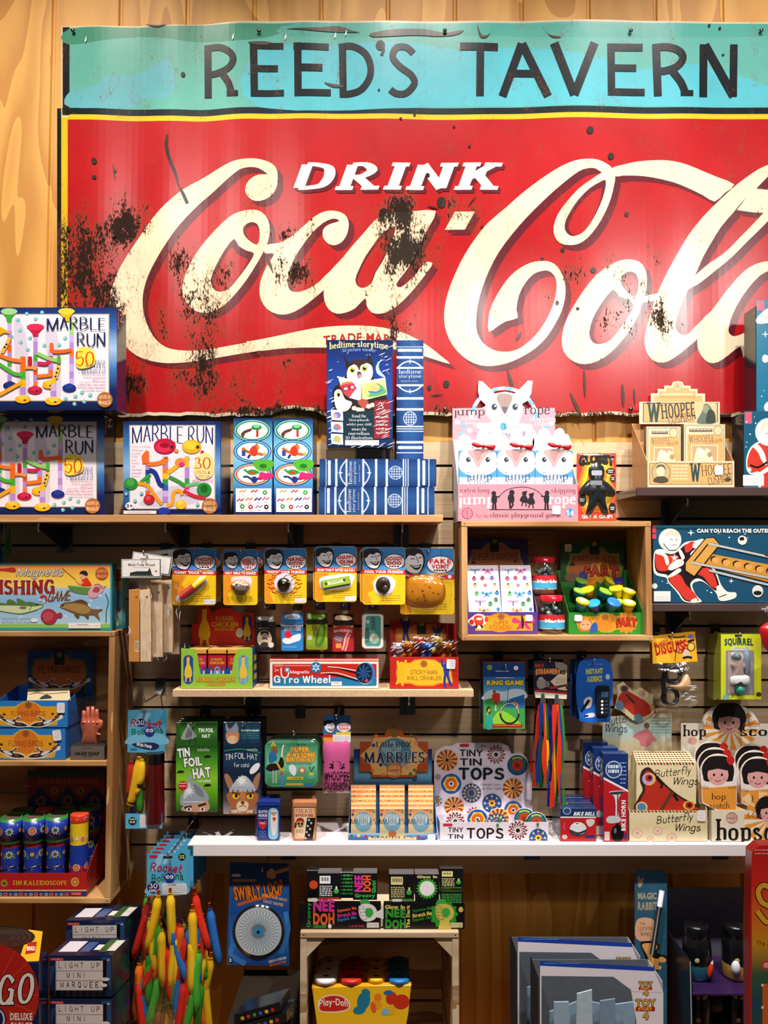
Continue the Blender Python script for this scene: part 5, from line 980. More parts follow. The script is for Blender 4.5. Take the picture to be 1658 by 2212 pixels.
def kal(x,y0,d,label,flip=0,z=None,rot=0):
    "tin kaleidoscope: printed tube with a turning head"
    z=zl2+.0025;R0=.0262*(1 if not flip else .84);c=V((W(x,y0,d).x,-d,z));top=W(x,y0,d).z;h=top-z
    r=Emp('kaleidoscope',label,'kaleidoscope',c,'kaleidoscopes in the red tray')
    def band(prof,cols,n=24):
        a=A(mat='tin');G=[[c+V((rr_*math.sin(2*math.pi*i/n),-rr_*math.cos(2*math.pi*i/n),zz)) for i in range(n)] for rr_,zz in prof];i0=len(a.v);a.grid(G,cols,closed=True);return a
    def deco(a,ang,zz,rr_,kind,s=1):
        ang += rot
        def at(u,v,k=1):t=ang+u/rr_;q=rr_+.0002*k;return c+V((q*math.sin(t),-q*math.cos(t),zz+v))
        def poly(P,col,k=1):a.face([at(u*s,v*s,k) for u,v in P],col)
        star=lambda r1,r2,n_:[((r1 if i % 2 else r2)*math.sin(math.pi*i/n_),(r1 if i % 2 else r2)*math.cos(math.pi*i/n_)) for i in range(2*n_)]
        if kind == 'star':poly(star(.005,.009,9),'e8e4dc');poly(star(.004,.006,9),'d89a4a',2);poly(star(.0035,.0035,8),'1d6a5a',3)
        if kind == 'flower':poly(star(.0075,.0085,10),'e8d0d8');poly(star(.0055,.0065,10),'c83a4a',2);poly(star(.004,.005,8),'e0903a',3)
        if kind == 'sun':poly(star(.0035,.005,8),'e89a2a')
        if kind == 'dia':poly([(0,.026),(.012,0),(0,-.026),(-.012,0)],'1c36a0')
        if kind == 'rdia':poly([(0,-.012),(.012,.008),(-.012,.008)],'c0241c')
        if kind == 'tri':poly([(-.011,-.018),(.011,-.018),(0,.018)],'f0cc1e');poly([(-.003,.006),(.003,.006),(0,.018)],'2a8a3a',2)
        if kind == 'btri':poly([(-.011,-.02),(.011,-.02),(0,.02)],'1f4ab0');poly([(-.004,.006),(.004,.006),(0,.02)],'e8ecf4',2)
    hh=.060;rb=R0*.86
    if not flip:
        a=band([(rb,0),(rb,h-hh-.012),(rb,h-hh)],['1c3aa4','b8241c'])
        for k in range(6):
            t=k*math.pi/3;deco(a,t,h*.52,rb,'dia' if k % 2 == 0 else 'rdia',1.1);deco(a,t,h*.52,rb+.0004,'star' if k % 2 == 0 else 'sun',1.2);deco(a,t+math.pi/6,h*.42,rb+.0003,'tri',1.1)
        a.build('tube',r)
        a=band([(R0,h-hh),(R0,h-hh+.007),(R0+.0004,h-hh+.007),(R0+.0004,h-.007),(R0,h-.007),(R0,h),(R0-.0025,h+.0005),(R0-.003,h-.004),(0,h-.0045)],['2f8a3a','d8c88a','1c3aa4','d8c88a','2f8a3a','3a9a48','24702e','6a5048'])
        for k in range(6):deco(a,k*math.pi/3,h-hh*.5,R0+.0006,('star','sun','flower')[k % 3],1.25)
        a.build('turning_head',r)
    else:
        a=band([(R0,0),(R0,h*.35),(R0,h*.62),(R0,h-.016)],['b8241c','1c3aa4','f0cc1e'])
        for k in range(5):deco(a,k*1.2566,h*.66,R0+.0002,'btri',.95);deco(a,k*1.2566+.63,h*.7,R0+.0003,'flower',.8);deco(a,k*1.2566,h*.3,R0+.0002,'dia');deco(a,k*1.2566,h*.34,R0+.0006,'flower',1.1)
        a.build('tube',r)
        a=band([(R0+.0006,h-.018),(R0+.0006,h-.001),(R0-.001,h),(0,h)],['c8281c','d8402a','d8502a'])
        for k in range(7):deco(a,k*.9,h-.009,R0+.0008,('sun','star','flower')[k % 3],.7)
        a.build('eye_cap',r)
    a=A(mat='metal');a.tube([c+V(((rb+.001)*math.sin(t),-(rb+.001)*math.cos(t),h*.34+.004*math.sin(t*2))) for t in [k*.4-2 for k in range(11)]],.0006,'d8c060',5);a.build('gold_tie',r)
for i,(x,y,d,f,s_) in enumerate(((25,1764,.125,0,'green rimmed, front row, beside the crate edge'),(74,1762,.125,0,'green rimmed, front row, middle one'),(123,1760,.125,0,'green rimmed, front row, next to the yellow one'),(172,1757,.128,1,'yellow with a red cap, front row'),(48,1748,.075,0,'green rimmed, back row, behind the first gap'),(96,1746,.075,1,'red capped, back row'),(142,1746,.075,0,'green rimmed, back row, behind the yellow one'),(196,1740,.06,0,'dim blue and green, deepest in the shade'))):
    kal(x,y,d,'tin kaleidoscope '+s_,f,rot=(.25,1.3,.25,.1,.5,.9,0,.4)[i])
# ------------------------------------------------------------------ wooden whistles in bags
def whistle(x,y,d,label,tint,k):
    r=Emp('whistle_bag',label,'toy packet',W(x,y,d),'bagged wooden whistles')
    a=A(fr(d));R=[(-43,0),(43,-1),(43,40),(-43,40)];c_,s_=math.cos(math.radians(k)),math.sin(math.radians(k))
    q=lambda u,v:(x+u*c_-v*s_,y+u*s_+v*c_)
    a.slab([q(*z) for z in R],.0012,'f1ece8','16382a');a.p([q(*z) for z in ((-42,1),(42,0),(42,39),(-42,39))],'1c3a30').p([q(*z) for z in ((-41,2),(40,1),(40,37),(-41,38))],'f1ece8')
    if abs(k) < 2:
        a.t('Multi-Tone Wood',x-28,y+9,x+29,y+15,'4a4a4a','b').t('TRAIN WHISTLE',x-18,y+17,x+18,y+19,'d8706a').p([(x-25,y+36),(x-24,y+29),(x-10,y+26),(x+14,y+26),(x+18,y+18),(x+21,y+26),(x+24,y+35)],'24302c').r(x-25,y+34,x+26,y+36,'1c2420').st(x+32,y+26,2,4,5,'c87a6a')
        for i in range(6):a.e(x-20+8*i,y+34,2.6,2.6,'3a4440')
    else:a.p([q(*z) for z in ((-26,12),(10,8),(10,12),(-26,16))],'3a3a3a')
    a.build('header_card',r)
    b=A(fr(d-.004),'card')
    for j,(dx,c1) in enumerate(((-14,tint),(9,'f0d4b0'))):b.slab([(x+dx-13,y+66),(x+dx+10,y+64),(x+dx+10,y+78),(x+dx+12,y+92),(x+dx+12,y+222),(x+dx-13,y+222)],.012,c1,'c8843f',b=1);b.p([(x+dx,y+80),(x+dx+6,y+80),(x+dx+4,y+85)],'8a4a24')
    b.r(x-14,y+176,x-4,y+200,'ecc9a0');b.lines(x-13,y+180,x-5,y+198,4,'3a2a1c');b.build('whistle',r,label='pale wooden whistle')
    f=A(fr(d-.001),'film');R_=random.Random(int(x));f.dome(cat([(x-42,y+38),(x-20,y+40),(x+20,y+39),(x+43,y+38),(x+44,y+90),(x+40,y+150),(x+46,y+200),(x+42,y+232),(x+10,y+238),(x-20,y+234),(x-36,y+238),(x-40,y+190),(x-43,y+120),(x-40,y+80)],3,True),.006,'fff',4,.4,.2)
    f.on(fr(d+.0055)).use('wrap')
    for i in range(11):u,v=R_.uniform(-38,38),R_.uniform(46,228);f.l([(x+u,y+v,.3),(x+u+R_.uniform(-3,3),y+v+8,1.4),(x+u+R_.uniform(-5,5),y+v+R_.uniform(12,22),.3)],None,'f4f4f8')
    f.build('clear_bag',r)
whistle(305,1208,.20,'wooden train whistle in a clear bag, front of its hook','dd9448',0);whistle(330,1198,.178,'wooden train whistle bag just behind the front whistle','f0cfa4',9);whistle(352,1188,.15,'wooden whistle bag second from the back, tilted card','ecc79c',-5);whistle(366,1192,.11,'wooden whistle bag farthest back, beside the first joke card','e8c8a0',3)
hook(310,1199,.21,'wire hook holding the whistle bags')
# ------------------------------------------------------------------ joke cards on hooks
def face(a,x,y,s=1):
    a.sp([(x-24*s,y-8*s),(x-22*s,y-22*s),(x-6*s,y-27*s),(x+12*s,y-25*s),(x+20*s,y-12*s),(x+20*s,y+4*s),(x+12*s,y+20*s),(x,y+23*s),(x-13*s,y+18*s),(x-21*s,y+4*s)],'15141a').sp([(x-20*s,y-10*s),(x-12*s,y-14*s),(x,y-13*s),(x+10*s,y-18*s),(x+17*s,y-10*s),(x+17*s,y+3*s),(x+10*s,y+18*s),(x,y+20*s),(x-12*s,y+15*s),(x-19*s,y+3*s)],'e6e0e6')
    a.sp([(x-22*s,y-9*s),(x-20*s,y-22*s),(x-4*s,y-26*s),(x+12*s,y-24*s),(x+14*s,y-16*s),(x+4*s,y-18*s),(x+2*s,y-12*s),(x-6*s,y-16*s),(x-12*s,y-10*s),(x-17*s,y-4*s)],'15141a')
    a.l([(x-6*s,y-6*s),(x-2*s,y-8*s),(x+2*s,y-6*s)],1.6*s,'15141a',3).l([(x+9*s,y-8*s),(x+12*s,y-10*s),(x+15*s,y-9*s)],1.6*s,'15141a',3).l([(x+4*s,y-12*s),(x+9*s,y-1*s),(x+6*s,y)],1.3*s,'15141a').sp([(x-8*s,y+4*s),(x+3*s,y+6*s),(x+14*s,y+3*s),(x+10*s,y+12*s),(x+2*s,y+13*s)],'15141a').sp([(x-5*s,y+5.5*s),(x+3*s,y+7.5*s),(x+12*s,y+5*s),(x+8*s,y+8.5*s),(x+2*s,y+9*s)],'f6f2f4')
def joke(x0,y0,x1,y1,d,l1,l2,strap,label,toy=None,group='joke shop cards on hooks',small=0,sticker_=1):
    r=Emp('joke_card',label,'toy card',W((x0+x1)/2,y1,d),group);w=x1-x0;h=y1-y0;k=w/96
    a=A(fr(d));a.box(x0,y0,x1,y1,.0014,'f3c81e','caa51e',rad=6)
    a.p(rr(x0+.5,y0+.5,x1-.5,y0+h*.46,5),'2f74b4').p([(x0+w*.35,y0+h*.3),(x1-1,y0+h*.36),(x1-1,y0+h*.46),(x0+w*.3,y0+h*.46)],'4a96d0').p([(x0+w*.55,y0+h*.40),(x0+w*.7,y0+h*.35),(x1-1,y0+h*.42),(x1-1,y0+h*.48),(x0+w*.5,y0+h*.48)],'f3d02a')
    a.p([(x0+1,y0+h*.48),(x0+w*.34,y0+h*.48),(x0+w*.2,y0+h*.62),(x0+w*.3,y0+h*.72),(x0+w*.12,y0+h*.8),(x0+w*.22,y1-3),(x0+6,y1-1),(x0+1,y1-7)],'f0971e')
    face(a,x0+24*k,y0+h*.22,k*.95);bubble(a,x0+w*.74,y0+h*.25,w*.24,h*.125,1.6)
    m=x0+w*.74;a.t(l1,m-w*.2,y0+h*.165,m+w*.2,y0+h*.235,'d02a22','x').t(l2,m-w*.16,y0+h*.245,m+w*.17,y0+h*.315,'d02a22','x').lines(m-w*.12,y0+h*.325,m+w*.12,y0+h*.365,1,'111',3,.6)
    a.p([(x0,y0+h*.385),(x1,y0+h*.40),(x1,y0+h*.475),(x0,y0+h*.46)],'cf2a26').t(strap,x0+w*.05,y0+h*.405,x1-w*.05,y0+h*.455,'f6eef0','x',rot=.6)
    if toy:toy(a,r,d)
    a.t(l1+' '+l2,x0+w*.4,y0+h*.80,x0+w*.68,y0+h*.82,'a82a22','b').lines(x0+w*.42,y0+h*.84,x1-w*.12,y1-h*.04,3,'c09a2a',3,.25)
    if sticker_:a.r(x1-w*.28,y1-h*.1,x1-2,y1-2,'e8e4ee').lines(x1-w*.26,y1-h*.07,x1-4,y1-3,2,'b4b0c0')
    a.k=0;a.build('card',r);return r
def pad(a,P,c='e9e2f0'):a.sp(P,c)
def t_toot(a,r,d):
    pad(a,[(378,1292),(392,1280),(420,1258),(432,1245),(445,1246),(448,1258),(430,1275),(405,1292),(388,1302)])
    b=A(fr(d+.002),'plastic');b.tube([W(389,1289,d+.008),W(418,1267,d+.008)],.0085,'a8201c',12).build('red_bulb',r,label='red bulb');b=A(fr(d),'plastic');b.tube([W(418,1267,d+.008),W(445,1247,d+.008)],[.0062,.0045],'f0cc1e',10).build('mouthpiece',r,label='yellow mouthpiece')
    b=A(fr(d+.0005),'blister');b.dome(cat([(376,1294),(400,1262),(436,1242),(450,1250),(440,1272),(395,1303)],3,True),.02,'fff',4,.4,.3).build('blister',r)
def t_teeth(a,r,d):
    pad(a,[(499,1250),(510,1246),(540,1246),(543,1262),(530,1280),(508,1278)]);b=A(fr(d+.001),'gloss');b.dome(el(519,1264,21,13,18,5),.012,'c8856a');b.on(fr(d+.0125))
    b.dome(cat([(503,1266),(515,1263),(535,1266),(530,1278),(510,1277)],3,True),.003,'7a6a60');b.build('false_teeth',r)
    b=A(fr(d+.013),'gloss')
    for x,y,q in ((505,1264,3.4),(511,1260,4),(519,1262,3.6),(526,1264,3),(533,1264,3)):b.dome(el(x,y,q,q*1.1,8),.004,'f4e8d0',3)
    b.build('tooth_row',r)
def t_buzz(a,r,d):
    for an in range(-60,61,30):
        for sx in (-1,1):
            x,y=614+sx*22*math.cos(math.radians(an)),1260+22*math.sin(math.radians(an));a.l([(x,y),(x+sx*8,y-2),(x+sx*6,y+3),(x+sx*16,y+4*math.sin(an))],2,'c8281e')
    pad(a,el(614,1260,22,22));b=A(fr(d+.001),'metal');b.lathe(W(613,1262,d+.001),[(.0165,0),(.0165,.006),(.012,.011),(.006,.013),(.005,.018),(0,.018)],'4a443c',20,V((0,-1,0)));b.build('buzzer',r,label='dark metal buzzer')
    b=A(fr(d));b.use('metal').tube([W(622+10*math.cos(t*.6),1250+8*math.sin(t*.6),d+.01) for t in range(11)],.0012,'b8a890',6).build('finger_ring',r)
def t_gum(a,r,d):
    pad(a,[(696,1246),(760,1240),(762,1256),(750,1270),(700,1274),(690,1262)]);pl=fr(d+.009);b=A(pl,'gloss');b.slab([(693,1255),(753,1244),(757,1260),(697,1271)],.008,'9ec22e','6a8a1e',b=1);b.p([(706,1256),(742,1250),(744,1257),(708,1264)],'dfe8c0').t('SNAPPY',712,1254,738,1258,'7a9a3a','b',rot=-10).e(704,1261,3,3,'2f5a1e').e(743,1253,3,3,'2f5a1e');b.build('gum_pack',r,label='green gum pack')
def t_doo(a,r,d):
    pad(a,[(806,1262),(820,1244),(845,1246),(854,1262),(840,1284),(815,1284)]);b=A(fr(d+.001),'gloss');b.dome(el(827,1264,16,18,18),.009,'302a24');b.on(fr(d+.008));b.dome(el(830,1258,11,10,14),.006,'3a332c');b.on(fr(d+.012));b.dome(el(827,1255,7,6,12),.005,'443c34');b.dome(el(832,1272,6,8,12),.003,'3a332c');b.build('rubber_dropping',r)
joke(372,1184,466,1307,.15,'WHOOPEE','TOOT','FUNNY "DUCK" NOISE!','yellow joke card with a red and yellow noisemaker',t_toot)
joke(390,1188,478,1300,.09,'WHOOPEE','TOOT','FUNNY "DUCK" NOISE!','shaded yellow noisemaker card hanging behind the front one')
joke(482,1186,556,1307,.15,'UGLY','TEETH','UGLY SMILE TO SHARE!','yellow joke card with ugly false teeth',t_teeth,sticker_=0)
joke(497,1188,570,1300,.09,'UGLY','TEETH','UGLY SMILE TO SHARE!','shaded teeth card hanging behind the front teeth card')
joke(571,1184,662,1304,.15,'HAND','BUZZER','"SHOCK" YOUR FRIENDS!','yellow joke card with a dark metal hand buzzer',t_buzz)
joke(680,1180,770,1300,.15,'SNAPPY','GUM','GUM THAT BITES BACK!','yellow joke card with a green gum pack',t_gum)
joke(676,1184,764,1297,.142,'SNAPPY','GUM','GUM THAT BITES BACK!','gum joke card just behind the front gum card')
joke(783,1182,875,1306,.15,'DOGGY','DOO','FOOL YOUR FRIENDS!','yellow joke card with a shiny brown rubber dropping',t_doo,sticker_=0)
joke(777,1186,866,1301,.142,'DOGGY','DOO','FOOL YOUR FRIENDS!','dropping card just behind the front dropping card',sticker_=0)
def t_vom(a,r,d):
    b=A(fr(d+.001),'jelly');b.dome(cat([(875,1260),(885,1244),(910,1240),(940,1243),(958,1258),(962,1280),(955,1300),(935,1312),(900,1312),(880,1306),(870,1285)],3,True),.02,'c8801e',6);b.use('matte');R=random.Random(3)
    for i in range(16):t,q=R.uniform(0,6.28),R.uniform(5,34);b.ball(W(917+q*math.cos(t),1280+q*.75*math.sin(t),d+.0012+.02*math.sqrt(max(0,1-(q/46)**2))),.0022,('7a3a14','a8401e','c8281e')[i % 3],n=8)
    b.build('rubber_vomit',r);b=A(fr(d+.0005),'blister');b.dome(cat([(868,1290),(875,1245),(905,1232),(945,1240),(975,1262),(976,1295),(960,1318),(895,1318)],3,True),.026,'fff',4,.4,.3).build('blister',r)
joke(864,1184,981,1327,.13,'FAKE','VOMIT','YUK!','widest yellow joke card with a blob of fake vomit under a dome',t_vom,sticker_=0)
for x,y,s_ in ((420,1196,'noisemaker cards'),(520,1197,'teeth cards'),(616,1196,'buzzer card'),(721,1193,'gum cards'),(828,1197,'dropping cards')):hook(x,y,.155,'wire hook carrying the '+s_)
hook(925,1197,.135,'wire hook carrying the vomit card')
# ------------------------------------------------------------------ hanging tins
def tin(x0,y0,x1,y1,d,t,col,lid,label,art,lidart=None,yaw=0):
    r=Emp('bandage_tin',label,'tin',W((x0+x1)/2,y1,d),'small tins on hooks');pl=lean(y1,d,y0,d-.004,yaw,(x0+x1)/2);yl=y0+(y1-y0)*.3
    a=A(pl,'tin');a.box(x0,yl,x1,y1,t,col,b=1.2,rad=4);art(a);a.build('body',r)
    b=A(Pl(pl.o+pl.n*.0012,pl.n),'tin');b.box(x0-.5,yl-8,x1+.5,yl+2,t+.002,lid,b=1.5,rad=4)
    b.on(pz((x0+x1)/2,yl-8,d));ft,bk=pl.at(x0,yl-8),pl.at(x1,yl-8)
    b.build('lid',r)
    if lidart:
        b=A(Pl(pl.o+pl.n*.0012,pl.n),'tin');b.on(lean(yl-8,d-.0005,y0,d-t*.9,yaw,(x0+x1)/2));b.slab(rr(x0+1,y0+2,x1-1,yl-8,3),.001,lid);lidart(b,x0,y0,x1,yl-8);b.build('lid_top',r)
    f=A(fr(d-.001),'clear');f.slab([((x0+x1)/2-11,y0-26),((x0+x1)/2+11,y0-26),((x0+x1)/2+11,y0+4),((x0+x1)/2-11,y0+4)],.0006,'dde');f.build('hang_tab',r)
    hook((x0+x1)/2,y0-16,d+.012,'wire hook holding the '+label.split(' hanging')[0]);return r
def a_mus(a):
    a.r(552,1346,592,1404,'1d1b1a').t('MUSTACHE',553,1347,584,1353,'c8c0b4','x').t('BANDAGES',559,1355,580,1359,'8a8274','b').e(571,1380,16,19,'cdb9a0').e(571,1375,8,11,'d8c8b0').sp([(563,1372),(564,1364),(578,1364),(580,1372),(572,1367)],'2a2420').sp([(560,1398),(566,1388),(577,1388),(584,1396),(571,1399)],'3a3430').l([(566,1381),(571,1379),(577,1381)],2.4,'2a2420',3).st(585,1393,5,7.5,11,'e4dcd4')
tin(551,1328,592,1406,.11,.018,'252120','1c1a1a','black moustache bandage tin with an oval portrait, hanging',a_mus,lambda b,x0,y0,x1,y1:b.e((x0+x1)/2,(y0+y1)/2,15,5,'cfc8c0'),-8)
def a_und(a):a.r(606,1344,654,1353,'e4eef4').t('UNDERPANTS',615,1345,652,1351,'2a5aa0','x').t('BANDAGES',614,1354,650,1363,'e8f0f8','x').sp([(611,1380),(630,1374),(648,1369),(648,1382),(636,1387),(622,1391),(612,1388)],'f2f2f6').st(622,1371,7,9,12,'d0243a').lines(612,1396,640,1400,2,'a8d0ec')
tin(607,1322,655,1407,.12,.02,'2f84cc','3a90d6','bright blue bandage tin with white underpants, hanging',a_und,lambda b,x0,y0,x1,y1:b.e((x0+x1)/2,(y0+y1)/2+1,17,6,'e6eef4').t('BANDAGES',x0+12,y0+8,x1-12,y0+14,'2a5aa0'),4)
def a_pic(a):a.g(661,1342,706,1402,['b8b41e','9ab828','6a8a2a']).t('Pickle',662,1347,685,1362,'2a4a1a','s').sp([(690,1350),(698,1348),(703,1356),(701,1380),(694,1396),(684,1398),(680,1388),(684,1370)],'4a7a24').sp([(691,1356),(697,1354),(697,1372),(688,1390),(685,1384)],'6a9a34').r(664,1372,674,1382,'dfe0c8').r(664,1382,674,1394,'7aa83a')
tin(661,1322,707,1404,.11,.02,'a3ac22','1c2416','green and yellow pickle bandage tin, hanging',a_pic,lambda b,x0,y0,x1,y1:b.sp([(x0+4,y0+6),(x0+15,y0+3),(x1-5,y0+6),(x1-8,y1-2),(x0+8,y1-2)],'6a9a2a'))
def a_bac(a):a.r(718,1344,763,1406,'a8242a').l([(720,1352),(740,1347),(762,1352)],9,'dc9a4a',4).t('BACON',726,1347,756,1355,'9a4a1a','x',arc=2).t('BANDAGES',721,1361,760,1367,'f2e6e8','b',arc=2).e(731,1378,10,10,'6a6a74').l([(724,1374),(738,1380)],2.4,'c88a8a').l([(723,1379),(737,1385)],2.4,'c88a8a').r(725,1390,737,1400,'e8a03a').l([(754,1368),(748,1380),(746,1392),(742,1405)],10,'e0b0a8',4).l([(754,1368),(749,1380),(747,1392),(742,1405)],4,'b85a5a',4)
tin(718,1324,764,1408,.11,.02,'a8242a','1c1816','dark red bacon bandage tin, hanging',a_bac,lambda b,x0,y0,x1,y1:b.sp([(x0+6,y0+8),(x0+15,y0+5),(x1-8,y0+8),(x1-6,y1-2),(x0+8,y1-2)],'dcc4a0'))
r=Emp('soap_tin','white rimmed bacon soap tin with a teal label, hanging beside the bacon bandages','tin',W(804,1402,.11),'small tins on hooks')
for i in range(3):a=A(fr(.11-.014*i),'tin');a.box(781,1325-3*i,828,1402,.012,'e6e4da','b8b8b0',b=1.5,rad=8);i or a.p([(790,1333),(794,1330),(818,1330),(822,1334),(822,1391),(818,1396),(792,1396),(787,1390)],'4a9a92').t('BACON',788,1356,798,1388,'4a3028','S',up=1).t('SOAP',801,1332,810,1360,'3a3028','S',up=1).e(808,1379,10,11,'cfd8c4').sp([(801,1388),(806,1376),(812,1380),(816,1386)],'8fae9a').e(794,1343,4,4,'b8d4c8');a.build('tin_body' if not i else 'tin_behind',r)
f=A(fr(.109),'clear');f.slab([(791,1296),(815,1296),(815,1330),(791,1330)],.0006,'dde');f.build('hang_tab',r);hook(804,1310,.125,'wire hook holding the bacon soap tin')
# ------------------------------------------------------------------ chipboard shelf goods
zm_=ZS['mid'];dm=.155
def chick(a,cx,cy,s,c='f2c41e',legs='e8b41a'):
    Z=lambda P:[(cx+x*s,cy+y*s) for x,y in P]
    a.sp(Z([(-4,-40),(0,-44),(5,-38),(5,-18),(10,-6),(13,10),(12,22),(9,26),(10,40),(5,40),(4,28),(-3,28),(-5,40),(-10,40),(-9,26),(-12,18),(-10,-2),(-5,-16)]),c).e(cx,cy-42*s,4*s,3*s,'c8281e')
    return a
yb_=yat(zm_,dm);r=Emp('display_box','lime green rubber chicken bandage display with a scalloped red header','display box',W(470,yb_,dm))
def cfront(a):
    a.box(391,1398,545,yb_,.0012,'8fc23a')
n=A(fr(dm));P=[(391,1400),(421,1402),(426,1412),(432,1456),(500,1456),(505,1420),(514,1402),(545,1400),(545,yb_),(391,yb_)]
n.slab(P,.0012,'92c43c','6a9a2a')
for x,c in ((406,'1d4a9a'),(525,'5aa8d8')):n.r(x-10,1415,x+11,1478,c,10);chick(n,x,1446,.66,'e8c040');n.l([(x-4,1466),(x-5,1473)],1.4,'c0507a').l([(x+4,1466),(x+5,1473)],1.4,'c0507a')
n.t('RUBBER CHICKEN',425,1463,507,1473,'e0b43a','x',out='8a5a1e',ow=.6).t('BANDAGES',446,1474,486,1481,'e0b43a','x',out='8a5a1e',ow=.6);n.build('front_panel',r)
p_,q_=W(391,yb_,dm),W(545,1402,dm);a=A(mat='card');zt_=q_.z
for X in (p_.x,q_.x-.0012):a.brick((X,-dm+.0012,p_.z),(X+.0012,-.045,zt_),'1d4aa0')
a.brick((p_.x,-.045,p_.z),(q_.x,-.044,zt_),'1d4aa0').brick((p_.x,-dm+.0012,p_.z),(q_.x,-.045,p_.z+.001),'1d4aa0');a.on(px(545.3,1440,dm))
for i in range(3):a.p([(548,1416+20*i),(554,1412+20*i),(554,1424+20*i),(548,1429+20*i)],'d8c23a')
a.build('tray',r)
n=A(fr(.05));n.slab([(414,1394),(414,1349),(428,1347),(429,1322),(437,1307),(449,1306),(458,1325),(466,1318),(482,1312),(500,1315),(510,1324),(545,1324),(548,1334),(553,1396)],.0012,'d0261e','8a1a16');chick(n,441,1355,1.0);n.t('RUBBER',466,1331,505,1341,'c8a03a','x').t('CHICKEN',456,1343,514,1354,'d8b23a','x').t('BANDAGES',464,1355,506,1363,'c8a03a','x').t('Laughter is',472,1371,500,1375,'7a1a16','r').t('the best medicine',465,1376,508,1380,'7a1a16','r').r(523,1328,544,1387,'1d3a80',10);chick(n,533,1358,.62,'e0b82a');n.e(517,1367,8,10,'e0dcd4').lines(511,1362,523,1371,3,'6a8ab0');n.build('header_card',r)
for i,x in enumerate((427,469,512)):
    q=Emp('bandage_tin','red rubber chicken bandage tin, '+('nearest the whistle bags','middle one','nearest the moustache tin')[i]+' in the lime display','tin',W(x,yb_-2,dm-.03),'red tins in the lime display')
    a=A(fr(dm-.008),'tin');a.box(x-24,1413,x+23,yb_-2,.09,'b8242c' if i != 0 else 'c42a50','6a1a16',b=1,rad=2);a.t('RUBBER',x-14,1422,x+11,1427,'c89a3a','x').t('CHICKEN',x-16,1429,x+15,1435,'d8aa3a','x').e(x-14,1456,10,16,'1d4a9a').e(x+14,1456,10,16,'1d4a9a').e(x,1456,8,17,'5aa8d8')
    for dx in (-13,0,13):a.l([(x+dx,1446),(x+dx,1460)],4,'e8d8c0').e(x+dx,1446,3,3,'c8281e')
    a.build('body',q);a=A(fr(dm-.006),'tin');a.box(x-24.5,1403,x+23.5,1412,.095,'e0a040','e8c070',b=1,rad=2);a.build('lid',q,label='yellow lid')
def gyro(d,y0,label,full=1):
    yb_=yat(zm_,d);r=Emp('toy_box',label,'toy box',W(701,yb_,d),'long gyro wheel boxes')
    a=A(fr(d),'gloss');a.box(582,y0,818,yb_,.026,'f0eae2','c83a32',b=.8);a.r(588,y0+5,813,yb_-5,'c8281e',3).r(588,y0+34,813,yb_-5,'2a7cae',3).l([(590,y0+34),(690,y0+34),(812,y0+46)],1,'2a7cae')
    a.r(590,y0+5,613,y0+12,'d85a50',3).t('Schylling',593,y0+6,610,y0+11,'f0d0cc','h').l([(614,y0+9),(680,y0+9)],1,'f0d8d4').t('3+',592,y0+15,602,y0+22,'f4ecec','h')
    a.t('Magnetic',627,y0+19,668,y0+28,'f4ecec','H').t('G',591,y0+30,605,y0+46,'f6f0f0','H').l([(607,y0+14),(608,y0+30),(615,y0+35),(622,y0+30),(624,y0+14)],3,'f0ecec',4).l([(615,y0+35),(615,y0+48)],3,'f0ecec').e(620,y0+18,6,6,'5a9ac8').e(620,y0+18,3,3,'f0ecec').t('ro Wheel',624,y0+29,713,y0+47,'f6f0f0','H')
    a.e(682,y0+13,12,12,'2a6aa0').st(682,y0+13,5,10,6,'d8e4ec').e(682,y0+13,4,4,'5aa0c8')
    a.l([(707,y0+11),(730,y0+14),(770,y0+25)],3,'111').l([(707,y0+11),(730,y0+13),(772,y0+20)],2,'e8e0d4').l([(692,y0+25),(720,y0+28),(790,y0+46)],3,'111',3).l([(692,y0+25),(730,y0+25),(770,y0+38),(790,y0+44)],2,'e8e0d4',3)
    a.e(789,y0+25,21,24,'e8e4e0').e(790,y0+25,20,23,'3a7ab8').e(786,y0+25,18,22,'17233c')
    for i in range(9):t=i*.698;a.l([(786+5*math.cos(t),y0+25+6*math.sin(t)),(786+15*math.cos(t+.5),y0+25+18*math.sin(t+.5))],3,'2f5a94')
    a.sp([(786,y0+42),(794,y0+38),(794,y0+44)],'d04a3a').e(786,y0+25,5,6,'2a4a7c');a.r(715,y0+43,738,yb_-6,'ece4e4').t('WARNING',721,y0+45,732,y0+47,'888');a.build('printed_front',r)
gyro(.155,1429,'long red and blue gyro wheel toy box, in front');gyro(.12,1424,'second gyro wheel box showing behind the front one',0)
yb_=yat(zm_,.158);r=Emp('display_box','red and yellow sticky wall crawler display tray with flip-up header','display box',W(916,yb_,.158))
def figure(a,cx,cy,s,c,f=1):
    Z=lambda P:[(cx+x*f*s,cy+y*s) for x,y in P]
    a.l(Z([(-9,-22),(-7,-10),(0,-6)]),6*s,c,3).l(Z([(12,-24),(9,-12),(3,-6)]),6*s,c,3).sp(Z([(-7,-8),(7,-8),(6,8),(4,14),(-5,13),(-6,4)]),c).e(cx+1*f*s,cy-14*s,5*s,6*s,c).l(Z([(-2,10),(-6,24),(-12,38)]),6*s,c,3).l(Z([(3,10),(5,26),(3,42)]),6*s,c,3)
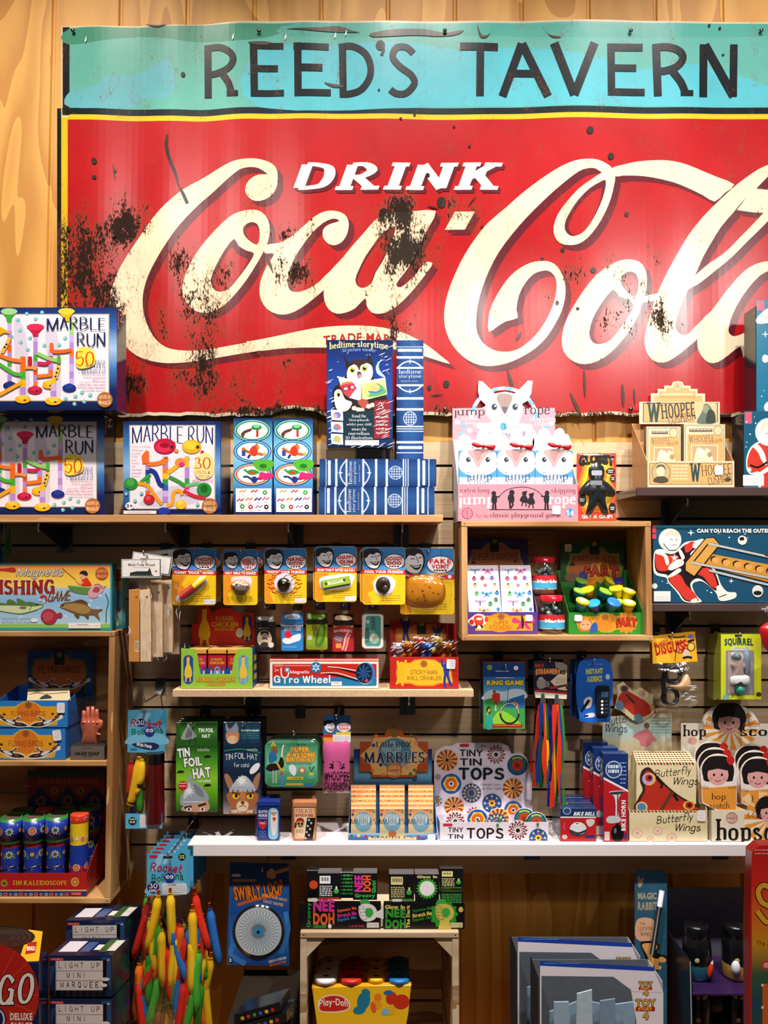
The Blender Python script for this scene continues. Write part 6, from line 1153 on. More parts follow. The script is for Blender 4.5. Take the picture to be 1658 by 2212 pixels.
def sfront(a):
    a.r(842,1420,990,yb_,'c0261e').p([(858,1431),(886,1431),(895,1425),(918,1423),(940,1425),(948,1431),(975,1431),(975,1450),(978,1475),(950,1477),(935,1482),(900,1482),(885,1477),(858,1477),(855,1455)],'e8921e').p([(860,1434),(886,1433),(896,1428),(918,1425),(940,1428),(947,1433),(973,1434),(973,1450),(976,1472),(948,1474),(934,1479),(902,1479),(887,1474),(860,1474),(858,1455)],'f0bc2a');globe(a,915,1434,8,'b8782a','6a4a1a')
    a.t('STICKY-MAN',886,1447,944,1457,'9a3a24','t').t('WALL CRAWLER',878,1460,953,1469,'9a3a24','t');figure(a,866,1446,.85,'e8b81e',1);figure(a,964,1448,.9,'2a3a9a',-1)
tray(r,842,1419,990,yb_,.158,.05,'c0261e',sfront,side='8a1c18',yb=1400);price(r,fr(.16),964,1424,983,1445,2)
n=A(lean(1400,.05,1340,.044));n.slab([(842,1341),(986,1347),(986,1402),(842,1402)],.0012,'b0241c','7a1a16');n.r(854,1357,962,1400,'d8822a').p([(880,1358),(892,1350),(915,1347),(940,1350),(950,1358)],'d8822a').r(858,1361,958,1400,'e89a3a').r(900,1345,920,1370,'2a3a1e').e(910,1349,6,4,'9aa83a');figure(n,876,1358,.9,'2a3480',-1);figure(n,944,1372,.9,'2a3480');n.build('header_card',r)
for i,(x,c,y) in enumerate(((880,'d07a24',1400),(922,'2a62b8',1402),(966,'c0701e',1402),(860,'d8d8e0',1404),(905,'c8342a',1392),(945,'d8b83a',1390))):
    q=Emp('crawler_packet','bagged sticky man, '+('amber, nearest the gyro wheel boxes','blue, middle of the red tray','amber, nearest the wide crate','in silver wrapping, tray corner','red, tucked at the back','yellow, tucked at the back')[i],'packet',W(x,1418,.12),'bagged crawlers in the red tray');dd=.13-.012*(i > 2)*2
    a=A(fr(dd),'jelly')
    for P,w in (([(x-12,y-10,1),(x-4,y+2,1),(x,y+4,1)],.006),([(x+12,y-12,1),(x+6,y,1),(x,y+4,1)],.006),([(x,y,1),(x-4,y+12,1),(x-12,y+20,1)],.0058),([(x,y,1),(x+5,y+12,1),(x+3,y+22,1)],.0058),([(x,y-4,1),(x,y+8,1)],.011)):a.tube([W(u,v,dd+.006) for u,v,_ in P],w,c,8)
    a.ball(W(x,y-9,dd+.008),.0075,c,n=10);a.build('sticky_man',q)
    f=A(fr(dd-.002),'film');f.dome(cat([(x-24,y-18),(x,y-22),(x+25,y-16),(x+22,y+18),(x-20,y+20)],4,True),.016,'fff',4,.5,.1);f.on(fr(dd+.017)).use('wrap');R=random.Random(i+40)
    for k in range(6):u,v=R.uniform(-18,18),R.uniform(-14,10);f.l([(x+u,y+v,.3),(x+u+4,y+v-2,1.6),(x+u+9,y+v-6,.3)],None,'eef')
    f.build('clear_bag',q)
# ------------------------------------------------------------------ inside the wide crate
zc=ZC2[1];RD=random.Random(8)
def arch(a,x0,y0,x1,y1,rim,fill):
    w=x1-x0;cx=(x0+x1)/2;h=y1-y0
    P=[(x0+w*.03,y1),(x0,y0+h*.7),(x0+w*.06,y0+h*.42),(x0+w*.06,y0+h*.24),(x0+w*.24,y0+h*.24),(x0+w*.34,y0+h*.06),(cx,y0),(x1-w*.34,y0+h*.06),(x1-w*.24,y0+h*.24),(x1-w*.06,y0+h*.24),(x1-w*.06,y0+h*.42),(x1,y0+h*.7),(x1-w*.03,y1)]
    a.p(P,rim).p([(cx+(x-cx)*.94,y1+(y-y1)*.92) for x,y in P],fill)
def bug(a,x,y,c,k,s=1):
    if k == 0:a.sp([(x,y-1),(x-10*s,y-6*s),(x-12*s,y),(x-4*s,y+1),(x-8*s,y+7*s),(x-3*s,y+6*s),(x,y+2),(x+3*s,y+6*s),(x+8*s,y+7*s),(x+4*s,y+1),(x+12*s,y),(x+10*s,y-6*s)],c).e(x,y,1.2,5*s,'222')
    elif k == 1:a.e(x-6*s,y-2,7*s,2,c,12).e(x+6*s,y-2,7*s,2,c,-12).e(x,y+2,1.2,7*s,'33405a')
    elif k == 2:a.e(x,y,5*s,5*s,c).e(x,y-4*s,2.5*s,2*s,'222')
    else:a.e(x,y,4*s,4.5*s,c).l([(x-3*s,y),(x+3*s,y)],1,'222').l([(x-2*s,y+3*s),(x+2*s,y+3*s)],1,'222')
def stickfront(a):
    y1=yat(zc,.17);a.r(1009,1323,1160,y1,'5a3a8a').r(1026,1330,1150,y1-7,'e8a024').e(1080,1345,30,21,'dd8a22').p([(1030,1334),(1146,1334),(1150,1345),(1146,1358),(1030,1358)],'e8a024');globe(a,1082,1332,8,'b0702a','6a4412')
    a.t('SUPER',1065,1341,1098,1349,'a03424','t').t('STICKERS',1056,1351,1104,1359,'a03424','t')
    a.sp([(1016,1335),(1030,1326),(1046,1330),(1050,1345),(1040,1352),(1046,1358),(1028,1358),(1030,1350),(1018,1352),(1010,1342)],'e8e0d4').sp([(1024,1332),(1040,1331),(1043,1348),(1027,1350)],'d8402a').e(1034,1337,7,3,'f0d8c8').e(1018,1344,5,6,'c82a1e').e(1050,1338,4,6,'d8402a').l([(1030,1350),(1027,1357)],4,'2a1a1a').l([(1038,1350),(1042,1357)],4,'2a1a1a');bug(a,1130,1345,'d83a7a',0,2.0);a.l([(1127,1330),(1128,1358)],4,'3a1a2a')
y1=yat(zc,.17);r=Emp('display_box','purple sticker display with holographic sheets inside the wide crate','display box',W(1084,y1,.17))
tray(r,1009,1322,1161,y1,.17,.04,'5a3a8a',stickfront,side='7a5ac0',yb=1222);price(r,fr(.172),1134,1328,1150,1342,3)
n=A(fr(.041));n.box(1006,1163,1140,1250,.0012,'3a2a66','5a3a8a');arch(n,1010,1170,1130,1240,'a8906a','b8682a');n.r(1058,1163,1077,1192,'17201c').e(1068,1169,6,5,'8a8a1e').t('SUPER STICKERS',1018,1195,1117,1209,'2a140c','t').p([(1016,1218),(1028,1218),(1022,1210)],'17140f').p([(1108,1211),(1117,1211),(1112,1217)],'17140f');n.build('header_card',r)
surf('holo',.18,.8,coat=.6,bump=.4,bs=500)
for i,(x0,x1,s_) in enumerate(((1007,1077,'beside the crate wall'),(1079,1147,'beside the marble jars'))):
    q=Emp('sticker_block','block of shiny butterfly sticker sheets '+s_,'sticker sheets',W((x0+x1)/2,y1-3,.15),'sticker blocks in the purple tray')
    pl=lean(1322,.166,1221,.145);a=A(pl,'holo');a.slab([(x0,1221),(x1-2,1221),(x1+6,1326),(x0+5,1326)],.02,'e4dcf0','f4f0f6');k=x1-x0
    for j,(u,v,c,t) in enumerate(((.22,.11,'4a9ac8',1),(.62,.11,'c83a8a',0),(.18,.28,'b82a5a',2),(.44,.27,'a82a6a',2),(.74,.27,'7a4ab8',2),(.2,.43,'e8b07a',2),(.52,.42,'d87a9a',3),(.82,.43,'e8b88a',2),(.24,.61,'6ab87a',2),(.56,.61,'3a9ac8',0),(.88,.59,'3a7ac0',2),(.34,.79,'c88ab8',1),(.66,.83,'3a9a4a',2),(.84,.74,'2f8a3a',2),(.45,.97,'e0a05a',0),(.9,.94,'3a8ab8',3))):bug(a,x0+3+u*k*.98+v*4,1222+v*100,c,t,.95)
    a.build('sheets',q)
def jar(x,z,d,h,label,dim=0):
    c=V((W(x,1300,d).x,-d,z));R0=.033;r=Emp('marble_jar',label,'jar',c,'marble jars stacked in the crate');H=h
    A(mat='clear').lathe(c,[(.0,.001),(R0*.92,.001),(R0,.006),(R0,H*.5),(R0*.97,H*.7),(R0*.82,H*.83),(R0*.8,H*.86)],'eef',28).build('glass',r)
    A(mat='gloss').lathe(c,[(R0*.86,H*.845),(R0*.87,H*.985),(R0*.8,H),(0,H)],'c0182a',28).build('lid',r,label='red screw lid')
    a=A(mat='card');
    def strip(z0,z1,col):a.grid([[c+V(((R0+.0004)*math.sin(t),-(R0+.0004)*math.cos(t),zz)) for t in [k*.2-1.5 for k in range(16)]] for zz in (z0,z1)],col)
    strip(H*.14,H*.33,'4ab0dc');strip(H*.33,H*.345,'e8e8ec');strip(H*.345,H*.5,'c82a34');strip(H*.13,H*.16,'e8ecf0')
    for ch_i,ps in enumerate([text_polys('Marbles','x')]):
        X=[q[0] for p in ps for q in p];xa,xb=min(X),max(X)
        for p in ps:a.face([c+V(((R0+.0009)*math.sin(t),-(R0+.0009)*math.cos(t),H*.30+v*H*.13)) for t,v in ((((u-xa)/(xb-xa)-.36)*1.9,v) for u,v in p)],'f6f2f4')
    a.build('label_band',r,label='red and blue printed band')
    R=random.Random(int(x+z*100));b=A(mat='plastic')
    for i in range(46):
        for _ in range(30):
            u,v=R.uniform(-1,1),R.uniform(-1,1)
            if u*u+v*v < .62:break
        b.ball(c+V((u*R0*.88,v*R0*.88,.012+H*.62*R.random())),.0058,R.choice(['6a8a8a','8aa0a8','4a6a6a','9aa8a0','54707c']),n=8)
    b.build('marbles',r)['kind'] ='stuff'
jar(1190,zc,.15,.096,'plastic jar of glass marbles with red lid, standing on the crate floor');jar(1174,zc+.098,.12,.094,'plastic jar of marbles stacked on the other jar in the shade')
def putfront(a):
    y1=yat(zc,.175);a.r(1228,1324,1388,y1,'2f8a2a').p([(1246,1331),(1290,1331),(1300,1326),(1322,1326),(1330,1331),(1372,1331),(1376,1345),(1370,1360),(1330,1360),(1318,1366),(1300,1366),(1290,1360),(1250,1360),(1244,1345)],'d8a02a').e(1306,1345,22,20,'dd8a24');globe(a,1306,1333,8,'b0702a','6a4412')
    a.t('FARTY',1290,1342,1322,1350,'c8862a','t').t('PUTTY',1290,1351,1320,1359,'c8862a','t').st(1352,1345,20,25,12,'e0862a').t('FART',1331,1337,1374,1356,'c8321e','x',arc=3,out='4a140c',ow=1)
    a.sp([(1248,1345),(1250,1338),(1256,1342),(1260,1335),(1266,1342),(1272,1337),(1278,1345),(1278,1358),(1268,1364),(1252,1362)],'d86a1e').e(1264,1350,13,11,'e8a878').l([(1256,1350),(1261,1349)],1.4,'4a2a1a').l([(1267,1349),(1272,1350)],1.4,'4a2a1a').sp([(1276,1352),(1285,1344),(1290,1352),(1288,1364),(1274,1367)],'2a5aa8')
y1=yat(zc,.175);r=Emp('display_box','green putty display tray with orange arched header inside the wide crate','display box',W(1308,y1,.175))
tray(r,1228,1323,1389,y1,.175,.04,'2f8a2a',putfront,side='2a7a2a',yb=1232);price(r,fr(.177),1240,1328,1257,1342,2)
n=A(fr(.041));n.box(1210,1169,1348,1256,.0012,'1d4a22','2f8a2a');arch(n,1222,1178,1344,1250,'6a8a2a','a85a22');n.r(1273,1169,1294,1198,'17201c').e(1283,1175,6,5,'8a8a1e').t('FARTY PUTTY',1238,1201,1328,1213,'2a140c','t').p([(1228,1222),(1242,1222),(1235,1213)],'17140f').st(1296,1237,32,40,16,'d8901e',ry=.6).t('FART',1262,1225,1334,1248,'b8321e','x',arc=4,out='3a100a',ow=1.4).e(1234,1247,15,10,'7a5a44').e(1258,1244,9,10,'23408a');n.build('header_card',r)
price(r,fr(.0425),1219,1175,1234,1192,0)
PC=['e8c81e','2a7ac8','e88a2a','3a3aa0','8ac83a','f0d02a','2a9ad0','c8d82a']
for i,(x,y,d,c,tx,ty) in enumerate(((1252,1312,.165,6,.3,.2),(1285,1316,.165,3,-.4,.1),(1318,1312,.165,6,.2,-.3),(1354,1316,.165,0,.1,.3),(1335,1314,.14,4,.6,.2),(1248,1290,.13,1,.3,.5),(1272,1286,.13,2,-.5,.4),(1300,1290,.13,1,.5,.3),(1332,1284,.13,5,-.3,.4),(1352,1290,.13,0,.4,.5),(1250,1268,.09,1,.4,.6),(1278,1270,.09,7,-.6,.5),(1308,1266,.09,4,.7,.2),(1336,1268,.09,0,-.4,.3))):
    q=Emp('putty_tub',('yellow','blue','orange','violet','green','bright yellow','sky blue','lime')[c]+' putty tub '+('in the front row, beside the price sticker','in the front row, second','in the front row, third','in the front row, at the crate wall end','wedged behind the front row','in the second row, first','in the second row, tipped over','in the second row, middle','in the second row, fourth','in the second row, at the wall end','in the back row, first','in the back row, second','in the back row, tipped','in the back row, last')[i],'tub',W(x,y,d),'putty tubs in the green tray')
    ax=V((tx,-.55,1+ty));c0=W(x,y+4,d);A(mat='plastic').lathe(c0,[(0,0),(.0125,0),(.0155,.019)],PC[c],16,ax).build('cup',q)
    ld=A(mat='plastic').lathe(c0+ax.normalized()*.019,[(.0165,0),(.0175,.001),(.0175,.006),(.016,.007),(0,.0072)],PC[(c+3) % 8] if i % 3 else 'e8d01e',18,ax).build('lid',q)
    if i in (0,3,9):A(mat='card').lathe(c0+ax.normalized()*.0264,[(.012,0),(0,.0001)],'e0c8b0',14,ax).build('lid_label',ld)
# ------------------------------------------------------------------ hanging on the slat wall, right
def hangbox(x0,y0,x1,y1,d,t,name,label,cat_,col,side,art,tabh=26,rad=2,yaw=0,group=None,tabx=None,htip=None):
    r=Emp(name,label,cat_,W((x0+x1)/2,y1,d),group);pl=lean(y1,d,y0,d-.004,yaw,(x0+x1)/2)
    a=A(pl,'gloss');a.box(x0,y0,x1,y1,t,col,side,b=1,rad=rad);art(a);a.build('printed_front',r);return r,pl
def a_ring(a):
    a.g(1044,1432,1133,1574,['17305a','1f5aa0','2a86c8','7ac0e4','3a8a6a','3f9a4a','6ab83a']).r(1044,1432,1133,1462,'1c3c78').sp([(1046,1500),(1060,1490),(1085,1494),(1110,1488),(1132,1492),(1132,1510),(1046,1512)],'cfe4f0').p([(1046,1512),(1070,1505),(1100,1530),(1132,1512),(1132,1572),(1046,1572)],'3f9a4a').p([(1100,1510),(1132,1500),(1132,1530),(1090,1528)],'2f6ab0').sp([(1060,1560),(1080,1535),(1110,1550),(1125,1570),(1070,1572)],'8ac83a')
    a.e(1057,1442,6,6,'7a9a3a').e(1114,1443,5,5,'e8e0e8',30).lines(1070,1449,1100,1453,1,'e8f0f4').lines(1070,1463,1108,1468,1,'f0d88a').t('RING GAME',1051,1470,1130,1480,'f8d83a','x',out='8a4a1a',ow=1)
    a.sp([(1063,1500),(1078,1498),(1078,1515),(1066,1517)],'d8342a').e(1067,1494,3.5,4,'8a5a3a').l([(1070,1516),(1072,1524)],8,'6a5a2a').l([(1070,1522),(1070,1536)],3,'e0b090').e(1055,1534,5,8,'2a1a14').e(1056,1534,3,4,'c88a6a').sp([(1048,1555),(1054,1543),(1062,1548),(1064,1573),(1048,1574)],'2f9a8a').l([(1052,1545),(1054,1536)],3,'c88a6a').r(1063,1564,1128,1572,'9a2a1e').lines(1066,1566,1124,1571,1,'e08a5a',3).l([(1095,1518),(1097,1485)],1.2,'3a3a3a')
    t=[(1100+20*math.cos(k*.35),1541+22*math.sin(k*.35)) for k in range(19)];a.l(t,4,'2a2422').l(t[9:],1.5,'e8e0d0').l([(1104,1520),(1112,1518),(1118,1524),(1114,1530)],3,'e8a03a',3)
r,pl=hangbox(1043,1430,1134,1575,.13,.025,'ring_game_box','blue and green ring game box hanging beside the ribbon streamers','toy box','1c3c78','7a3a3a',a_ring)
for i in range(3):
    q,_=hangbox(1037-2*i,1428-2*i,1126-2*i,1566-2*i,.10-.028*i,.024,'ring_game_box','ring game box hanging '+('second','third','fourth')[i]+' on its hook, behind the front one','toy box','1c3c78','2a5a3a',lambda a:None,group='ring game boxes behind')
hook(1092,1444,.14,'wire hook holding the ring game boxes')
r=Emp('streamer_card','dark handlebar streamer card with long rainbow ribbons clipped below','streamers',W(1185,1512,.14))
a=A(fr(.14));a.slab([(1151,1430),(1155,1427),(1200,1427),(1203,1432),(1216,1431),(1226,1438),(1224,1508),(1220,1512),(1156,1508),(1152,1502)],.0014,'1c1a34','0f0f1a');a.p([(1198,1430),(1214,1431),(1225,1438),(1224,1452),(1200,1446)],'8a8078').p([(1188,1472),(1204,1458),(1224,1452),(1224,1492),(1206,1490)],'e4d4b8').l([(1156,1454),(1180,1450),(1208,1448)],9,'a8401e',3);a.t('STREAMERS',1156,1447,1209,1459,'e8a05a','x',arc=3).t('BIKE',1155,1434,1174,1441,'b8402a','x').t('RIDE',1157,1443,1172,1448,'a87a3a','h').e(1216,1452,5,5,'17141a').t('6+',1213,1449,1219,1455,'d8a04a').lines(1200,1464,1220,1478,4,'a89a84',3)
a.e(1168,1468,6,6,'b8b0a8').sp([(1160,1470),(1176,1468),(1180,1482),(1168,1488),(1160,1484)],'9a948e').e(1182,1478,5,7,'7a7470').l([(1186,1486),(1204,1484)],6,'a82a34').l([(1204,1484),(1222,1480),(1224,1488)],5,'4a2a24').p([(1154,1489),(1224,1495),(1224,1499),(1154,1493)],'c82a24').p([(1154,1494),(1224,1500),(1223,1510),(1156,1507)],'e8dcc4');a.build('card',r)
clips=[]
for x,y,nm in ((1172,1504,0),(1202,1506,1)):
    a=A(fr(.142),'metal');a.slab([(x-3,y-6),(x+3,y-6),(x+5,y+8),(x+6,y+16),(x-6,y+16),(x-5,y+8)],.006,'d8dce4');clips.append(a.build('clip',r))
strands(clips[0],1165,1520,1183,1705,.14,['b8321e','17327a','1d5a2e','d8341e','e8c01e','2a5a1e','1f2a8a'],11,4,2.2);strands(clips[1],1194,1522,1212,1745,.145,['1f2a8a','d8341e','e8c81e','1d5a2e','d8341e','24409a','3a8a2e'],11,9,2.2)
q=Emp('streamer_card','second streamer card and ribbons hanging in shade behind the first','streamers',W(1180,1512,.08));a=A(fr(.08));a.box(1140,1424,1216,1500,.0014,'17151f');a.build('card',q);strands(q,1158,1500,1196,1680,.08,['a8321e','17327a','1d5a2e','b8341e','b8941e','1d2a6a'],10,14,1.7)
hook(1187,1430,.15,'wire hook holding the ribbon streamer cards')
def a_aud(a):
    a.sp([(1250,1432),(1318,1434),(1312,1545),(1252,1550)],'1f62c0').t('INSTANT',1265,1444,1302,1456,'d8d04a','x',rot=-3).t('AUDIENCE',1267,1460,1300,1473,'d8d04a','x',rot=-3).e(1312,1462,5,6,'b8d0f0').sp([(1260,1515),(1268,1506),(1278,1508),(1276,1526),(1264,1530)],'e8e0e4').l([(1272,1512),(1254,1538)],6,'17202c').sp([(1266,1542),(1282,1540),(1284,1548),(1264,1550)],'dce0ec').l([(1262,1547),(1270,1546)],4,'17202c').lines(1270,1434,1300,1438,1,'8ab0e0',2)
for i in range(3):
    r,pl=hangbox(1250-10*i,1428-2*i,1318-8*i,1560-6*i,.13-.026*i,.006,'sound_toy_card',('bright blue instant audience card with black four-button player','instant audience card hanging behind the front one','instant audience card deepest on its hook')[i],'toy card','1c55ac','17408a',a_aud if not i else lambda a:None,rad=5,yaw=-9,group='instant audience cards')
    b=A(Pl(pl.o+pl.n*.001,pl.n),'plastic');b.slab(rr(1286-9*i,1480,1316-9*i,1548,7),.001,'10141a');b.on(Pl(pl.o+pl.n*.012,pl.n));b.slab(rr(1287-9*i,1481,1315-9*i,1547,7),.0115,'141a22',b=2);i or [b.e(1300,1515+8*k,2.6,2.6,'e4e8f0').lines(1306,1514+8*k,1313,1517+8*k,1,'6a7484',k) for k in range(4)];i or b.r(1298,1494,1313,1506,'2a4a6a');b.build('player',r,label='black sound player')
hook(1284,1432,.14,'wire hook holding the blue audience cards')
def disguise(dx,d,label,front):
    r=Emp('disguise_bag',label,'toy packet',W(1455+dx,1530,d),'disguise bags on one hook');pl=lean(1432,d,1365,d-.002,0)
    a=A(pl);a.slab([(1407+dx,1374),(1500+dx,1364),(1506+dx,1429),(1409+dx,1434)],.0015,'e8a81e','b8801e');a.k=3
    if front:
        a.p([(1410,1376),(1430,1373),(1450,1432),(1411,1432)],'f0b82a').t('CLASSIC',1411,1384,1444,1398,'b85a1e','x',rot=-14).t('DISGUISE',1414,1386,1484,1412,'b8241a','x',rot=-9,arc=1).e(1491,1375,7,5,'8a7ab8').l([(1442,1374),(1462,1377),(1480,1374)],3,'3a2a10',3)
        for x,y in ((1468,1402),(1492,1397)):a.e(x,y,9,10,'1c1814').e(x,y,7,8,'e0b84a').l([(x-8,y-11),(x+7,y-15)],5,'1c1814')
        a.l([(1460,1402),(1457,1428)],1.6,'1c1814').sp([(1477,1404),(1484,1404),(1490,1418),(1474,1420)],'d8b8a8').l([(1474,1422),(1484,1419),(1494,1421)],5,'1c1814',3)
    a.build('header_card',r)
    b=A(fr(d-.002),'plastic')
    for x,y in ((1455+dx,1458),(1449+dx,1505)):b.tube([W(x+16*math.cos(k*.4),y+17*math.sin(k*.4),d+.006) for k in range(17)],.0032,'15151a',7)
    b.tube([W(1440+dx,1440,d),W(1434+dx,1470,d-.004),W(1438+dx,1520,d)],.003,'15151a',6);b.build('glasses_frame',r)
    b=A(fr(d));b.use('gloss').dome(cat([(1443+dx,1480),(1462+dx,1478),(1480+dx,1457),(1488+dx,1462),(1492+dx,1480),(1480+dx,1490),(1462+dx,1493),(1448+dx,1488)],3,True),.016,'e0b48a',5);b.build('rubber_nose',r)
    f=A(fr(d-.001),'film');f.dome(cat([(1408+dx,1434),(1455+dx,1432),(1506+dx,1429),(1502+dx,1480),(1508+dx,1512),(1490+dx,1530),(1450+dx,1528),(1412+dx,1535),(1410+dx,1480)],3,True),.018,'fff',4,.5,.15);f.on(fr(d+.018)).use('wrap');R=random.Random(6)
    for i in range(12):u,v=R.uniform(1470,1500)+dx,R.uniform(1470,1525);f.l([(u,v,.3),(u+5,v-4,1.8),(u+10,v-2,.3)],None,'e8e4e8')
    f.build('clear_bag',r)
disguise(0,.13,'yellow-topped disguise bag with black glasses and false nose',1);disguise(-5,.10,'disguise bag hanging behind the front disguise bag',0);hook(1452,1375,.14,'wire hook holding the disguise bags')
for i,(dx,d) in enumerate(((0,.15),(-14,.07))):
    r=Emp('squirrel_toy_box',('lime yellow window box with a squirrel figure in white pants','second lime window box, shaded behind the front squirrel box')[i],'toy box',W(1598+dx,1510,d))
    pl=fr(d);a=A(pl,'gloss');o_=dx
    a.box(1556+o_,1370,1644+o_,1512,.045,'d0d42a','8a961e',b=1)
    if not i:
        a.r(1567,1405,1628,1502,'8a8a96',2).t('SQUIRREL',1564,1380,1626,1398,'1f4a5a','x',arc=2).r(1578,1397,1620,1404,'d8dcd8',3).t('UNDERPANTS',1581,1398,1617,1403,'8aa0a0').r(1586,1371,1602,1376,'17202a',2).e(1567,1506,7,6,'7ab8a8').l([(1580,1507),(1618,1505)],8,'e8e83a').e(1638,1500,6,5,'4a3a22').r(1571,1408,1625,1498,'9a9498').r(1571,1408,1580,1498,'b8a8a4')
        a.build('printed_front',r);b=A(fr(d),'plastic')
        b.dome(cat([(1578,1412),(1590,1408),(1604,1414),(1606,1428),(1612,1440),(1604,1452),(1608,1470),(1580,1472),(1582,1450),(1576,1436),(1580,1426)],3,True),.012,'b8a09a',5);b.dome(cat([(1606,1410),(1618,1406),(1620,1440),(1612,1466),(1606,1450)],3,True),.008,'7a8a9a',4);b.dome(el(1589,1418,11,10,14),.015,'6a7a8a',4);b.dome(cat([(1580,1470),(1585,1500),(1578,1500)],2,True),.006,'b89a8a',3)
        b.build('squirrel_figure',r);b=A(fr(d+.008));b.use('matte').dome(cat([(1578,1462),(1595,1458),(1616,1460),(1618,1476),(1606,1480),(1598,1474),(1584,1480),(1577,1474)],3,True),.008,'eeeef0',4);b.build('white_pants',r);b=A(fr(d+.002),'plastic');b.dome(el(1597,1490,11,11,14),.012,'2f9a82',4);b.build('acorn',r)
        b=A(fr(d+.0175),'clear');b.slab(rr(1567,1405,1628,1502,3),.0005,'fff');b.build('window',r)
    else:a.build('printed_front',r)
hook(1598,1376,.16,'wire hook holding the squirrel boxes')
r=Emp('red_toy_bag','clear bag with a shiny red toy hanging by the squirrel box','toy packet',W(1662,1440,.2));b=A(fr(.2),'gloss');b.dome(cat([(1640,1365),(1650,1348),(1700,1330),(1720,1400),(1660,1410)],3,True),.02,'c8161c',4);b.build('red_toy',r);f=A(fr(.198),'film');f.dome(cat([(1633,1320),(1645,1305),(1700,1300),(1740,1380),(1700,1450),(1645,1435),(1634,1390)],3,True),.03,'fff',4,.4,.1).build('clear_bag',r);hook(1690,1306,.21,'wire hook holding the red toy bag')
# ------------------------------------------------------------------ hanging above the white shelf
def rocket(a,x0,y0,x1,y1,big=0):
    w=x1-x0;h=y1-y0;k=w/86
    a.r(x0,y0,x1,y1,'56b4e0').p([(x0+w*.3,y0),(x0+w*.45,y0),(x0+w*.25,y0+h*.4),(x0+w*.05,y0+h*.4)],'8fd0ee').p([(x0+w*.5,y0),(x0+w*.62,y0),(x0+w*.5,y0+h*.25),(x0+w*.38,y0+h*.25)],'a8dcf2').sp([(x0,y1),(x0,y0+h*.8),(x0+w*.3,y0+h*.62),(x0+w*.7,y0+h*.6),(x1,y0+h*.75),(x1,y1)],'7cc6ea')
    a.t('Rocket',x0+w*.08,y0+h*.2,x0+w*.9,y0+h*.46,'b8203a','H',sh=3,rot=4).t('Boll',x0+w*.1,y0+h*.48,x0+w*.43,y0+h*.7,'1d6a4a','H').t('ns',x0+w*.72,y0+h*.5,x0+w*.93,y0+h*.66,'1d6a4a','H')
    cx,cy=x0+w*.57,y0+h*.6;a.l([(cx-4*k,cy-9*k),(cx-2*k,cy-16*k),(cx+5*k,cy-18*k),(cx+14*k,cy-16*k)],2.4*k,'24409a',4).e(cx,cy,12*k,12.5*k,'24409a')
    for sx in (-1,1):a.e(cx+4.4*sx*k,cy-3*k,4*k,4*k,'f4f4f6').e(cx+3.6*sx*k,cy-2.6*k,1.7*k,1.7*k,'111')
    a.l([(cx-6*k,cy+5*k),(cx,cy+8*k),(cx+6*k,cy+5*k)],1.6*k,'0f1a4a',3)
def balloon(a,P,col,w=12):
    a.use('plastic');a.tube([W(x,y,q) for x,y,q in cat(P,4)],[.003+.0078*min(1,2.2*math.sin(math.pi*min(.97,max(.05,i/(len(cat(P,4))-1)))))for i in range(len(cat(P,4)))],col,8)
r=Emp('balloon_pump_pack','rocket balloon pack with a red pump, hanging beside the tall crate','toy packet',W(320,1790,.13))
a=A(fr(.13));a.slab([(276,1534),(362,1532),(356,1622),(318,1626),(275,1625)],.0014,'56b4e0','2a5a80');a.k=2;rocket(a,276,1540,358,1608);a.e(304,1561,9,9,'1c2c6a').t('30',297,1556,311,1566,'f4f4f8','H').st(343,1560,3,6,5,'d8502a').sp([(287,1606),(330,1604),(344,1612),(330,1620),(296,1614)],'1f2a5a').t('With Pump',294,1606,328,1616,'e8ecf4','x',rot=8).r(281,1616,296,1621,'2f7ac0',2);a.build('header_card',r)
a=A(fr(.125),'plastic');a.tube([W(334,1646,.14),W(335,1775,.14)],.0235,'c8241c',18);a.build('pump',r,label='red pump barrel');A(fr(.125),'plastic').tube([W(334,1626,.14),W(334,1648,.14)],.024,'17171a',18).build('pump_collar',r)
for i,(P,c) in enumerate((([(300,1635,.15),(292,1690,.152),(284,1730,.15),(280,1740,.148)],'e8b01e'),([(298,1640,.142),(300,1700,.142),(302,1758,.142)],'4a9a2e'),([(284,1645,.135),(282,1690,.135),(280,1720,.135)],'c8321e'),([(306,1640,.15),(304,1680,.151),(290,1720,.15)],'f0c02a'),([(285,1730,.14),(290,1750,.14),(280,1765,.14)],'1f2f5a'))):b=A();balloon(b,P,c);b.build('balloon',r)
a=A(fr(.152));a.box(271,1758,350,1790,.001,'5ab4e0');a.r(302,1760,347,1787,'e8eaee').lines(304,1767,344,1786,5,'b4bac4').t('WARNING',312,1761,328,1764,'555').e(286,1774,9,9,'16223c').lines(280,1768,293,1780,2,'d8d08a',3,.6);a.build('foot_label',r)
f=A(fr(.127),'clear');f.dome(rr(270,1480,362,1792,10),.027,'fff',3,.3,.4).build('clear_pack',r);hook(312,1516,.15,'wire hook holding the balloon pump pack')
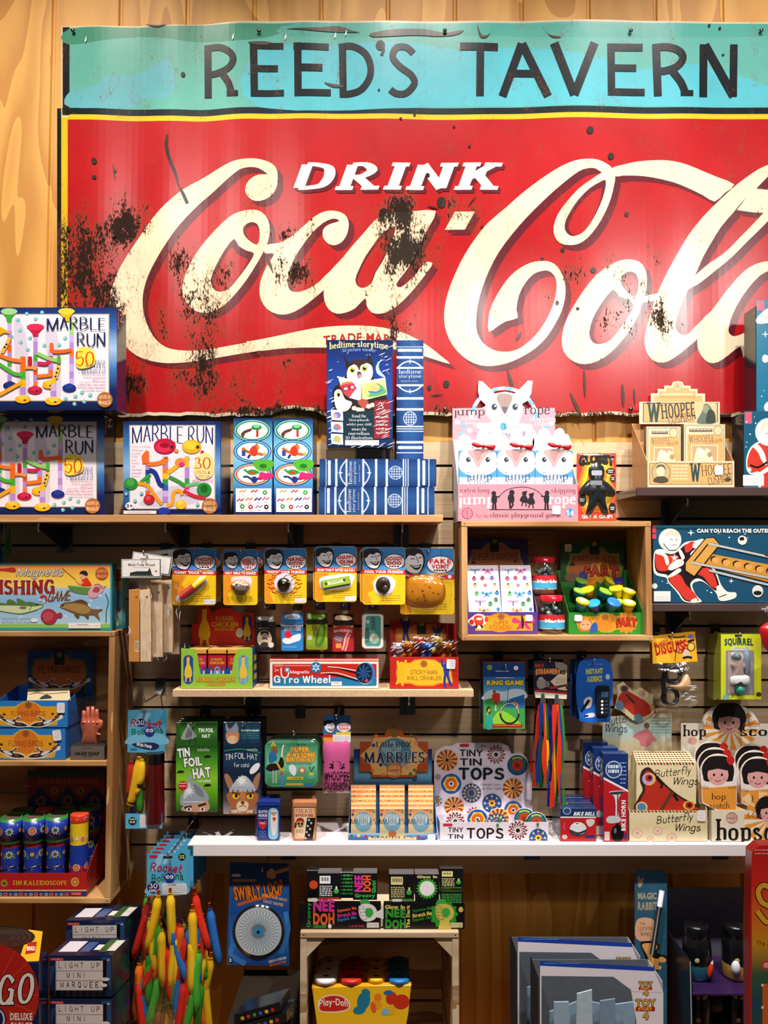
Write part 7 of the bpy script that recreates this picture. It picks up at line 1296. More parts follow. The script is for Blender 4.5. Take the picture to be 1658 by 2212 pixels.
def a_foil(a):
    a.g(380,1611,470,1752,['1f4a1e','4a9a22','8ac82a','5aa022','2a5a1c']).p([(390,1560),(469,1558),(468,1610),(384,1611)],'2a5a20').g(389,1562,468,1598,['16281a','3a7a24','2a5a20']).sp([(391,1597),(403,1570),(406,1562),(412,1572),(424,1592)],'9aa0a4').sp([(400,1594),(407,1570),(414,1588)],'6a7076').t('TIN FOIL',428,1573,461,1582,'e4ece4','x').t('HAT',436,1586,454,1594,'e4ece4','x')
    for i in range(14):t=-2.8+i*.42;a.p([(410,1690),(410+120*math.cos(t),1690+120*math.sin(t)),(410+120*math.cos(t+.1),1690+120*math.sin(t+.1))],'9ad03a',1) if abs(410+120*math.cos(t)-425) < 45 and 1614 < 1690+120*math.sin(t) < 1750 else 0
    a.t('Archie McPhee',426,1616,452,1623,'d8e4d0','h').t('TIN',383,1616,410,1636,'f4f6f4','x',rot=-7,out='12200f',ow=1.3).t('FOIL',397,1636,436,1656,'f4f6f4','x',rot=-7,out='12200f',ow=1.3).t('HAT',416,1658,455,1681,'f4f6f4','x',rot=-7,out='12200f',ow=1.3).t('FOR HUMANS',428,1685,456,1690,'e4ece4')
    a.sp([(408,1667),(412,1675),(416,1685),(436,1700),(449,1717),(448,1732),(420,1738),(392,1740),(390,1722),(400,1705),(405,1690)],'9aa2ac').sp([(407,1690),(412,1705),(400,1725),(396,1720)],'c8ced6').sp([(418,1692),(436,1706),(440,1722),(424,1715)],'7a828c').st(409,1709,4,14,9,'e8eef6').sp([(396,1741),(420,1737),(448,1731),(448,1752),(396,1752)],'c89878').l([(398,1745),(414,1742)],5,'3a241a').l([(428,1741),(445,1736)],5,'3a241a')
    for x in (408,437):a.e(x,1748,6,4,'e8e0dc').e(x,1748,2.5,3,'1a1410')
    a.st(395,1697,9,11,12,'c0202a').lines(387,1691,403,1703,2,'f0dcdc').lines(396,1731,440,1737,1,'e8ecf0')
    for x,y in ((390,1667),(448,1634),(448,1696)):a.sp([(x-8,y+2),(x-2,y-3),(x+8,y-1),(x+4,y+2)],'1a2a12')
def a_cat(a):
    a.g(482,1614,563,1758,['10243a','1c3a5a','16243c','2a3040','4a4a52','a89aa0']).p([(488,1560),(560,1560),(563,1612),(482,1612)],'16304a').g(488,1562,560,1606,['1a3a4a','1f4a5a','1a3460']).e(502,1590,15,16,'c8825a').e(502,1598,12,9,'e0b890').sp([(488,1560),(494,1574),(502,1570),(510,1561),(514,1580),(490,1582)],'8a8a98').t('PROTECTS AGAINST',521,1576,560,1580,'e4ece8','x').lines(522,1584,558,1598,3,'4a8a8a')
    a.l([(484,1622),(520,1618),(562,1626)],3,'2a7a5a',4).t('Archie McPhee',534,1616,556,1622,'d8e4d8','h').t('TIN FOIL HAT',486,1630,556,1643,'f0f2f4','h',arc=4).t('for cats!',505,1647,538,1657,'f0f2f4','h').e(550,1660,7,15,'eceef0',42)
    a.sp([(484,1676),(492,1672),(502,1688),(504,1702),(494,1704)],'a8765a').sp([(562,1670),(552,1676),(546,1690),(548,1702),(556,1704)],'a8765a').sp([(506,1690),(518,1678),(530,1676),(542,1688),(552,1706),(540,1712),(496,1712)],'b8c0cc').st(522,1686,6,13,9,'e8f2ee').lines(498,1700,550,1711,3,'8a929e')
    a.sp([(494,1712),(552,1712),(556,1730),(546,1745),(548,1758),(498,1758),(500,1745),(492,1730)],'a8683a').sp([(512,1735),(524,1728),(536,1735),(534,1748),(524,1752),(512,1748)],'e8cdb0').sp([(519,1712),(529,1712),(528,1734),(524,1738),(520,1734)],'c07a4a').sp([(520,1732),(528,1732),(524,1738)],'6a3a2a').l([(516,1743),(524,1740),(532,1743)],1.4,'4a2a1a',3)
    for x,s_ in ((509,1),(540,-1)):a.e(x,1720,7.5,6,'e8c030',10*s_).e(x+1,1719,3,4,'141008').l([(x-8,1714-2*s_),(x+8,1714+2*s_)],3,'5a341c')
    for x in (500,512,536,548):a.l([(x,1712),(x+(524-x)*.2,1706)],2,'5a341c')
    a.t('KEEPS KITTY SANE!',500,1749,546,1756,'f0ece8','x')
for i in range(4):
    hangbox(380+5*i,1560-4*i,470+5*i,1754-4*i,.15-.026*i,.008,'foil_hat_packet',('bright green foil hat packet with a man in a foil cone, frontmost on its hook','foil hat packet hanging second behind the green front one','foil hat packet hanging third on the green packets hook','foil hat packet farthest back on the green packets hook')[i],'toy packet','2a5a20','121a14',a_foil if not i else (lambda a:None),rad=1,group='green foil hat packets');
    hangbox(482+5*i,1560-4*i,563+4*i,1759-4*i,.15-.026*i,.008,'cat_hat_packet',('dark blue packet with an orange cat wearing a foil hat, frontmost','cat foil hat packet hanging second behind the cat picture','cat foil hat packet third on its hook','cat foil hat packet farthest back on its hook')[i],'toy packet','16304a','10161c',a_cat if not i else (lambda a:None),rad=1,group='cat foil hat packets')
hook(413,1570,.165,'wire hook holding the green foil hat packets');hook(524,1568,.165,'wire hook holding the cat foil hat packets')
def a_bday(a):
    a.g(576,1606,684,1696,['3a7a5a','5aa880','7ac09a','4a9a6e','2f7a52']).t('SUPER',629,1614,668,1624,'f0b83a','x',out='c8562a',ow=1).t('AWESOME',618,1626,680,1636,'f0b83a','x',out='c8562a',ow=1).t('BIRTHDAY',618,1636,680,1646,'f0b83a','x',out='c8562a',ow=1).t('MINI DECORATIONS',619,1647,672,1652,'3a6a7a').t('Archie McPhee',637,1605,660,1610,'1d3a2a','h')
    a.sp([(585,1622),(588,1612),(594,1611),(600,1622),(596,1628),(586,1628)],'7a5a3a').l([(586,1612),(590,1603),(594,1612)],4,'d8b83a').sp([(581,1628),(592,1624),(598,1640),(582,1648)],'2f6aa0').sp([(574,1660),(582,1650),(600,1648),(606,1634),(612,1642),(612,1656),(598,1664),(582,1666)],'241a16').l([(608,1636),(610,1616),(613,1609)],3,'e0d8d4').l([(598,1648),(606,1662),(614,1664)],4,'d8b03a').l([(590,1664),(590,1692)],3,'b8a89a').l([(596,1664),(596,1692)],3,'b8a89a')
    a.sp([(606,1672),(611,1672),(611,1696),(607,1696)],'4a7ab8').e(608,1671,3,4,'c8402a').sp([(624,1655),(634,1652),(640,1662),(636,1676),(626,1668)],'d8e4ea').st(652,1664,5,9,10,'d8642a').e(652,1664,4,4,'e8d8c8').l([(668,1656),(672,1666),(678,1656)],2,'1a1a1a').e(672,1678,9,5,'5aa08a').e(672,1672,6,3,'d8b83a').r(620,1678,654,1684,'e0b83a').t('7 AWESOME',624,1679,651,1683,'4a6a2a','x').l([(617,1694),(654,1694)],4,'c8a03a').e(666,1696,9,4,'2a6a9a')
for i in range(4):
    r,pl=hangbox(571+4*i,1600-4*i,687+3*i,1700-4*i,.15-.022*i,.016,'birthday_tin',('green round-cornered birthday decoration tin with a horse-headed rider, frontmost','birthday tin just behind the front one','birthday tin third on its hook','birthday tin farthest back on its hook')[i],'tin','4a9a72','2a5a48',a_bday if not i else (lambda a:None),rad=15,group='green birthday tins')
hook(634,1588,.17,'wire hook holding the birthday tins')
r=Emp('whoopee_bag','pink cushion in a clear bag below a cartoon face card, hanging','toy packet',W(727,1712,.14));a=A(fr(.14));a.box(698,1545,757,1602,.0014,'2f74b4','1c2430',rad=2);a.p([(721,1545),(757,1545),(757,1566),(721,1570)],'1f4a70');face(a,712,1571,.58);bubble(a,742,1571,15,10,1.2);a.t('WHOOPEE',730,1564,754,1570,'c82a3a','x').t('CUSHION',731,1571,753,1577,'c82a3a','x').p([(726,1582),(757,1580),(757,1588),(724,1588)],'e8c83a').r(698,1587,719,1602,'e8a02a').r(698,1586,718,1593,'c8281e').r(719,1587,757,1602,'ece6ec').lines(722,1591,754,1601,3,'b8b0bc');a.build('header_card',r)
a=A(fr(.139),'plastic');a.dome(cat([(699,1602),(728,1601),(755,1601),(754,1650),(753,1700),(748,1709),(706,1709),(699,1690),(700,1650)],3,True),.007,'d8609a',4,.5,.2);a.on(fr(.1462),3);a.st(728,1656,12,19,11,'2a1c24',ry=.8).e(731,1651,9,9,'d8609a').e(731,1651,6,6,'2a1c24').e(731,1651,4,4,'d8609a').e(727,1668,26,7,'d8609a').t('WHOOPEE',700,1668,755,1688,'231a20','H',arc=2).t('CUSHION',700,1689,755,1706,'231a20','H');a.build('rubber_cushion',r,label='pink rubber cushion');f=A(fr(.138),'film');f.dome(rr(696,1600,758,1713,3),.011,'fff',3,.4,.3).build('clear_bag',r);hook(726,1553,.15,'wire hook holding the pink cushion bag')
# ------------------------------------------------------------------ on the white shelf
zt_w=ZS['white']
def yw(d):return yat(zt_w,d)
def smalltin(x0,x1,h,d,t,name,label,body,lid,art,group):
    y1=yw(d);r=Emp(name,label,'tin',W((x0+x1)/2,y1,d),group);y0=y1-h;a=A(fr(d),'tin');a.box(x0,y0+9,x1,y1,t,body,b=1.3,rad=3);art(a,x0,y0+9,x1,y1);a.build('body',r);b=A(fr(d+.001),'tin');b.box(x0-1,y0,x1+1,y0+10,t+.002,lid,b=1.5,rad=3);b.on(pz((x0+x1)/2,y0,d));b.build('lid',r);return r
def a_sloth(a,x0,y0,x1,y1):
    a.r(x0+1,y0+1,x1-1,y1-2,'1c2f7a').r(x0+24,y0+5,x1-2,y1-2,'8cc4e4',10).sp([(x0+32,y0+12),(x0+41,y0+12),(x0+44,y0+36),(x0+40,y0+62),(x0+33,y0+62),(x0+29,y0+36)],'e8e4e4').e(x0+36,y0+15,6,7,'b89a8a').r(x0+31,y0+10,x0+42,y0+13,'f0f0f4').sp([(x0+33,y0+26),(x0+41,y0+26),(x0+37,y0+34)],'d0402a').t('SLOTH',x0+3,y0+10,x0+22,y0+16,'e8e8f0','x').t('NURSE',x0+3,y0+18,x0+22,y0+24,'e8e8f0','x').t('BANDAGES',x0+3,y0+26,x0+22,y0+29,'b8c0d8').sp([(x0+12,y0+52),(x0+2,y0+38),(x0+6,y0+32),(x0+12,y0+36),(x0+18,y0+32),(x0+22,y0+38)],'c8282e').t('FREE',x0+7,y0+36,x0+17,y0+40,'f0dcdc').lines(x0+4,y0+55,x0+20,y0+70,4,'7aa0d8')
for i in (0,1):smalltin(555-4*i,603-2*i,84,.165-.03*i,.026,'nurse_tin',('blue bandage tin showing a sloth nurse, in front','blue sloth bandage tin standing behind its twin')[i],'1c2f7a','22388a',a_sloth,'sloth bandage tins')
def a_pir(a,x0,y0,x1,y1):
    a.r(x0+1,y0+1,x1-1,y1-2,'c87a4a').r(x0+3,y0+2,x1-3,y1-4,'e8c49a',4).r(x0+8,y0+18,x1-10,y1-8,'f0dcb8',8).t('PIRATE',x0+5,y0+5,x1-5,y0+14,'a8321e','s').t('BANDAGES',x0+5,y0+16,x1-6,y0+22,'c02a1e','x').e(x0+15,y0+36,9,10,'c8a878').sp([(x0+6,y0+33),(x0+10,y0+25),(x0+20,y0+25),(x0+24,y0+34),(x0+15,y0+31)],'a8281e').e(x0+12,y0+37,2.5,3,'2a1c14').e(x0+19,y0+37,2.5,3,'2a1c14').l([(x0+6,y0+34),(x0+4,y0+46)],4,'3a2a22').l([(x0+11,y0+43),(x0+20,y0+42)],2,'5a3a22').p([(x0+30,y0+24),(x0+48,y0+24),(x0+42,y0+72),(x0+24,y0+72)],'1c1814')
    for k in range(7):a.st(x0+37-1.2*k+(3 if k % 2 else -3),y0+29+6.5*k,1.5,3.5,4,'d8d4cc')
    a.lines(x0+6,y0+50,x0+22,y0+58,2,'a8784a')
for i in range(3):smalltin(633-2*i,682-1*i,82,.165-.03*i,.026,'pirate_tin',('rust coloured pirate bandage tin with a skull, in front','pirate bandage tin, second in its row','pirate bandage tin, last in its row')[i],'c47a4a','c8845a',a_pir,'pirate bandage tins')
# little boxes of marbles
dq=.16;yq=yw(dq);r=Emp('display_box','blue marbles display with an ornate orange header on the white shelf','display box',W(848,yq,dq))
def mfront(a):
    y0=1800;a.r(752,y0,944,yq,'4a7ab0');a.g(752,y0,944,yq,['a8c8e0','4a78b4','2a4a8a']);a.r(795,y0+8,899,yq,'e8cc8a').r(820,y0,876,y0+8,'c8b88a').e(847,y0+1,9,7,'a8622a')
    a.t('MARBLES',802,y0+6,893,yq-2,'2a3a5a','d')
    for x,y,c in ((759,1806,'2a6a5a'),(774,1805,'e8d06a'),(790,1807,'a8283a'),(766,1818,'2a7a4a'),(772,1820,'e0c84a'),(904,1808,'a8283a'),(921,1816,'e8d07a'),(752,1821,'d88a4a'),(938,1822,'d88a4a')):a.e(x,y,3.5,3.5,c,n=10)
tray(r,752,1800,944,yq,dq,.057,'5a9ad0',mfront,side='4a8ac8',yb=1708);price(r,fr(dq+.0015),923,1802,940,1824)
n=A(lean(1712,.05,1614,.035));n.slab([(764,1618),(933,1618),(933,1716),(762,1716)],.0012,'1c3a8a','4a8ac8');n.g(764,1620,932,1716,['14286a','1f4a9a','5aa8d8','7ac4e4','1c3a8a','122a6a']);n.build('back_panel',r)
n=A(lean(1680,.054,1568,.037));n.slab([(777,1602),(803,1602),(803,1588),(830,1588),(838,1572),(851,1567),(864,1572),(872,1588),(899,1588),(900,1602),(924,1602),(924,1667),(900,1667),(900,1679),(802,1679),(802,1667),(776,1666)],.0012,'b8521e','8a4a1e')
n.p([(777,1632),(800,1612),(806,1594),(838,1592),(851,1586),(866,1592),(896,1594),(902,1612),(924,1632),(902,1652),(896,1674),(806,1674),(800,1652)],'e8bc74').e(852,1628,36,34,'4a88a8').e(845,1616,22,16,'8ab4c4').e(851,1580,13,13,'8a5a2a').t('Little BOX',812,1601,888,1614,'17203c','S').t('of',846,1616,853,1622,'17203c','s').t('MARBLES',786,1624,917,1648,'17264e','S',out='e0e8e8',ow=.8)
for k,(x,y) in enumerate(((812,1590),(888,1590),(806,1610),(898,1606),(804,1664),(895,1664),(822,1652),(878,1658),(828,1674),(886,1672),(897,1680),(870,1652))):n.e(x,y,4,4,('d88a3a','3a8a5a','2a4a8a','d0a09a')[k % 4])
globe(n,851,1664,17,'c07a3a','f0d8a8');n.build('header_card',r)
nr=0
for c_,(x0,x1) in enumerate(((757,812),(819,874),(881,936))):
    for k in range(6):
        d=.152-.0155*k;y1=yw(d)-6-5.6*k;y0=y1-58;cx=(x0+x1)/2;w=27
        q=Emp('marble_packet','little marble box, '+('first','middle','last')[c_]+' column, '+('front','second','third','fourth','fifth','rearmost')[k]+' of its row','small box',W(cx,y1,d),'little marble boxes in the blue display')
        a=A(fr(d));a.box(cx-w,y0,cx+w,y1,.015,'e0b070','e8b888',b=.6);a.g(cx-w,y0,cx+w,y1,['e8a05a','e8c890','e0c8a0'])
        a.k += 1;a.e(cx,y0+28,19,22,'7aa8c0').e(cx,y0+22,15,13,'c4d8e0')
        if k < 1:
            a.t('Little',cx-8,y0+8,cx+8,y0+14,'3a4a5a','s').t('BOX of',cx-10,y0+15,cx+11,y0+20,'3a4a5a','s').t('MARBLES',cx-w,y0+21,cx+w,y0+33,'1d3450','d')
            for u,v,c in ((-22,4,'e86a4a'),(-12,3,'e88a9a'),(14,3,'d8605a'),(22,6,'4a9a8a'),(-23,12,'3a4a9a')):a.e(cx+u,y0+v,3,3,c,n=8)
        for u in (-20,-7,8,20):a.e(cx+u,y0+2.2,2.2,1.6,('d86a3a','c8a0c0','e0d08a','8a6aa0')[(u+k) % 4],n=7)
        a.build('printed_box',q)
# tin tops
def topdisc(a,x,y,r,k,ry=1):
    if k == 0:
        a.e(x,y,r,r*ry,'9a3a22',n=20)
        for i in range(12):t=i*math.pi/6;a.p([(x,y),(x+r*math.cos(t),y+r*ry*math.sin(t)),(x+r*math.cos(t+.27),y+r*ry*math.sin(t+.27))],'e8b060',i > 0)
        a.e(x,y,r*.14,r*.14*ry,'1a1210')
    elif k == 1:a.e(x,y,r,r*ry,'2a5ab0',n=20).p([(x+r*.8*math.cos(i*1.047),y+r*ry*.8*math.sin(i*1.047)) for i in range(6)],'f0cc3a').e(x,y,r*.58,r*.58*ry,'d8641e').e(x,y,r*.25,r*.25*ry,'e8e4e0').e(x,y,r*.14,r*.14*ry,'222')
    elif k == 2:
        a.e(x,y,r,r*ry,'e0d8dc',n=20)
        for q,c in ((.96,'8a1a2e'),(.72,'2a1a20'),(.5,'b82a3e')):
            for i in range(14):t=i*.449+q*3;a.p([(x+r*q*.62*math.cos(t),y+r*ry*q*.62*math.sin(t)),(x+r*q*math.cos(t+.2),y+r*ry*q*math.sin(t+.2)),(x+r*q*.8*math.cos(t+.42),y+r*ry*q*.8*math.sin(t+.42))],c,i > 0)
        a.e(x,y,r*.2,r*.2*ry,'1a1014')
    elif k == 3:a.e(x,y,r,r*ry,'23529a',n=20).st(x,y,r*.3,r*.52,8,'e8506a',ry=ry).st(x,y,r*.25,r*.42,8,'f0d03a',ry=ry).e(x,y,r*.15,r*.15*ry,'1a3a1a');[a.p([(x+r*.72*math.cos(t)-3,y+r*ry*.72*math.sin(t)+2),(x+r*.72*math.cos(t)+3,y+r*ry*.72*math.sin(t)+2),(x+r*.72*math.cos(t),y+r*ry*.72*math.sin(t)-4)],'e8dc8a',1) for t in [i*.785 for i in range(8)]]
    elif k == 4:a.e(x,y,r,r*ry,'1f4a7a',n=20).e(x,y,r*.82,r*.82*ry,'3a7a4a').e(x,y+r*.1,r*.7,r*.7*ry,'2a5a8a').e(x,y,r*.55,r*.55*ry,'c8401e').e(x,y,r*.3,r*.3*ry,'b0301a').e(x,y,r*.12,r*.12*ry,'222').l([(x-r*.5,y-r*.62*ry),(x,y-r*.78*ry),(x+r*.5,y-r*.62*ry)],r*.15,'b8d03a',3)
    else:
        a.e(x,y,r,r*ry,'3a4a7a',n=20)
        for q,c in ((.98,'d8d0a0'),(.7,'6a7a9a'),(.48,'d8cc9a')):
            for i in range(14):t=i*.449+q*2;a.p([(x+r*q*.68*math.cos(t),y+r*ry*q*.68*math.sin(t)),(x+r*q*math.cos(t+.22),y+r*ry*q*math.sin(t+.22)),(x+r*q*.68*math.cos(t+.4),y+r*ry*q*.68*math.sin(t+.4))],c,i > 0)
dt=.165;yt=yw(dt);r=Emp('display_box','white tin tops display covered in bright discs, on the white shelf','display box',W(1070,yt,dt))
def tfront(a):
    a.r(950,1776,1184,yt,'e8e0ea');topdisc(a,1118,1794,23,2);topdisc(a,1162,1810,20,3);a.t('TINY',967,1787,1000,1798,'2a2a30','H').t('TIN',966,1802,1000,1812,'2a2a30','H').t('TOPS',1007,1788,1087,1812,'14141a','H').r(956,1779,977,1785,'c8283e',3)
tray(r,950,1776,1184,yt,dt,.05,'e8e0ea',tfront,side='d0c8d4',yb=1760)
n=A(lean(1790,.05,1604,.035));n.slab([(938,1790),(937,1640),(942,1622),(958,1612),(976,1611),(985,1605),(1080,1604),(1098,1612),(1104,1628),(1124,1625),(1140,1640),(1142,1665),(1148,1690),(1150,1790)],.0012,'e6deea','b8b0c0')
for x,y,q,k in ((965,1642,23,0),(1071,1630,22,2),(1117,1653,22,4),(974,1693,22,1),(1018,1713,21,5),(1107,1703,22,0),(1062,1735,21,3),(980,1742,21,0),(1108,1750,20,1),(1024,1760,19,2),(943,1730,11,3),(1140,1735,9,2),(945,1678,7,2)):topdisc(n,x,y,q,k)
n.t('TINY',992,1619,1042,1634,'1a1a22','H').t('TIN',992,1638,1040,1654,'1a1a22','H').t('TOPS',990,1658,1088,1684,'0f0f16','H',out='9ab4c0',ow=1.2).t('Change Color',1037,1692,1080,1698,'3a6a8a','h').t('as they Spin!',1040,1700,1082,1707,'3a6a8a','h').r(992,1607,1013,1613,'c8283e',3).t('4+',1038,1608,1049,1614,'333','h');n.build('header_card',r)
for i,(x,y,d,k) in enumerate(((983,1774,.13,2),(1031,1770,.14,1),(1076,1768,.145,0),(1132,1768,.14,4),(1072,1779,.15,5),(1158,1777,.15,4))):
    q=Emp('spinning_top','tin spinning top in the white tray, '+('red and white petals','yellow hexagon','orange pinwheel','blue and green rings','pale chevrons, low at the front','green rings, at the tray corner')[i],'spinning top',W(x,y,d),'tin tops in the white tray');pl=lean(y,d,y-22,d-.004);a=A(pl,'tin');rr_=23
    a.dome(el(x,y,rr_,rr_,24),.006,'e8e0e4',4,.5);b=A(Pl(pl.o+pl.n*.0062,pl.n),'tin',4);topdisc(b,x,y,rr_*.96,k);bd=a.build('body',q);b.build('printed_disc',bd);c0=pl.at(x,y);A(mat='plastic').lathe(c0,[(.0025,-.004),(.002,.004),(.002,.016),(.0032,.017),(.0032,.022),(0,.0225)],'2a7a3a',10,pl.n).build('spindle',bd)
# bells and horns
def a_bell(a,x0,y0,x1,y1,full):
    a.r(x0,y0+20,x1,y1,'b8242a').r(x0,y0+18,x1,y0+21,'e8e0dc').r(x0,y0,x1,y0+18,'1c3460').e(x0+14,y0+6,9,8,'9ab0c8').e(x0+14,y0+6,7,6,'2a4a78').t('BIKE BELL',x0+29,y0+8,x1-2,y0+16,'e8ecf0','x',sh=3)
    if full:a.e(x0+38,y0+46,19,15,'2a2a2e').e(x0+38,y0+44,18,14,'d8dce0').sp([(x0+21,y0+46),(x0+38,y0+52),(x0+55,y0+46),(x0+52,y0+52),(x0+38,y0+58),(x0+24,y0+53)],'3a3a40').e(x0+36,y0+34,8,4,'f0f2f4').e(x0+36,y0+33,4,2,'8a8e94').sp([(x0+55,y0+26),(x0+72,y0+24),(x0+72,y0+34),(x0+62,y0+40)],'d8c8c4').l([(x0+9,y0+30),(x0+7,y0+40),(x0+10,y0+48)],1,'e88a80').r(x0+52,y0+58,x0+74,y0+64,'2a3a6a',2).e(x0+9,y0+62,6,5,'e0c0b8')
for i in range(3):
    d=.17-.038*i;y1=yw(d);x0,x1=1210-6*i,1287-9*i;q=Emp('bell_box',('red and blue bike bell box, in front on the white shelf','bike bell box, second in its row','bike bell box, rearmost in its row')[i],'toy box',W((x0+x1)/2,y1,d),'bike bell boxes');a=A(fr(d),'gloss');a.box(x0,y1-71,x1,y1,.034,'1c3460','1c3460',b=.8);a_bell(a,x0,y1-71,x1,y1,i == 0);a.build('printed_front',q)
def a_horn(a,x0,y0,x1,y1):
    a.r(x0,y0,x1,y1,'b81f28').p([(x0,y0),(x1,y0),(x1,y0+78),(x0,y0+50)],'16306a').p([(x0,y0+50),(x1,y0+78),(x1,y0+83),(x0,y0+55)],'e8e0e0').e(x0+22,y0+34,18,19,'c8d4e4').e(x0+22,y0+34,16,17,'2a4a80').lines(x0+10,y0+24,x0+34,y0+44,2,'d8e0ec',3,.7).lines(x0+36,y0+18,x1-4,y0+70,6,'8aa0c8',3)
    a.sp([(x0+12,y0+82),(x0+45,y0+80),(x0+34,y0+92),(x0+31,y0+115),(x0+33,y0+140),(x0+26,y0+140),(x0+26,y0+112),(x0+23,y0+92)],'d8dade').sp([(x0+14,y0+83),(x0+43,y0+81),(x0+38,y0+87),(x0+20,y0+88)],'3a3c40').sp([(x0+29,y0+90),(x0+32,y0+90),(x0+31,y0+138),(x0+29,y0+138)],'5a5c60').sp([(x0+6,y0+140),(x0+14,y0+134),(x0+34,y0+136),(x0+36,y0+146),(x0+20,y0+150),(x0+8,y0+148)],'c4c6ca').e(x0+30,y0+172,14,19,'121216').l([(x0+30,y0+150),(x0+30,y0+158)],7,'121216').e(x0+25,y0+166,3,6,'6a6a70').t('BIKE HORN',x0+38,y0+100,x0+48,y0+166,'ece4e4','x',up=-1).r(x0+2,y0+168,x0+13,y1-2,'e0c8c0').r(x0+45,y0+172,x0+50,y1-4,'2a3a8a')
for i in range(3):
    d=.172-.042*i;y1=yw(d)+0;x0,x1=1303-22*i,1356-22*i;q=Emp('horn_box',('tall red and blue bike horn box, in front','bike horn box, second in its row','bike horn box, rearmost in its row')[i],'toy box',W((x0+x1)/2,y1,d),'bike horn boxes');a=A(lean(y1,d,y1-180,d,0),'gloss');a.box(x0,y1-189,x1,y1,.038,'16306a','16306a',b=.8);a_horn(a,x0,y1-189,x1,y1);a.build('printed_front',q)
    b=A(px(x0-.3,1700,d),'gloss');b.p([(x0-.3,y1-120),(x0-8,y1-130),(x0-8,y1-6),(x0-.3,y1-3)],'a8242a').e(x0-4,y1-150,3,20,'8a8a80');b.build('printed_side',q)
# butterfly wings
def stripe(a,x0,y,x1,n=16,h=7):
    for i in range(n):u=x0+(x1-x0)*i/n;w=(x1-x0)/n*.5;a.p([(u,y),(u+w,y),(u+w+3,y+h),(u+3,y+h)],'2a1c1a' if i % 2 else 'a8342a',i > 0)
def wingtxt(a,x0,y0,s=1):a.t('Butterfly',x0,y0,x0+78*s,y0+24*s,'1c1a16','h',sh=6,rot=-6).t('Wings',x0+38*s,y0+22*s,x0+95*s,y0+44*s,'1c1a16','h',sh=6)
def wing(a,cx,cy,s=1):
    Z=lambda P:[(cx+x*s,cy+y*s) for x,y in P]
    a.sp(Z([(-62,-52),(-46,-60),(-30,-44),(0,-14),(30,8),(58,22),(66,34),(40,36),(-72,36),(-70,10),(-60,-10),(-66,-30)]),'3a2420').sp(Z([(-56,-46),(-46,-52),(-30,-38),(0,-8),(28,12),(54,26),(56,34),(-66,34),(-64,12),(-54,-10)]),'b82f20').e(cx-46*s,cy-34*s,15*s,14*s,'e0c04a').e(cx-48*s,cy-34*s,13*s,12*s,'b8a0d8').e(cx-46*s,cy-36*s,8*s,8*s,'b8281e').e(cx-44*s,cy-37*s,4*s,4*s,'2a1410').e(cx+42*s,cy+24*s,13*s,10*s,'e0c04a').e(cx+43*s,cy+24*s,9*s,8*s,'b8281e').e(cx+43*s,cy+24*s,4*s,4*s,'2a1410').e(cx-62*s,cy+28*s,13*s,12*s,'d8cc9a').e(cx-62*s,cy+28*s,10*s,9*s,'5a80a8').l(Z([(-30,-38),(-16,-22),(-20,-14)]),6*s,'1c1614').l(Z([(8,0),(18,14)]),6*s,'1c1614').l(Z([(-20,36),(6,-6)]),7*s,'5a3a28')
dw=.17;yb_=yw(dw);r=Emp('display_box','cream butterfly wings display with a girl on its header, on the white shelf','display box',W(1440,yb_,dw))
def wf(a):
    a.r(1359,1751,1526,yb_,'e0d0a0').g(1359,1756,1526,yb_,['e4d8b0','dccb9c','e8dcb8']);stripe(a,1360,1751,1526,22,4)
    for x,y,q in ((1376,1800,13),(1404,1812,8),(1420,1795,11),(1450,1810,12)):a.e(x,y,q,q*.9,'d8b8a0').e(x,y,q*.65,q*.6,'e4ccb4').e(x,y,q*.3,q*.3,'d0aa90')
    wingtxt(a,1418,1757)
tray(r,1359,1751,1527,yb_,dw,.066,'e0d0a0',wf,side='d8c898',yb=1640);price(r,fr(dw+.0015),1505,1750,1523,1774,2)
n=A(lean(1640,.05,1535,.04));n.slab([(1301,1548),(1450,1540),(1450,1640),(1300,1640)],.0012,'dcd2b0','c8b88a');n.g(1302,1548,1449,1640,['e4dcc0','b8d8dc','d8cca8','e0c890']);n.lines(1406,1550,1448,1588,6,'6aa8b8');n.t('Butterfly',1308,1541,1378,1568,'2a4a4a','h',rot=-10,sh=5).t('Wings',1305,1565,1355,1588,'1c2a2a','h',sh=4).e(1396,1568,6,7,'7a6a50').sp([(1366,1590),(1390,1576),(1400,1576),(1418,1600),(1408,1602),(1402,1612),(1384,1612),(1380,1600)],'d8808a').l([(1388,1612),(1386,1622)],4,'e8d0c0').l([(1402,1612),(1404,1622)],4,'e8d0c0');n.build('header_card',r)
n=A(lean(1565,.055,1475,.045));n.slab([(1326,1530),(1334,1502),(1331,1480),(1345,1472),(1366,1493),(1384,1485),(1408,1502),(1410,1520),(1412,1540),(1390,1556),(1366,1556),(1340,1535)],.001,'d8cc9a','b8a070');n.sp([(1336,1504),(1350,1492),(1372,1502),(1400,1520),(1406,1538),(1390,1548),(1370,1546),(1350,1530),(1334,1522)],'b82f20').e(1348,1488,9,8,'7a4a6a').e(1348,1488,5,5,'4a241c').e(1338,1524,9,11,'6a8aa8',-20).e(1378,1551,10,9,'6a8aa8',20).e(1386,1498,8,7,'c8a090').l([(1352,1500),(1370,1520)],4,'2a1c18').e(1408,1528,5,7,'c8a04a');n.build('wing_cutout',r)
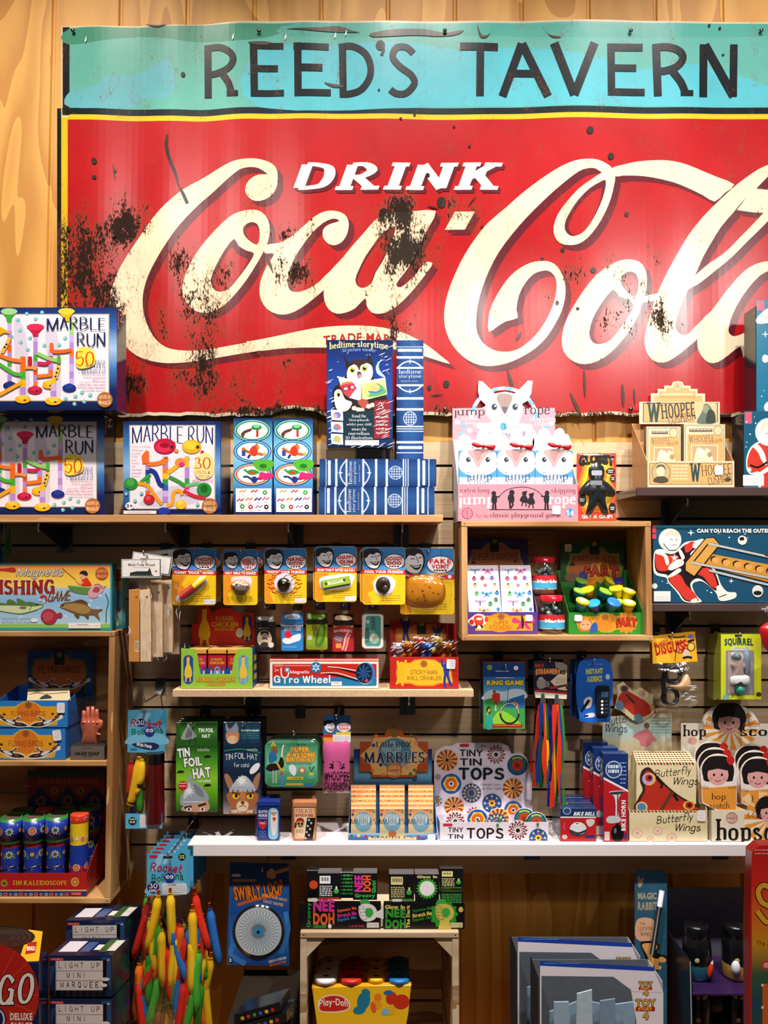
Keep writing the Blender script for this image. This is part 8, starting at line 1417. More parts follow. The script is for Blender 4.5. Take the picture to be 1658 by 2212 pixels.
for k in range(6):
    d=.162-.017*k;y1=yat(zt_w+.004,d);q=Emp('wings_envelope','butterfly wings envelope, '+('front one showing red peacock wings','second of the row','third of the row','fourth of the row','fifth of the row','rearmost of the row')[k],'packet',W(1440,y1,d),'envelopes in the butterfly display');y0=1646-4.5*k;dx=-3*k;a=A(fr(d));a.box(1374+dx*.5,y0,1503+dx,y1,.008,'e4d4a8',b=.5);stripe(a,1376+dx*.5,y0+.5,1499+dx,18,6)
    if k == 0:wingtxt(a,1414,1657);wing(a,1446,1716,.98)
    a.build('envelope',q)
# hopscotch fans: plain smiling girls with dark bobs
def girl(a,cx,cy,s):
    a.sp([(cx-34*s,cy+8*s),(cx-36*s,cy-14*s),(cx-22*s,cy-34*s),(cx,cy-38*s),(cx+22*s,cy-34*s),(cx+36*s,cy-12*s),(cx+34*s,cy+14*s),(cx+26*s,cy+20*s),(cx-26*s,cy+20*s)],'1c1618').e(cx,cy+5*s,24*s,24*s,'e0a8a4').p([(cx-25*s,cy-4*s),(cx-23*s,cy-20*s),(cx+23*s,cy-20*s),(cx+25*s,cy-4*s),(cx,cy-9*s)],'1c1618')
    for sx in (-1,1):a.e(cx+9*sx*s,cy+5*s,2.6*s,3.4*s,'241a1a').e(cx+15*sx*s,cy+14*s,4*s,3*s,'d88a86')
    a.l([(cx-7*s,cy+17*s),(cx,cy+20*s),(cx+7*s,cy+17*s)],2*s,'a8322a',3).e(cx,cy+11*s,1.6*s,1.4*s,'c88480')
def sun(a,cx,cy,r,n=12,c='e89a3a',ry=1):
    for i in range(n):t=i*2*math.pi/n;a.p([(cx,cy),(cx+r*math.cos(t),cy+ry*r*math.sin(t)),(cx+r*math.cos(t+math.pi/n),cy+ry*r*math.sin(t+math.pi/n))],c,i > 0)
dh=.172;yh=yw(dh);r=Emp('display_box','cream hopscotch display tray with big black lettering at the end of the white shelf','display box',W(1600,yh,dh))
def hf(a):
    a.r(1537,1750,1760,yh,'e8dcc4');a.p([(1606,1757),(1660,1752),(1760,1752),(1760,1830),(1700,1800),(1606,1790)],'efe4d0');sun(a,1660,1770,54,14);a.r(1606,1826,1760,yh,'e8dcc4');globe(a,1580,1767,13,'c08a7a','e8dcc4');a.t('Miss',1613,1755,1645,1768,'a8341e','h',sh=4);girl(a,1662,1752,.85);a.t('hopscotch',1545,1769,1760,1830,'141210','S')
tray(r,1537,1750,1792,yh,dh,.05,'e8dcc4',hf,side='d8ccb0',yb=1748)
n=A(lean(1660,.05,1540,.04));n.slab([(1470,1562),(1513,1562),(1520,1545),(1535,1528),(1570,1520),(1610,1528),(1632,1548),(1640,1563),(1730,1564),(1730,1660),(1470,1660)],.0012,'e4d8c8','c8b898');n.p(el(1577,1570,62,48,20),'f0e8d8');sun(n,1577,1575,60,14,ry=.76);girl(n,1574,1556,1.0);n.t('hop',1474,1566,1524,1598,'1a1614','S').t('scotch',1596,1566,1712,1590,'1a1614','S').t('Miss',1516,1558,1540,1569,'a8341e','h',sh=3).t('Match',1606,1558,1640,1570,'a8341e','h',sh=3).e(1495,1600,10,8,'d0a08a');n.build('header_card',r)
for k in range(6):
    c_,j=k % 2,k//2;d=.163-.032*j;x=1552+86*c_-7*j;y0=1627+6*c_-14*j;s_=1-.02*j
    q=Emp('hopscotch_pack','round topped hopscotch pack, '+('beside the butterfly envelopes','second across','third across, by the picture edge')[c_]+', '+('front row','middle row','back row')[j],'packet',W(x,yat(zt_w+.004,d),d),'hopscotch packs in the cream tray');P=[(x+40*math.cos(t),y0+42+40*math.sin(t)) for t in [math.pi+i*math.pi/12 for i in range(13)]]+[(x+36,yat(zt_w+.004,d)),(x-2,yat(zt_w+.004,d)),(x-2,1752),(x-36,1735)]
    a=A(fr(d));a.slab(P,.006,'efe4da','d8ccb8');a.k=2
    a.p([(x-37,y0+76),(x+38,y0+70),(x+35,yat(zt_w+.006,d)),(x,yat(zt_w+.006,d)),(x,1750),(x-34,1733)],'e89a3a');sun(a,x,y0+128,52,8,'f0d09a') if j == 0 and c_ else None;girl(a,x-2,y0+42,.95)
    a.sp([(x+16,y0+10),(x+26,y0+6),(x+34,y0+14),(x+28,y0+26),(x+20,y0+22)],'c0241e')
    if j == 0:a.t('hop',x-16,y0+86,x+14,y0+104,'231a12','s').t('scotch',x-20,y0+106,x+22,y0+119,'231a12','s').t('Miss',x-38,y0+70,x-22,y0+77,'a8341e','h').t('Match',x+20,y0+70,x+38,y0+77,'a8341e','h')
    a.build('pack',q)
# ------------------------------------------------------------------ below the white shelf
# balloon refills on a long hook
BC=['e8b81e','d8321e','3a9a2e','2a6ab8','f0c42a','c82a1e','4aaa3a','e86a1e']
for k in range(7):
    d=.25-.03*k;x0,y0=318+7*k,1844-8*k;q=Emp('balloon_refill',('balloon refill bag with blue card, frontmost on its long hook','balloon refill bag, second from the front','balloon refill bag, third from the front','balloon refill bag, fourth from the front','balloon refill bag, fifth from the front','balloon refill bag, sixth from the front','balloon refill bag, rearmost on the long hook')[k],'toy packet',W(x0+42,2212,d),'balloon refill bags')
    a=A(fr(d));a.slab([(x0,y0),(x0+85,y0-1),(x0+86,y0+88),(x0-2,y0+92)],.0014,'56b4e0','2a5a80');a.k=2
    if k == 0:rocket(a,x0+1,y0+1,x0+84,y0+88);a.l([(x0+34,y0+8),(x0+54,y0+7)],5,'1c2830').e(x0+75,y0+7,8,8,'16242c').lines(x0+70,y0+3,x0+81,y0+12,2,'d8d06a',3,.7).e(x0+13,y0+73,13,13,'2c1f5a').t('30',x0+4,y0+64,x0+22,y0+75,'f2eef4','H').t('REFILL',x0+4,y0+77,x0+23,y0+83,'e8e4f0','x').r(x0+32,y0+64,x0+85,y0+88,'e4e6ec').lines(x0+34,y0+70,x0+83,y0+87,4,'b4bac4').t('WARNING',x0+44,y0+65,x0+62,y0+69,'444')
    else:a.p([(x0+38,y0+2),(x0+56,y0+2),(x0+40,y0+40),(x0+22,y0+40)],'a8dcf2')
    a.r(x0+4,y0+3,x0+22,y0+9,'c8283e',3);a.build('header_card',q);R=random.Random(k+3)
    if k < 4:
        for i in range(32 if k < 1 else 24 if k < 3 else 12):
            bx=x0+R.uniform(-22,112)+5*k;by=y0+(R.uniform(210,360) if i % 4 else R.uniform(150,250));c=BC[(i*3+k) % 8];b=A();t=R.uniform(-34,34);dd=d+R.uniform(-.003,.003)
            balloon(b,[(bx+t*.3,by-66,dd),(bx+t*.1,by-30,dd+.002),(bx-t*.3,by+15,dd+.003),(bx-t*.7,by+56,dd)],c);b.tube([W(bx+t*.36,by-78,dd),W(bx+t*.28,by-62,dd)],.0036,['d8401e','1c2c6a'][i % 2],7);b.build('balloon',q)
    f=A(fr(d-.001),'film');f.dome(cat([(x0,y0+90),(x0+84,y0+88),(x0+92,y0+200),(x0+100,y0+300),(x0+84,y0+390),(x0-10,y0+390),(x0-24,y0+300),(x0-8,y0+190)],3,True),.016,'fff',4,.4,.2).build('clear_bag',q)
hook(362,1850,.265,'long wire hook carrying the balloon refill bags')
# spinning loop toy
r=Emp('loop_toy_card','dark blue loop toy card with a pale spiral disc under the white shelf','toy card',W(556,2085,.16));a=A(fr(.16),'gloss');a.slab([(497,1862),(624,1866),(624,2086),(490,2084)],.0014,'1d5aa8','15233c');a.k=2
a.g(497,1866,622,2084,['1c3c70','1f58a0','1a4a94','2f7ad0','1a4590']).l([(512,2030),(498,2060),(530,2082)],12,'3a80d0',4).l([(616,1970),(622,2010),(606,2060)],10,'3a80d0',4).lines(503,1899,554,1905,1,'d8a05a',3,.9).t('SWIRLY LOOP',504,1906,612,1938,'d8762a','x',rot=-9,arc=-3,out='5a2410',ow=1.6).l([(512,1955),(556,1942),(606,1932)],6,'c8561e',4).t('SPIN IT AND MAKE',565,1936,620,1942,'d8a06a','x',rot=12).t('CRAZY SHAPES!',568,1947,612,1954,'d8a06a','x',rot=12).sp([(576,1884),(588,1876),(596,1888),(592,1898),(578,1896)],'e0a070').l([(592,1886),(624,1876)],8,'d89060').r(500,1888,520,1894,'d8dce8',3).t('LEARN AWESOME',580,2070,618,2076,'e8e0d8','x',rot=-14).t('MOVES ON YOUR',582,2078,618,2084,'d8762a','x',rot=-14).r(493,2068,502,2080,'141414',2).t('3',494,2070,500,2078,'eee');a.build('card',r)
a=A(fr(.161),'plastic');a.dome(el(558,2012,56,58,36),.004,'15191e',3,.4);a.on(fr(.1652),2);a.e(558,2012,50,52,'d4dce4',n=36)
for i in range(36):
    t=i*math.pi/18
    for s_ in (-1,1):a.k -= 1;a.l([(558+11*math.cos(t),2012+11*math.sin(t)),(558+30*math.cos(t+.35*s_),2012+31*math.sin(t+.35*s_)),(558+49*math.cos(t+.5*s_),2012+51*math.sin(t+.5*s_))],.9,'6a8aa4',3)
a.e(558,2012,11,11,'3a94c8');a.build('spiral_disc',r);f=A(fr(.161),'blister');f.dome(el(558,2012,60,62,30),.02,'fff',4,.4,.4).build('blister',r);hook(566,1884,.17,'wire hook holding the loop toy card')
# squeeze ball displays on the old crate
zo=ZC3[0];do=.345
def need(x0,x1,dk,label,kids):
    y1=yat(zo,do);r=Emp('display_box',label,'display box',W((x0+x1)/2,y1,do),'black squeeze ball trays');y0=y1-56
    def f(a):
        c1,c2,c3=('d8309a','f0622a','3aa84a') if not dk else ('3a9a3a','3a9a3a','d8cc5a')
        a.r(x0,y0,x1,y1,'0d0d10').t('NEE',x0+(30 if not dk else 4),y0-6 if not dk else y0+14,x0+(76 if not dk else 48),y0+(20 if not dk else 33),c1,'x',arc=2).t('DOH',x0+(30 if not dk else 4),y0+(20 if not dk else 34),x0+(76 if not dk else 48),y0+(46 if not dk else 54),c2,'x',arc=-2).r(x0+18,y0-9,x0+40,y0-3,'e8e4e4',3)
        if not dk:a.t('Groovy',x0+16,y0,x0+27,y0+52,c3,'H',up=1).t('Glob!',x0+30,y0+44,x0+58,y0+54,c3,'H').e(x0+66,y0+50,4,5,'e8e0e0')
        else:a.t('Glow In',x0+3,y0+4,x0+46,y0+13,c3,'x').t('The Dark',x0+49,y0+4,x0+57,y0+54,c3,'x',up=-1).e(x1-8,y0+14,5,6,c3)
        for i,(s_,c) in enumerate((('Squeeze Me','e85a3a' if not dk else '2a7a2a'),('Stretch Me','d8309a' if not dk else c3),('Squish Me','2a7ac0' if not dk else '2a7a2a'))):a.t(s_,x0+(82 if not dk else 62),y0+10+10*i,x0+(124 if not dk else 104),y0+19+10*i,c,'x',rot=-9)
        if not dk:a.t('Love Me',x0+108,y0+46,x0+140,y0+52,'e0305a','h')
        cx,cy=x0+(146 if not dk else 130),y0+18;w='eceaea' if not dk else 'd8c45a'
        if dk:a.st(cx,cy+6,26,32,12,'2f9a2f')
        a.sp([(cx-14,cy-24),(cx+2,cy-26),(cx+6,cy-12),(cx-10,cy-10)],'3ab04a').sp([(cx-18,cy-8),(cx-8,cy-16),(cx+12,cy-14),(cx+22,cy),(cx+18,cy+16),(cx,cy+22),(cx-14,cy+14)],w).sp([(cx-2,cy-6),(cx+10,cy-6),(cx+14,cy+4),(cx+6,cy+14),(cx-2,cy+8)],'3ab04a')
        for i in range(4):a.e(cx-12+(i*2),cy-8+7*i,7,4.5,'2a2a2a',20).e(cx-12+(i*2),cy-8+7*i,6.2,3.8,w,20)
        a.p([(cx+20,cy+2),(cx+36,cy-8),(cx+36,cy+16),(cx+18,cy+12)],w) if not dk else a.p([(cx-8,cy+20),(cx+12,cy+20),(cx+16,cy+38),(cx-12,cy+38)],w)
        a.r(x1-30,y0+42,x1-4,y1-3,'dcd8d4' if not dk else 'd8cc9a').lines(x1-28,y0+46,x1-6,y1-4,2,'a8a4a4')
    tray(r,x0,y0,x1,y1,do,.21,'0d0d10',f,side='141416',yb=y0-4)
    for i,(x,w,y,h,dd,kind) in enumerate(kids):
        q=Emp('squeeze_ball_box','small black squeeze ball box with '+kind+(' in the glow tray' if dk else ' in the groovy tray'),'small box',W(x+w/2,y+h,dd),'small squeeze ball boxes');pl=lean(y+h,dd,y,dd-.008);a=A(pl,'gloss');a.box(x,y,x+w,y+h,.05,'111114',b=.8)
        g='3ab04a' if not dk else '3a9a3a';y_='eceaea' if not dk else 'd8cc8a'
        if 'barcode' in kind:
            a.r(x+4,y+6,x+w*.55,y+h*.4,y_);[a.r(x+7+2.6*j,y+9,x+7+2.6*j+(1+j % 2*.6),y+h*.3,'1a1a1a') for j in range(int(w*.55/2.6)-3)];a.lines(x+4,y+h*.48,x+w*.62,y+h*.9,6,y_,3,.5).e(x+w*.8,y+h*.68,w*.11,h*.1,g).r(x+w*.77,y+h*.5,x+w*.84,y+h*.62,y_).r(x+2,y+h*.92,x+w-3,y+h*.97,'c8302a' if not dk else '2f8a2f')
        elif 'lettering' in kind:a.t('NEE',x+3,y+5,x+w*.42,y+h*.7,'d8309a','x',up=1).t('DOH',x+w*.42,y+5,x+w*.75,y+h*.7,'f0622a','x',up=1).t('Glob!',x+w*.78,y+16,x+w*.95,y+h*.75,'3aa84a','x',up=1).t('Groovy',x+4,y+h*.76,x+w-4,y+h*.95,'3aa84a','x')
        elif 'ball' in kind:c='e4e0e0' if dk else 'c8481e';a.st(x+w/2,y+h*.52,w*.36,w*.46,20,g if dk else '1a1a1a').e(x+w/2,y+h*.52,w*.31,w*.31,c,n=22);dk and a.t('Glow In',x+4,y+3,x+w-4,y+9,'d8cc8a','x')
        else:a.lines(x+4,y+5,x+w-4,y+h-4,6,g,2,.5)
        a.build('printed_box',q)
need(646,822,0,'black squeeze ball tray with pink and orange letters on the old crate',((662,30,1880,60,.26,'a red ball'),(686,50,1886,57,.335,'a white barcode'),(762,52,1886,58,.335,'sideways lettering'),(736,30,1884,56,.28,'dim pink print')))
need(828,1003,1,'black squeeze ball tray with yellow and green letters on the old crate',((840,54,1888,58,.335,'a yellow barcode'),(896,52,1888,60,.34,'a white ball'),(950,50,1876,44,.28,'a dim barcode'),(950,50,1926,30,.335,'green print')))
# modelling dough four-packs in the old crate
zp=ZC3[1]
def dough(y0,d,k,label,hp=.128):
    kx=(D-.34)/(D-d);X=lambda x:829+(x-829)*kx;top=W(760,y0+27,d).z;r=Emp('dough_pack',label,'toy packet',V((W(X(775),y0,d).x,-d,top-hp)),'yellow modelling dough packs');y1=yat(top-hp,d);a=A(Tf(fr(d),829*(1-kx),0,kx,1),'gloss');P=[(673,y0+30),(780,y0+26),(888,y0+24),(884,y0+60),(882,y0+84),(870,y1-6),(780,y1),(690,y1-2),(680,y0+80)];a.slab(P,.06,'f0be1e','d8a01a',b=1)
    a.sp([(686,y0+62),(696,y0+50),(718,y0+44),(740,y0+48),(754,y0+60),(755,y0+74),(740,y0+82),(712,y0+84),(690,y0+80)],'f0dccc').sp([(689,y0+63),(698,y0+52),(718,y0+47),(738,y0+50),(751,y0+61),(752,y0+73),(738,y0+79),(712,y0+81),(692,y0+78)],'c8281e').t('Play-Doh',689,y0+55,751,y0+76,'f6f0ec','H',arc=4).r(682,y1-22,872,y1-5,'e8dcd8').lines(690,y1-18,860,y1-8,2,'c8b8b4')
    for x,y,rx,ry,c in ((785,58,14,20,'1f7a9a'),(776,78,14,9,'1f7a9a'),(790,40,10,8,'1f7a9a'),(812,66,10,12,'e8a01e'),(816,50,8,8,'f07a2a'),(806,72,12,6,'e0602a'),(845,52,12,14,'c8321e'),(866,60,16,18,'c8321e'),(842,78,12,10,'e8b01e'),(832,82,9,7,'7ab8d8'),(838,40,10,5,'2a6ab0')):a.e(x,y0+y,rx,ry,c,x*3)
    a.build('printed_sleeve',r)
    for i,(x,c) in enumerate(((702,'e4e4e8'),(758,'c8281c'),(812,'e8b41e'),(862,'1f72b8'))):
        c0=W(X(x),y0+24-i,d);c0=V((c0.x,-d+.024,top+.001));R0=.026 if i != 2 else .02;b=A(mat='plastic');b.lathe(c0,[(R0*.72,-.012),(R0*.76,.001),(R0,.002),(R0,.009),(R0*.9,.0115),(0,.0112)],c,24);b.ball(c0+V((0,0,.0105)),.009,'3a2c20',1,.6,.15);b.build('lid',r)
dough(2104,.34,0,'yellow four-tub dough pack with white, red and blue lids, upper front of the stack');dough(2088,.27,0,'yellow dough pack in shade just behind the upper front pack');dough(2070,.2,0,'yellow dough pack deepest in the dark crate')
dough(2104+.148*F/1.91,.345,0,'yellow dough pack under the upper front pack, cut by the picture edge')
# light-up marquee boxes
def marquee(x,y,d,label,k=0):
    yw_=16;ca,sa=math.cos(math.radians(-9)),math.sin(math.radians(-9));r=Emp('marquee_box',label,'toy box',W(x+70,y+112,d),'light-up marquee boxes');pl=Tf(lean(y+112,d,y,d,-9,x+70),0,y*.2,1,.8);a=A(pl,'gloss');a.box(x,y,x+135,y+112,.085,'16244a','101a38',b=.8)
    a.p([(x,y+30),(x+14,y+24),(x+4,y+80),(x,y+80)],'2a4070').p([(x+112,y+4),(x+134,y+4),(x+134,y+96),(x+120,y+50)],'2f4a7c').r(x+14,y+14,x+118,y+94,'a8a09c').r(x+16,y+15,x+116,y+92,'e0d4d2').r(x+116,y+12,x+124,y+96,'0a0c12').r(x+2,y+6,x+32,y+14,'c8241e',4).t('Schylling',x+5,y+7,x+29,y+13,'f0d4d0','h')
    for i,(s_,u,v) in enumerate((('LIGHT UP',18,112),('MINI',36,82),('MARQUEE',22,110))):
        yy=y+19+26*i;n=len(s_);w=(v-u)/n
        for j,ch in enumerate(s_):c0=(.44,.52) if ch == 'I' else (.2,.78);ch != ' ' and a.t(ch,x+u+w*(j+c0[0]),yy,x+u+w*(j+c0[1]),yy+15,'2a2426','t')
        a.r(x+16,y+40+26*i,x+116,y+42+26*i,'b8aca8')
    for i in range(9):a.e(x+6+14*i,y+103,6,8,'0c0d12',n=10)
    a.e(x+122,y+64,9,5,'e4e0e0').e(x+118,y+80,8,5,'e4e0e0').st(x+128,y+12,1.5,4,5,'dde');a.build('printed_front',r)
    c=pl.at(x,y);e=pl.at(x+135,y);nn=pl.n;b=A(Pl(c,V((0,0,1))),'gloss');q=lambda u,v:c+(e-c)*u-nn*.085*v+V((0,0,.0004))
    for u0,v0,u1,v1,cl in ((.08,.2,.38,.8,'d8d4dc'),(.42,.2,.58,.75,'3a5a8a'),(.62,.3,.72,.6,'e4e0d8'),(.72,.2,.86,.9,'3a5a2a'),(.84,.25,.98,.85,'d8d0c8')):b.face([q(u0,v0),q(u1,v0),q(u1,v1),q(u0,v1)],cl)
    b.build('printed_top',r);return r
m1=marquee(106,2064,.36,'light-up marquee box with white letter panel, top of the near stack');hb=(W(0,2064,.36)-W(0,2154,.36)).z+.004
for i in range(1,5):dup(m1,V((.002*i,0,-hb*i)),('','marquee box second in the near stack, cut by the picture edge','marquee box third in the near stack, below the picture','marquee box fourth in the near stack','marquee box at the foot of the near stack')[i])
m2=dup(m1,shift(106,2064,.36,143,1988,.24),'shaded marquee box topping the stack behind')
for i in range(1,6):dup(m1,shift(106,2064,.36,143,1988,.24)+V((0,0,-hb*i)),'marquee box '+('','second','third','fourth','fifth','sixth')[i]+' from the top of the shaded stack behind')
# bingo box
db=.40;yz=yat(ZD+.0008,db);r=Emp('bingo_box','navy and red bingo parlour game box at the picture edge below the crate','game box',W(20,yz,db));a=A(fr(db),'gloss');a.box(-170,2080,84,yz,.05,'14204a','0e1734',b=.8);a.e(-20,2150,104,112,'b8241c',n=40)
for i in range(18):t=i*.35;a.l([(-20+50*math.cos(t),2150+50*math.sin(t)),(-20+103*math.cos(t),2150+111*math.sin(t))],1,'d8644a')
a.t('BINGO',-110,2106,74,2174,'f0e4dc','S',sh=14,rot=-4,out='0e1430',ow=2).t('DELUXE',22,2188,70,2204,'e4dcd4','x').t('PARLOR',24,2208,72,2222,'e4dcd4','x').e(-6,2202,20,26,'16204a').e(-6,2202,17,23,'c4ccdc').e(-6,2202,13,19,'16204a');a.build('printed_front',r)
a=A(pz(20,2080,db),'gloss',4);a.p([(40,2078),(84,2076),(92,2012),(62,2008)],'e8b41e').e(0,2024,76,24,'0c0f14',n=30)
for i in range(4):a.e(0,2024,66-12*i,21-4*i,'3a3420',n=30).e(0,2024,64-12*i,20-4*i,'0c0f14',n=30)
a.p([(54,2062),(76,2058),(80,2034),(60,2036)],'a8281e').t('BINGO',58,2044,76,2054,'f0e0d0','x').sp([(-40,2058),(20,2056),(30,2068),(10,2076),(-40,2076)],'b8241c');a.build('printed_top',r)
for i in range(2):
    q=Emp('game_tin',('slim black game box with coloured squares, upper of two by the old crate','slim black game box under its twin by the old crate')[i],'game box',W(555,2260,.4),'slim black game boxes');pl=lean(2230+22*i,.40,2192+22*i,.40-.0006,-14,560);a=A(pl,'gloss');a.slab([(505+10*i,2192+22*i),(604+14*i,2164+22*i),(606+14*i,2185+22*i),(506+10*i,2213+22*i)],.06,'17181c');[a.r(520+13*k+10*i,2196-3.6*k+22*i,527+13*k+10*i,2203-3.6*k+22*i,BC[k]) for k in range(6)];a.build('box',q)
A(mat='matte').brick(tuple(W(480,2240,.41)),(W(645,2240,.41).x-.02,-.12,ZD+.0008),'241a12').thing('support_box','added support box, coloured dark like the gloom there, under the slim black game boxes','box')  # invented support; the gloom there is put into its dark colour
# window boxes for a toy dog (the toy itself is left out)
def windowbox(x,y,d,label):
    y1=yat(ZD+.0008,d);r=Emp('window_box',label,'toy box',W(x+150,y1,d),'white window toy boxes');a=A(fr(d),'gloss');[a.slab(P,.0012,'ece6ee','d8d4e0') for P in ([(x,y+4),(x+245,y+16),(x+252,y+34),(x+158,y+34),(x,y+32)],[(x+158,y+34),(x+252,y+34),(x+266,y+68),(x+266,y1),(x+210,y1),(x+208,y+130),(x+196,y+62)],[(x,y1-30),(x+210,y1-30),(x+210,y1),(x,y1)],[(x,y+32),(x+3,y+32),(x+3,y1-30),(x,y1-30)])]
    a.p([(x,y),(x+246,y+13),(x+248,y+22),(x,y+10)],'1c44b0').lines(x+8,y+4,x+90,y+9,1,'6a9ae0')
    a.l([(x+198,y+66),(x+264,y+68)],1,'c8c0cc')
    for yy,s_ in ((y+44,.7),(y+82,1)):cx=x+236;a.t('TOY',cx-22*s_-8,yy,cx+22*s_-8,yy+16*s_,'d8a84a','x',out='3a2a1a',ow=1).r(cx-22*s_-8,yy+17*s_,cx+20*s_-8,yy+26*s_,'b82a1e',2).t('STORY',cx-16*s_-8,yy+18*s_,cx+14*s_-8,yy+25*s_,'e8c04a','x').t('4',cx-14,yy+27*s_,cx-2,yy+44*s_,'d8a84a','x',out='3a2a1a',ow=1)
    a.build('printed_front',r);b=A(fr(d-.0015),'matte');p,q=W(x,y1,d),W(x+264,y+14,d);b.brick((p.x,-d+.10,p.z),(q.x,-d+.098,q.z-.03),'5c646e').brick((p.x,-d+.0015,p.z),(q.x,-d+.098,p.z+.001),'7a90a4').brick((p.x,-d+.0015,p.z),(p.x+.001,-d+.098,q.z-.02),'2a2c34').brick((q.x,-d+.0015,p.z),(q.x-.001,-d+.098,q.z-.03),'d8d4e0');b.build('box_back',r)  # back panel coloured dark to stand for the shadow inside
    b=A(fr(d-.05),'matte');R=random.Random(2);[b.slab([(x+30+50*i,y+70+R.uniform(0,20)),(x+62+50*i,y+60+R.uniform(0,30)),(x+70+50*i,y1-40),(x+20+50*i,y1-40)],.004,('9ab4c8','b8ccd8','7c98ae')[i % 3]) for i in range(3)];b.on(fr(d-.07)).slab([(x+20,y+110),(x+90,y+84),(x+150,y+96),(x+205,y+88),(x+205,y1-60),(x+20,y1-60)],.004,'8aa8bc');b.build('crumpled_insert',r);A(fr(d+.001),'clear').slab([(x+3,y+34),(x+160,y+34),(x+196,y+62),(x+208,y+130),(x+208,y1-40),(x+3,y1-40)],.0004,'fff').build('window',r)
windowbox(1166,2076,.40,'white window box with blue top edge and a four-part film logo, in front');windowbox(1118,2024,.285,'white window box standing behind its twin against the panelling')
r=Emp('wand_card','tall dark teal magic wand card standing by the white window boxes','toy card',W(1400,yat(ZD,.2),.2));yb_=yat(ZD+.0008,.2);a=A(lean(yb_,.21,1880,.16));a.box(1370,1880,1440,yb_,.002,'2a5870','14283a',rad=8);a.k=2;a.t('MAGIC',1377,1928,1418,1943,'a89a7a','x').t('RABBIT',1377,1948,1418,1966,'a89a7a','x').sp([(1376,1986),(1412,1988),(1408,2030),(1374,2028)],'d8a884').t('The',1381,1992,1392,1998,'2a2018','h').t('LEVITATING',1380,2002,1408,2010,'2a2018','h',rot=-4).t('WAND!',1383,2013,1404,2022,'2a2018','h').sp([(1383,2036),(1412,2034),(1424,2044),(1418,2058),(1440,2066),(1438,2080),(1424,2078),(1426,2092),(1414,2098),(1398,2092),(1392,2066)],'141210').sp([(1386,2040),(1410,2038),(1420,2046),(1408,2062),(1412,2070),(1424,2072),(1420,2086),(1406,2084),(1396,2062)],'d8a05a').e(1430,2073,9,6,'d8a05a',20).e(1420,2090,8,5,'d8a05a').sp([(1378,1892),(1384,1900),(1390,1894),(1386,1912),(1378,1916)],'a8987a');a.build('card',r)
b=A(mat='plastic');p,q=W(1408,2062,.21),W(1429,1924,.19);b.tube([p,q+(p-q)*.25],.006,'111',10).build('wand',r);A(mat='plastic').tube([q+(p-q)*.25,q],.0061,'ccc8d8',10).build('white_tip',r)
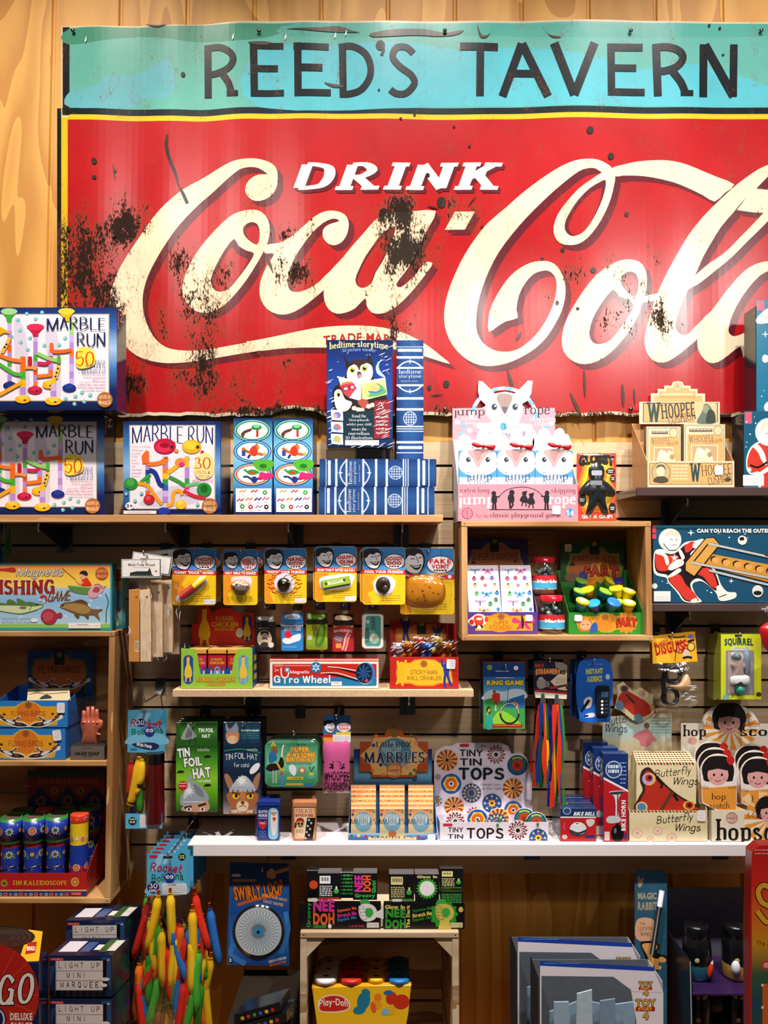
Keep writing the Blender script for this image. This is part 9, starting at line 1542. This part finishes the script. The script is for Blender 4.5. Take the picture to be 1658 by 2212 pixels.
# rack of growing-crystal bottles
zk=W(1500,2146,.3).z;zk2=W(1500,2212,.3).z;r=Emp('bottle_rack','dark purple stepped rack holding bottles below the white shelf','rack',W(1550,yat(ZD,.3),.3));X0,X1=W(1494,2100,.3).x,W(1760,2100,.3).x
for z in (zk,zk-.136,ZD+.02):A(mat='plastic').brick((X0,-.30,z-.006),(X1,-.12,z),'2e1a44').build('tier',r,bevel=.002)
A(mat='plastic').brick((X0-.004,-.30,ZD+.0008),(X0,-.10,zk+.07),'16181e').build('side_panel',r);A(mat='matte').brick((X0,-.104,ZD+.0008),(X1,-.10,zk+.16),'5a5864').build('back_panel',r);A(mat='card').brick((X0-.005,-.302,ZD+.0008),(X0-.003,-.30,zk+.07),'a8b0b8').build('edge_strip',r)
for i,(x,z,c,t) in enumerate(((1512,zk,'2a6a84','blue base with a red rocket'),(1598,zk,'c89a4a','amber base with a white egg'),(1512,zk-.136,'2a6a3a','green base, lower tier, nearest the wand'),(1598,zk-.136,'3a7a5a','green base, lower tier, by the picture edge'))):
    d=.22;c0=V((W(x,2100,d+.02).x,-d,z+.0006));q=Emp('toy_bottle','black capped bottle with '+t,'bottle',c0,'black capped bottles');A(mat='jelly').lathe(c0,[(0,0),(.031,0),(.034,.006),(.034,.035)],c,24).build('clear_base',q);A(mat='gloss').lathe(c0,[(.034,.035),(.033,.07),(.031,.09),(.028,.095)],'101216',24).build('body',q);A(mat='gloss').lathe(c0,[(.029,.095),(.030,.10),(.030,.118),(.026,.122),(0,.122)],'0c0d10',24).build('cap',q);b=A(mat='card');b.lathe(c0+V((-.012,-.0335,.05)),[(.006,0),(.004,.001)],'c8b890',8,V((0,-1,0)),cap=True).build('label',q)
    if i == 0:A(mat='plastic').lathe(c0+V((.014,-.036,.014)),[(.003,0),(.006,.006),(.006,.024),(.003,.032),(0,.040)],['a82a1e','c8341e','c8341e','e8dcd0'],12,V((.25,0,1))).build('rocket',q)
    if i == 1:A(mat='plastic').ball(c0+V((-.016,-.034,.034)),.011,'dfe0ec',1,.8,1.5).build('egg',q)
# red packet at the edge, in front of everything
zr=W(1640,2212,.55).z;r=Emp('red_packet','tall red and orange packet with a big yellow letter, nearest the camera at the edge','packet',V((W(1690,2212,.55).x,-.55,ZD+.0008)));yb_=yat(ZD+.0008,.55);a=A(fr(.55),'gloss');a.slab([(1624,1840),(1640,1826),(1760,1822),(1790,1900),(1790,yb_),(1622,yb_),(1618,2000)],.03,'c0201c','8a1a16',b=1);a.g(1623,1850,1788,2230,['c01c1c','d02a1c','d8641e','c88a1e','3a5a3a','1f4a5a','2a4a3a'])
a.l([(1672,1925),(1650,1912),(1637,1925),(1644,1948),(1666,1962),(1672,1985),(1655,1992),(1635,1968)],15,'1c1410',4).l([(1672,1925),(1650,1912),(1637,1925),(1644,1948),(1666,1962),(1672,1985),(1655,1992),(1635,1968)],11,'e0a02a',4).t('The Amazing',1632,2035,1700,2048,'2a1c14','h',rot=8).e(1652,2085,10,10,'c8402a').e(1654,2085,6,6,'e0a0a0').r(1646,2125,1700,2230,'d8601e',4).e(1646,2128,3,3,'e8e0d0').e(1646,2176,3,3,'e8e0d0').lines(1630,1835,1700,1850,2,'e8a0a0');a.build('printed_front',r)
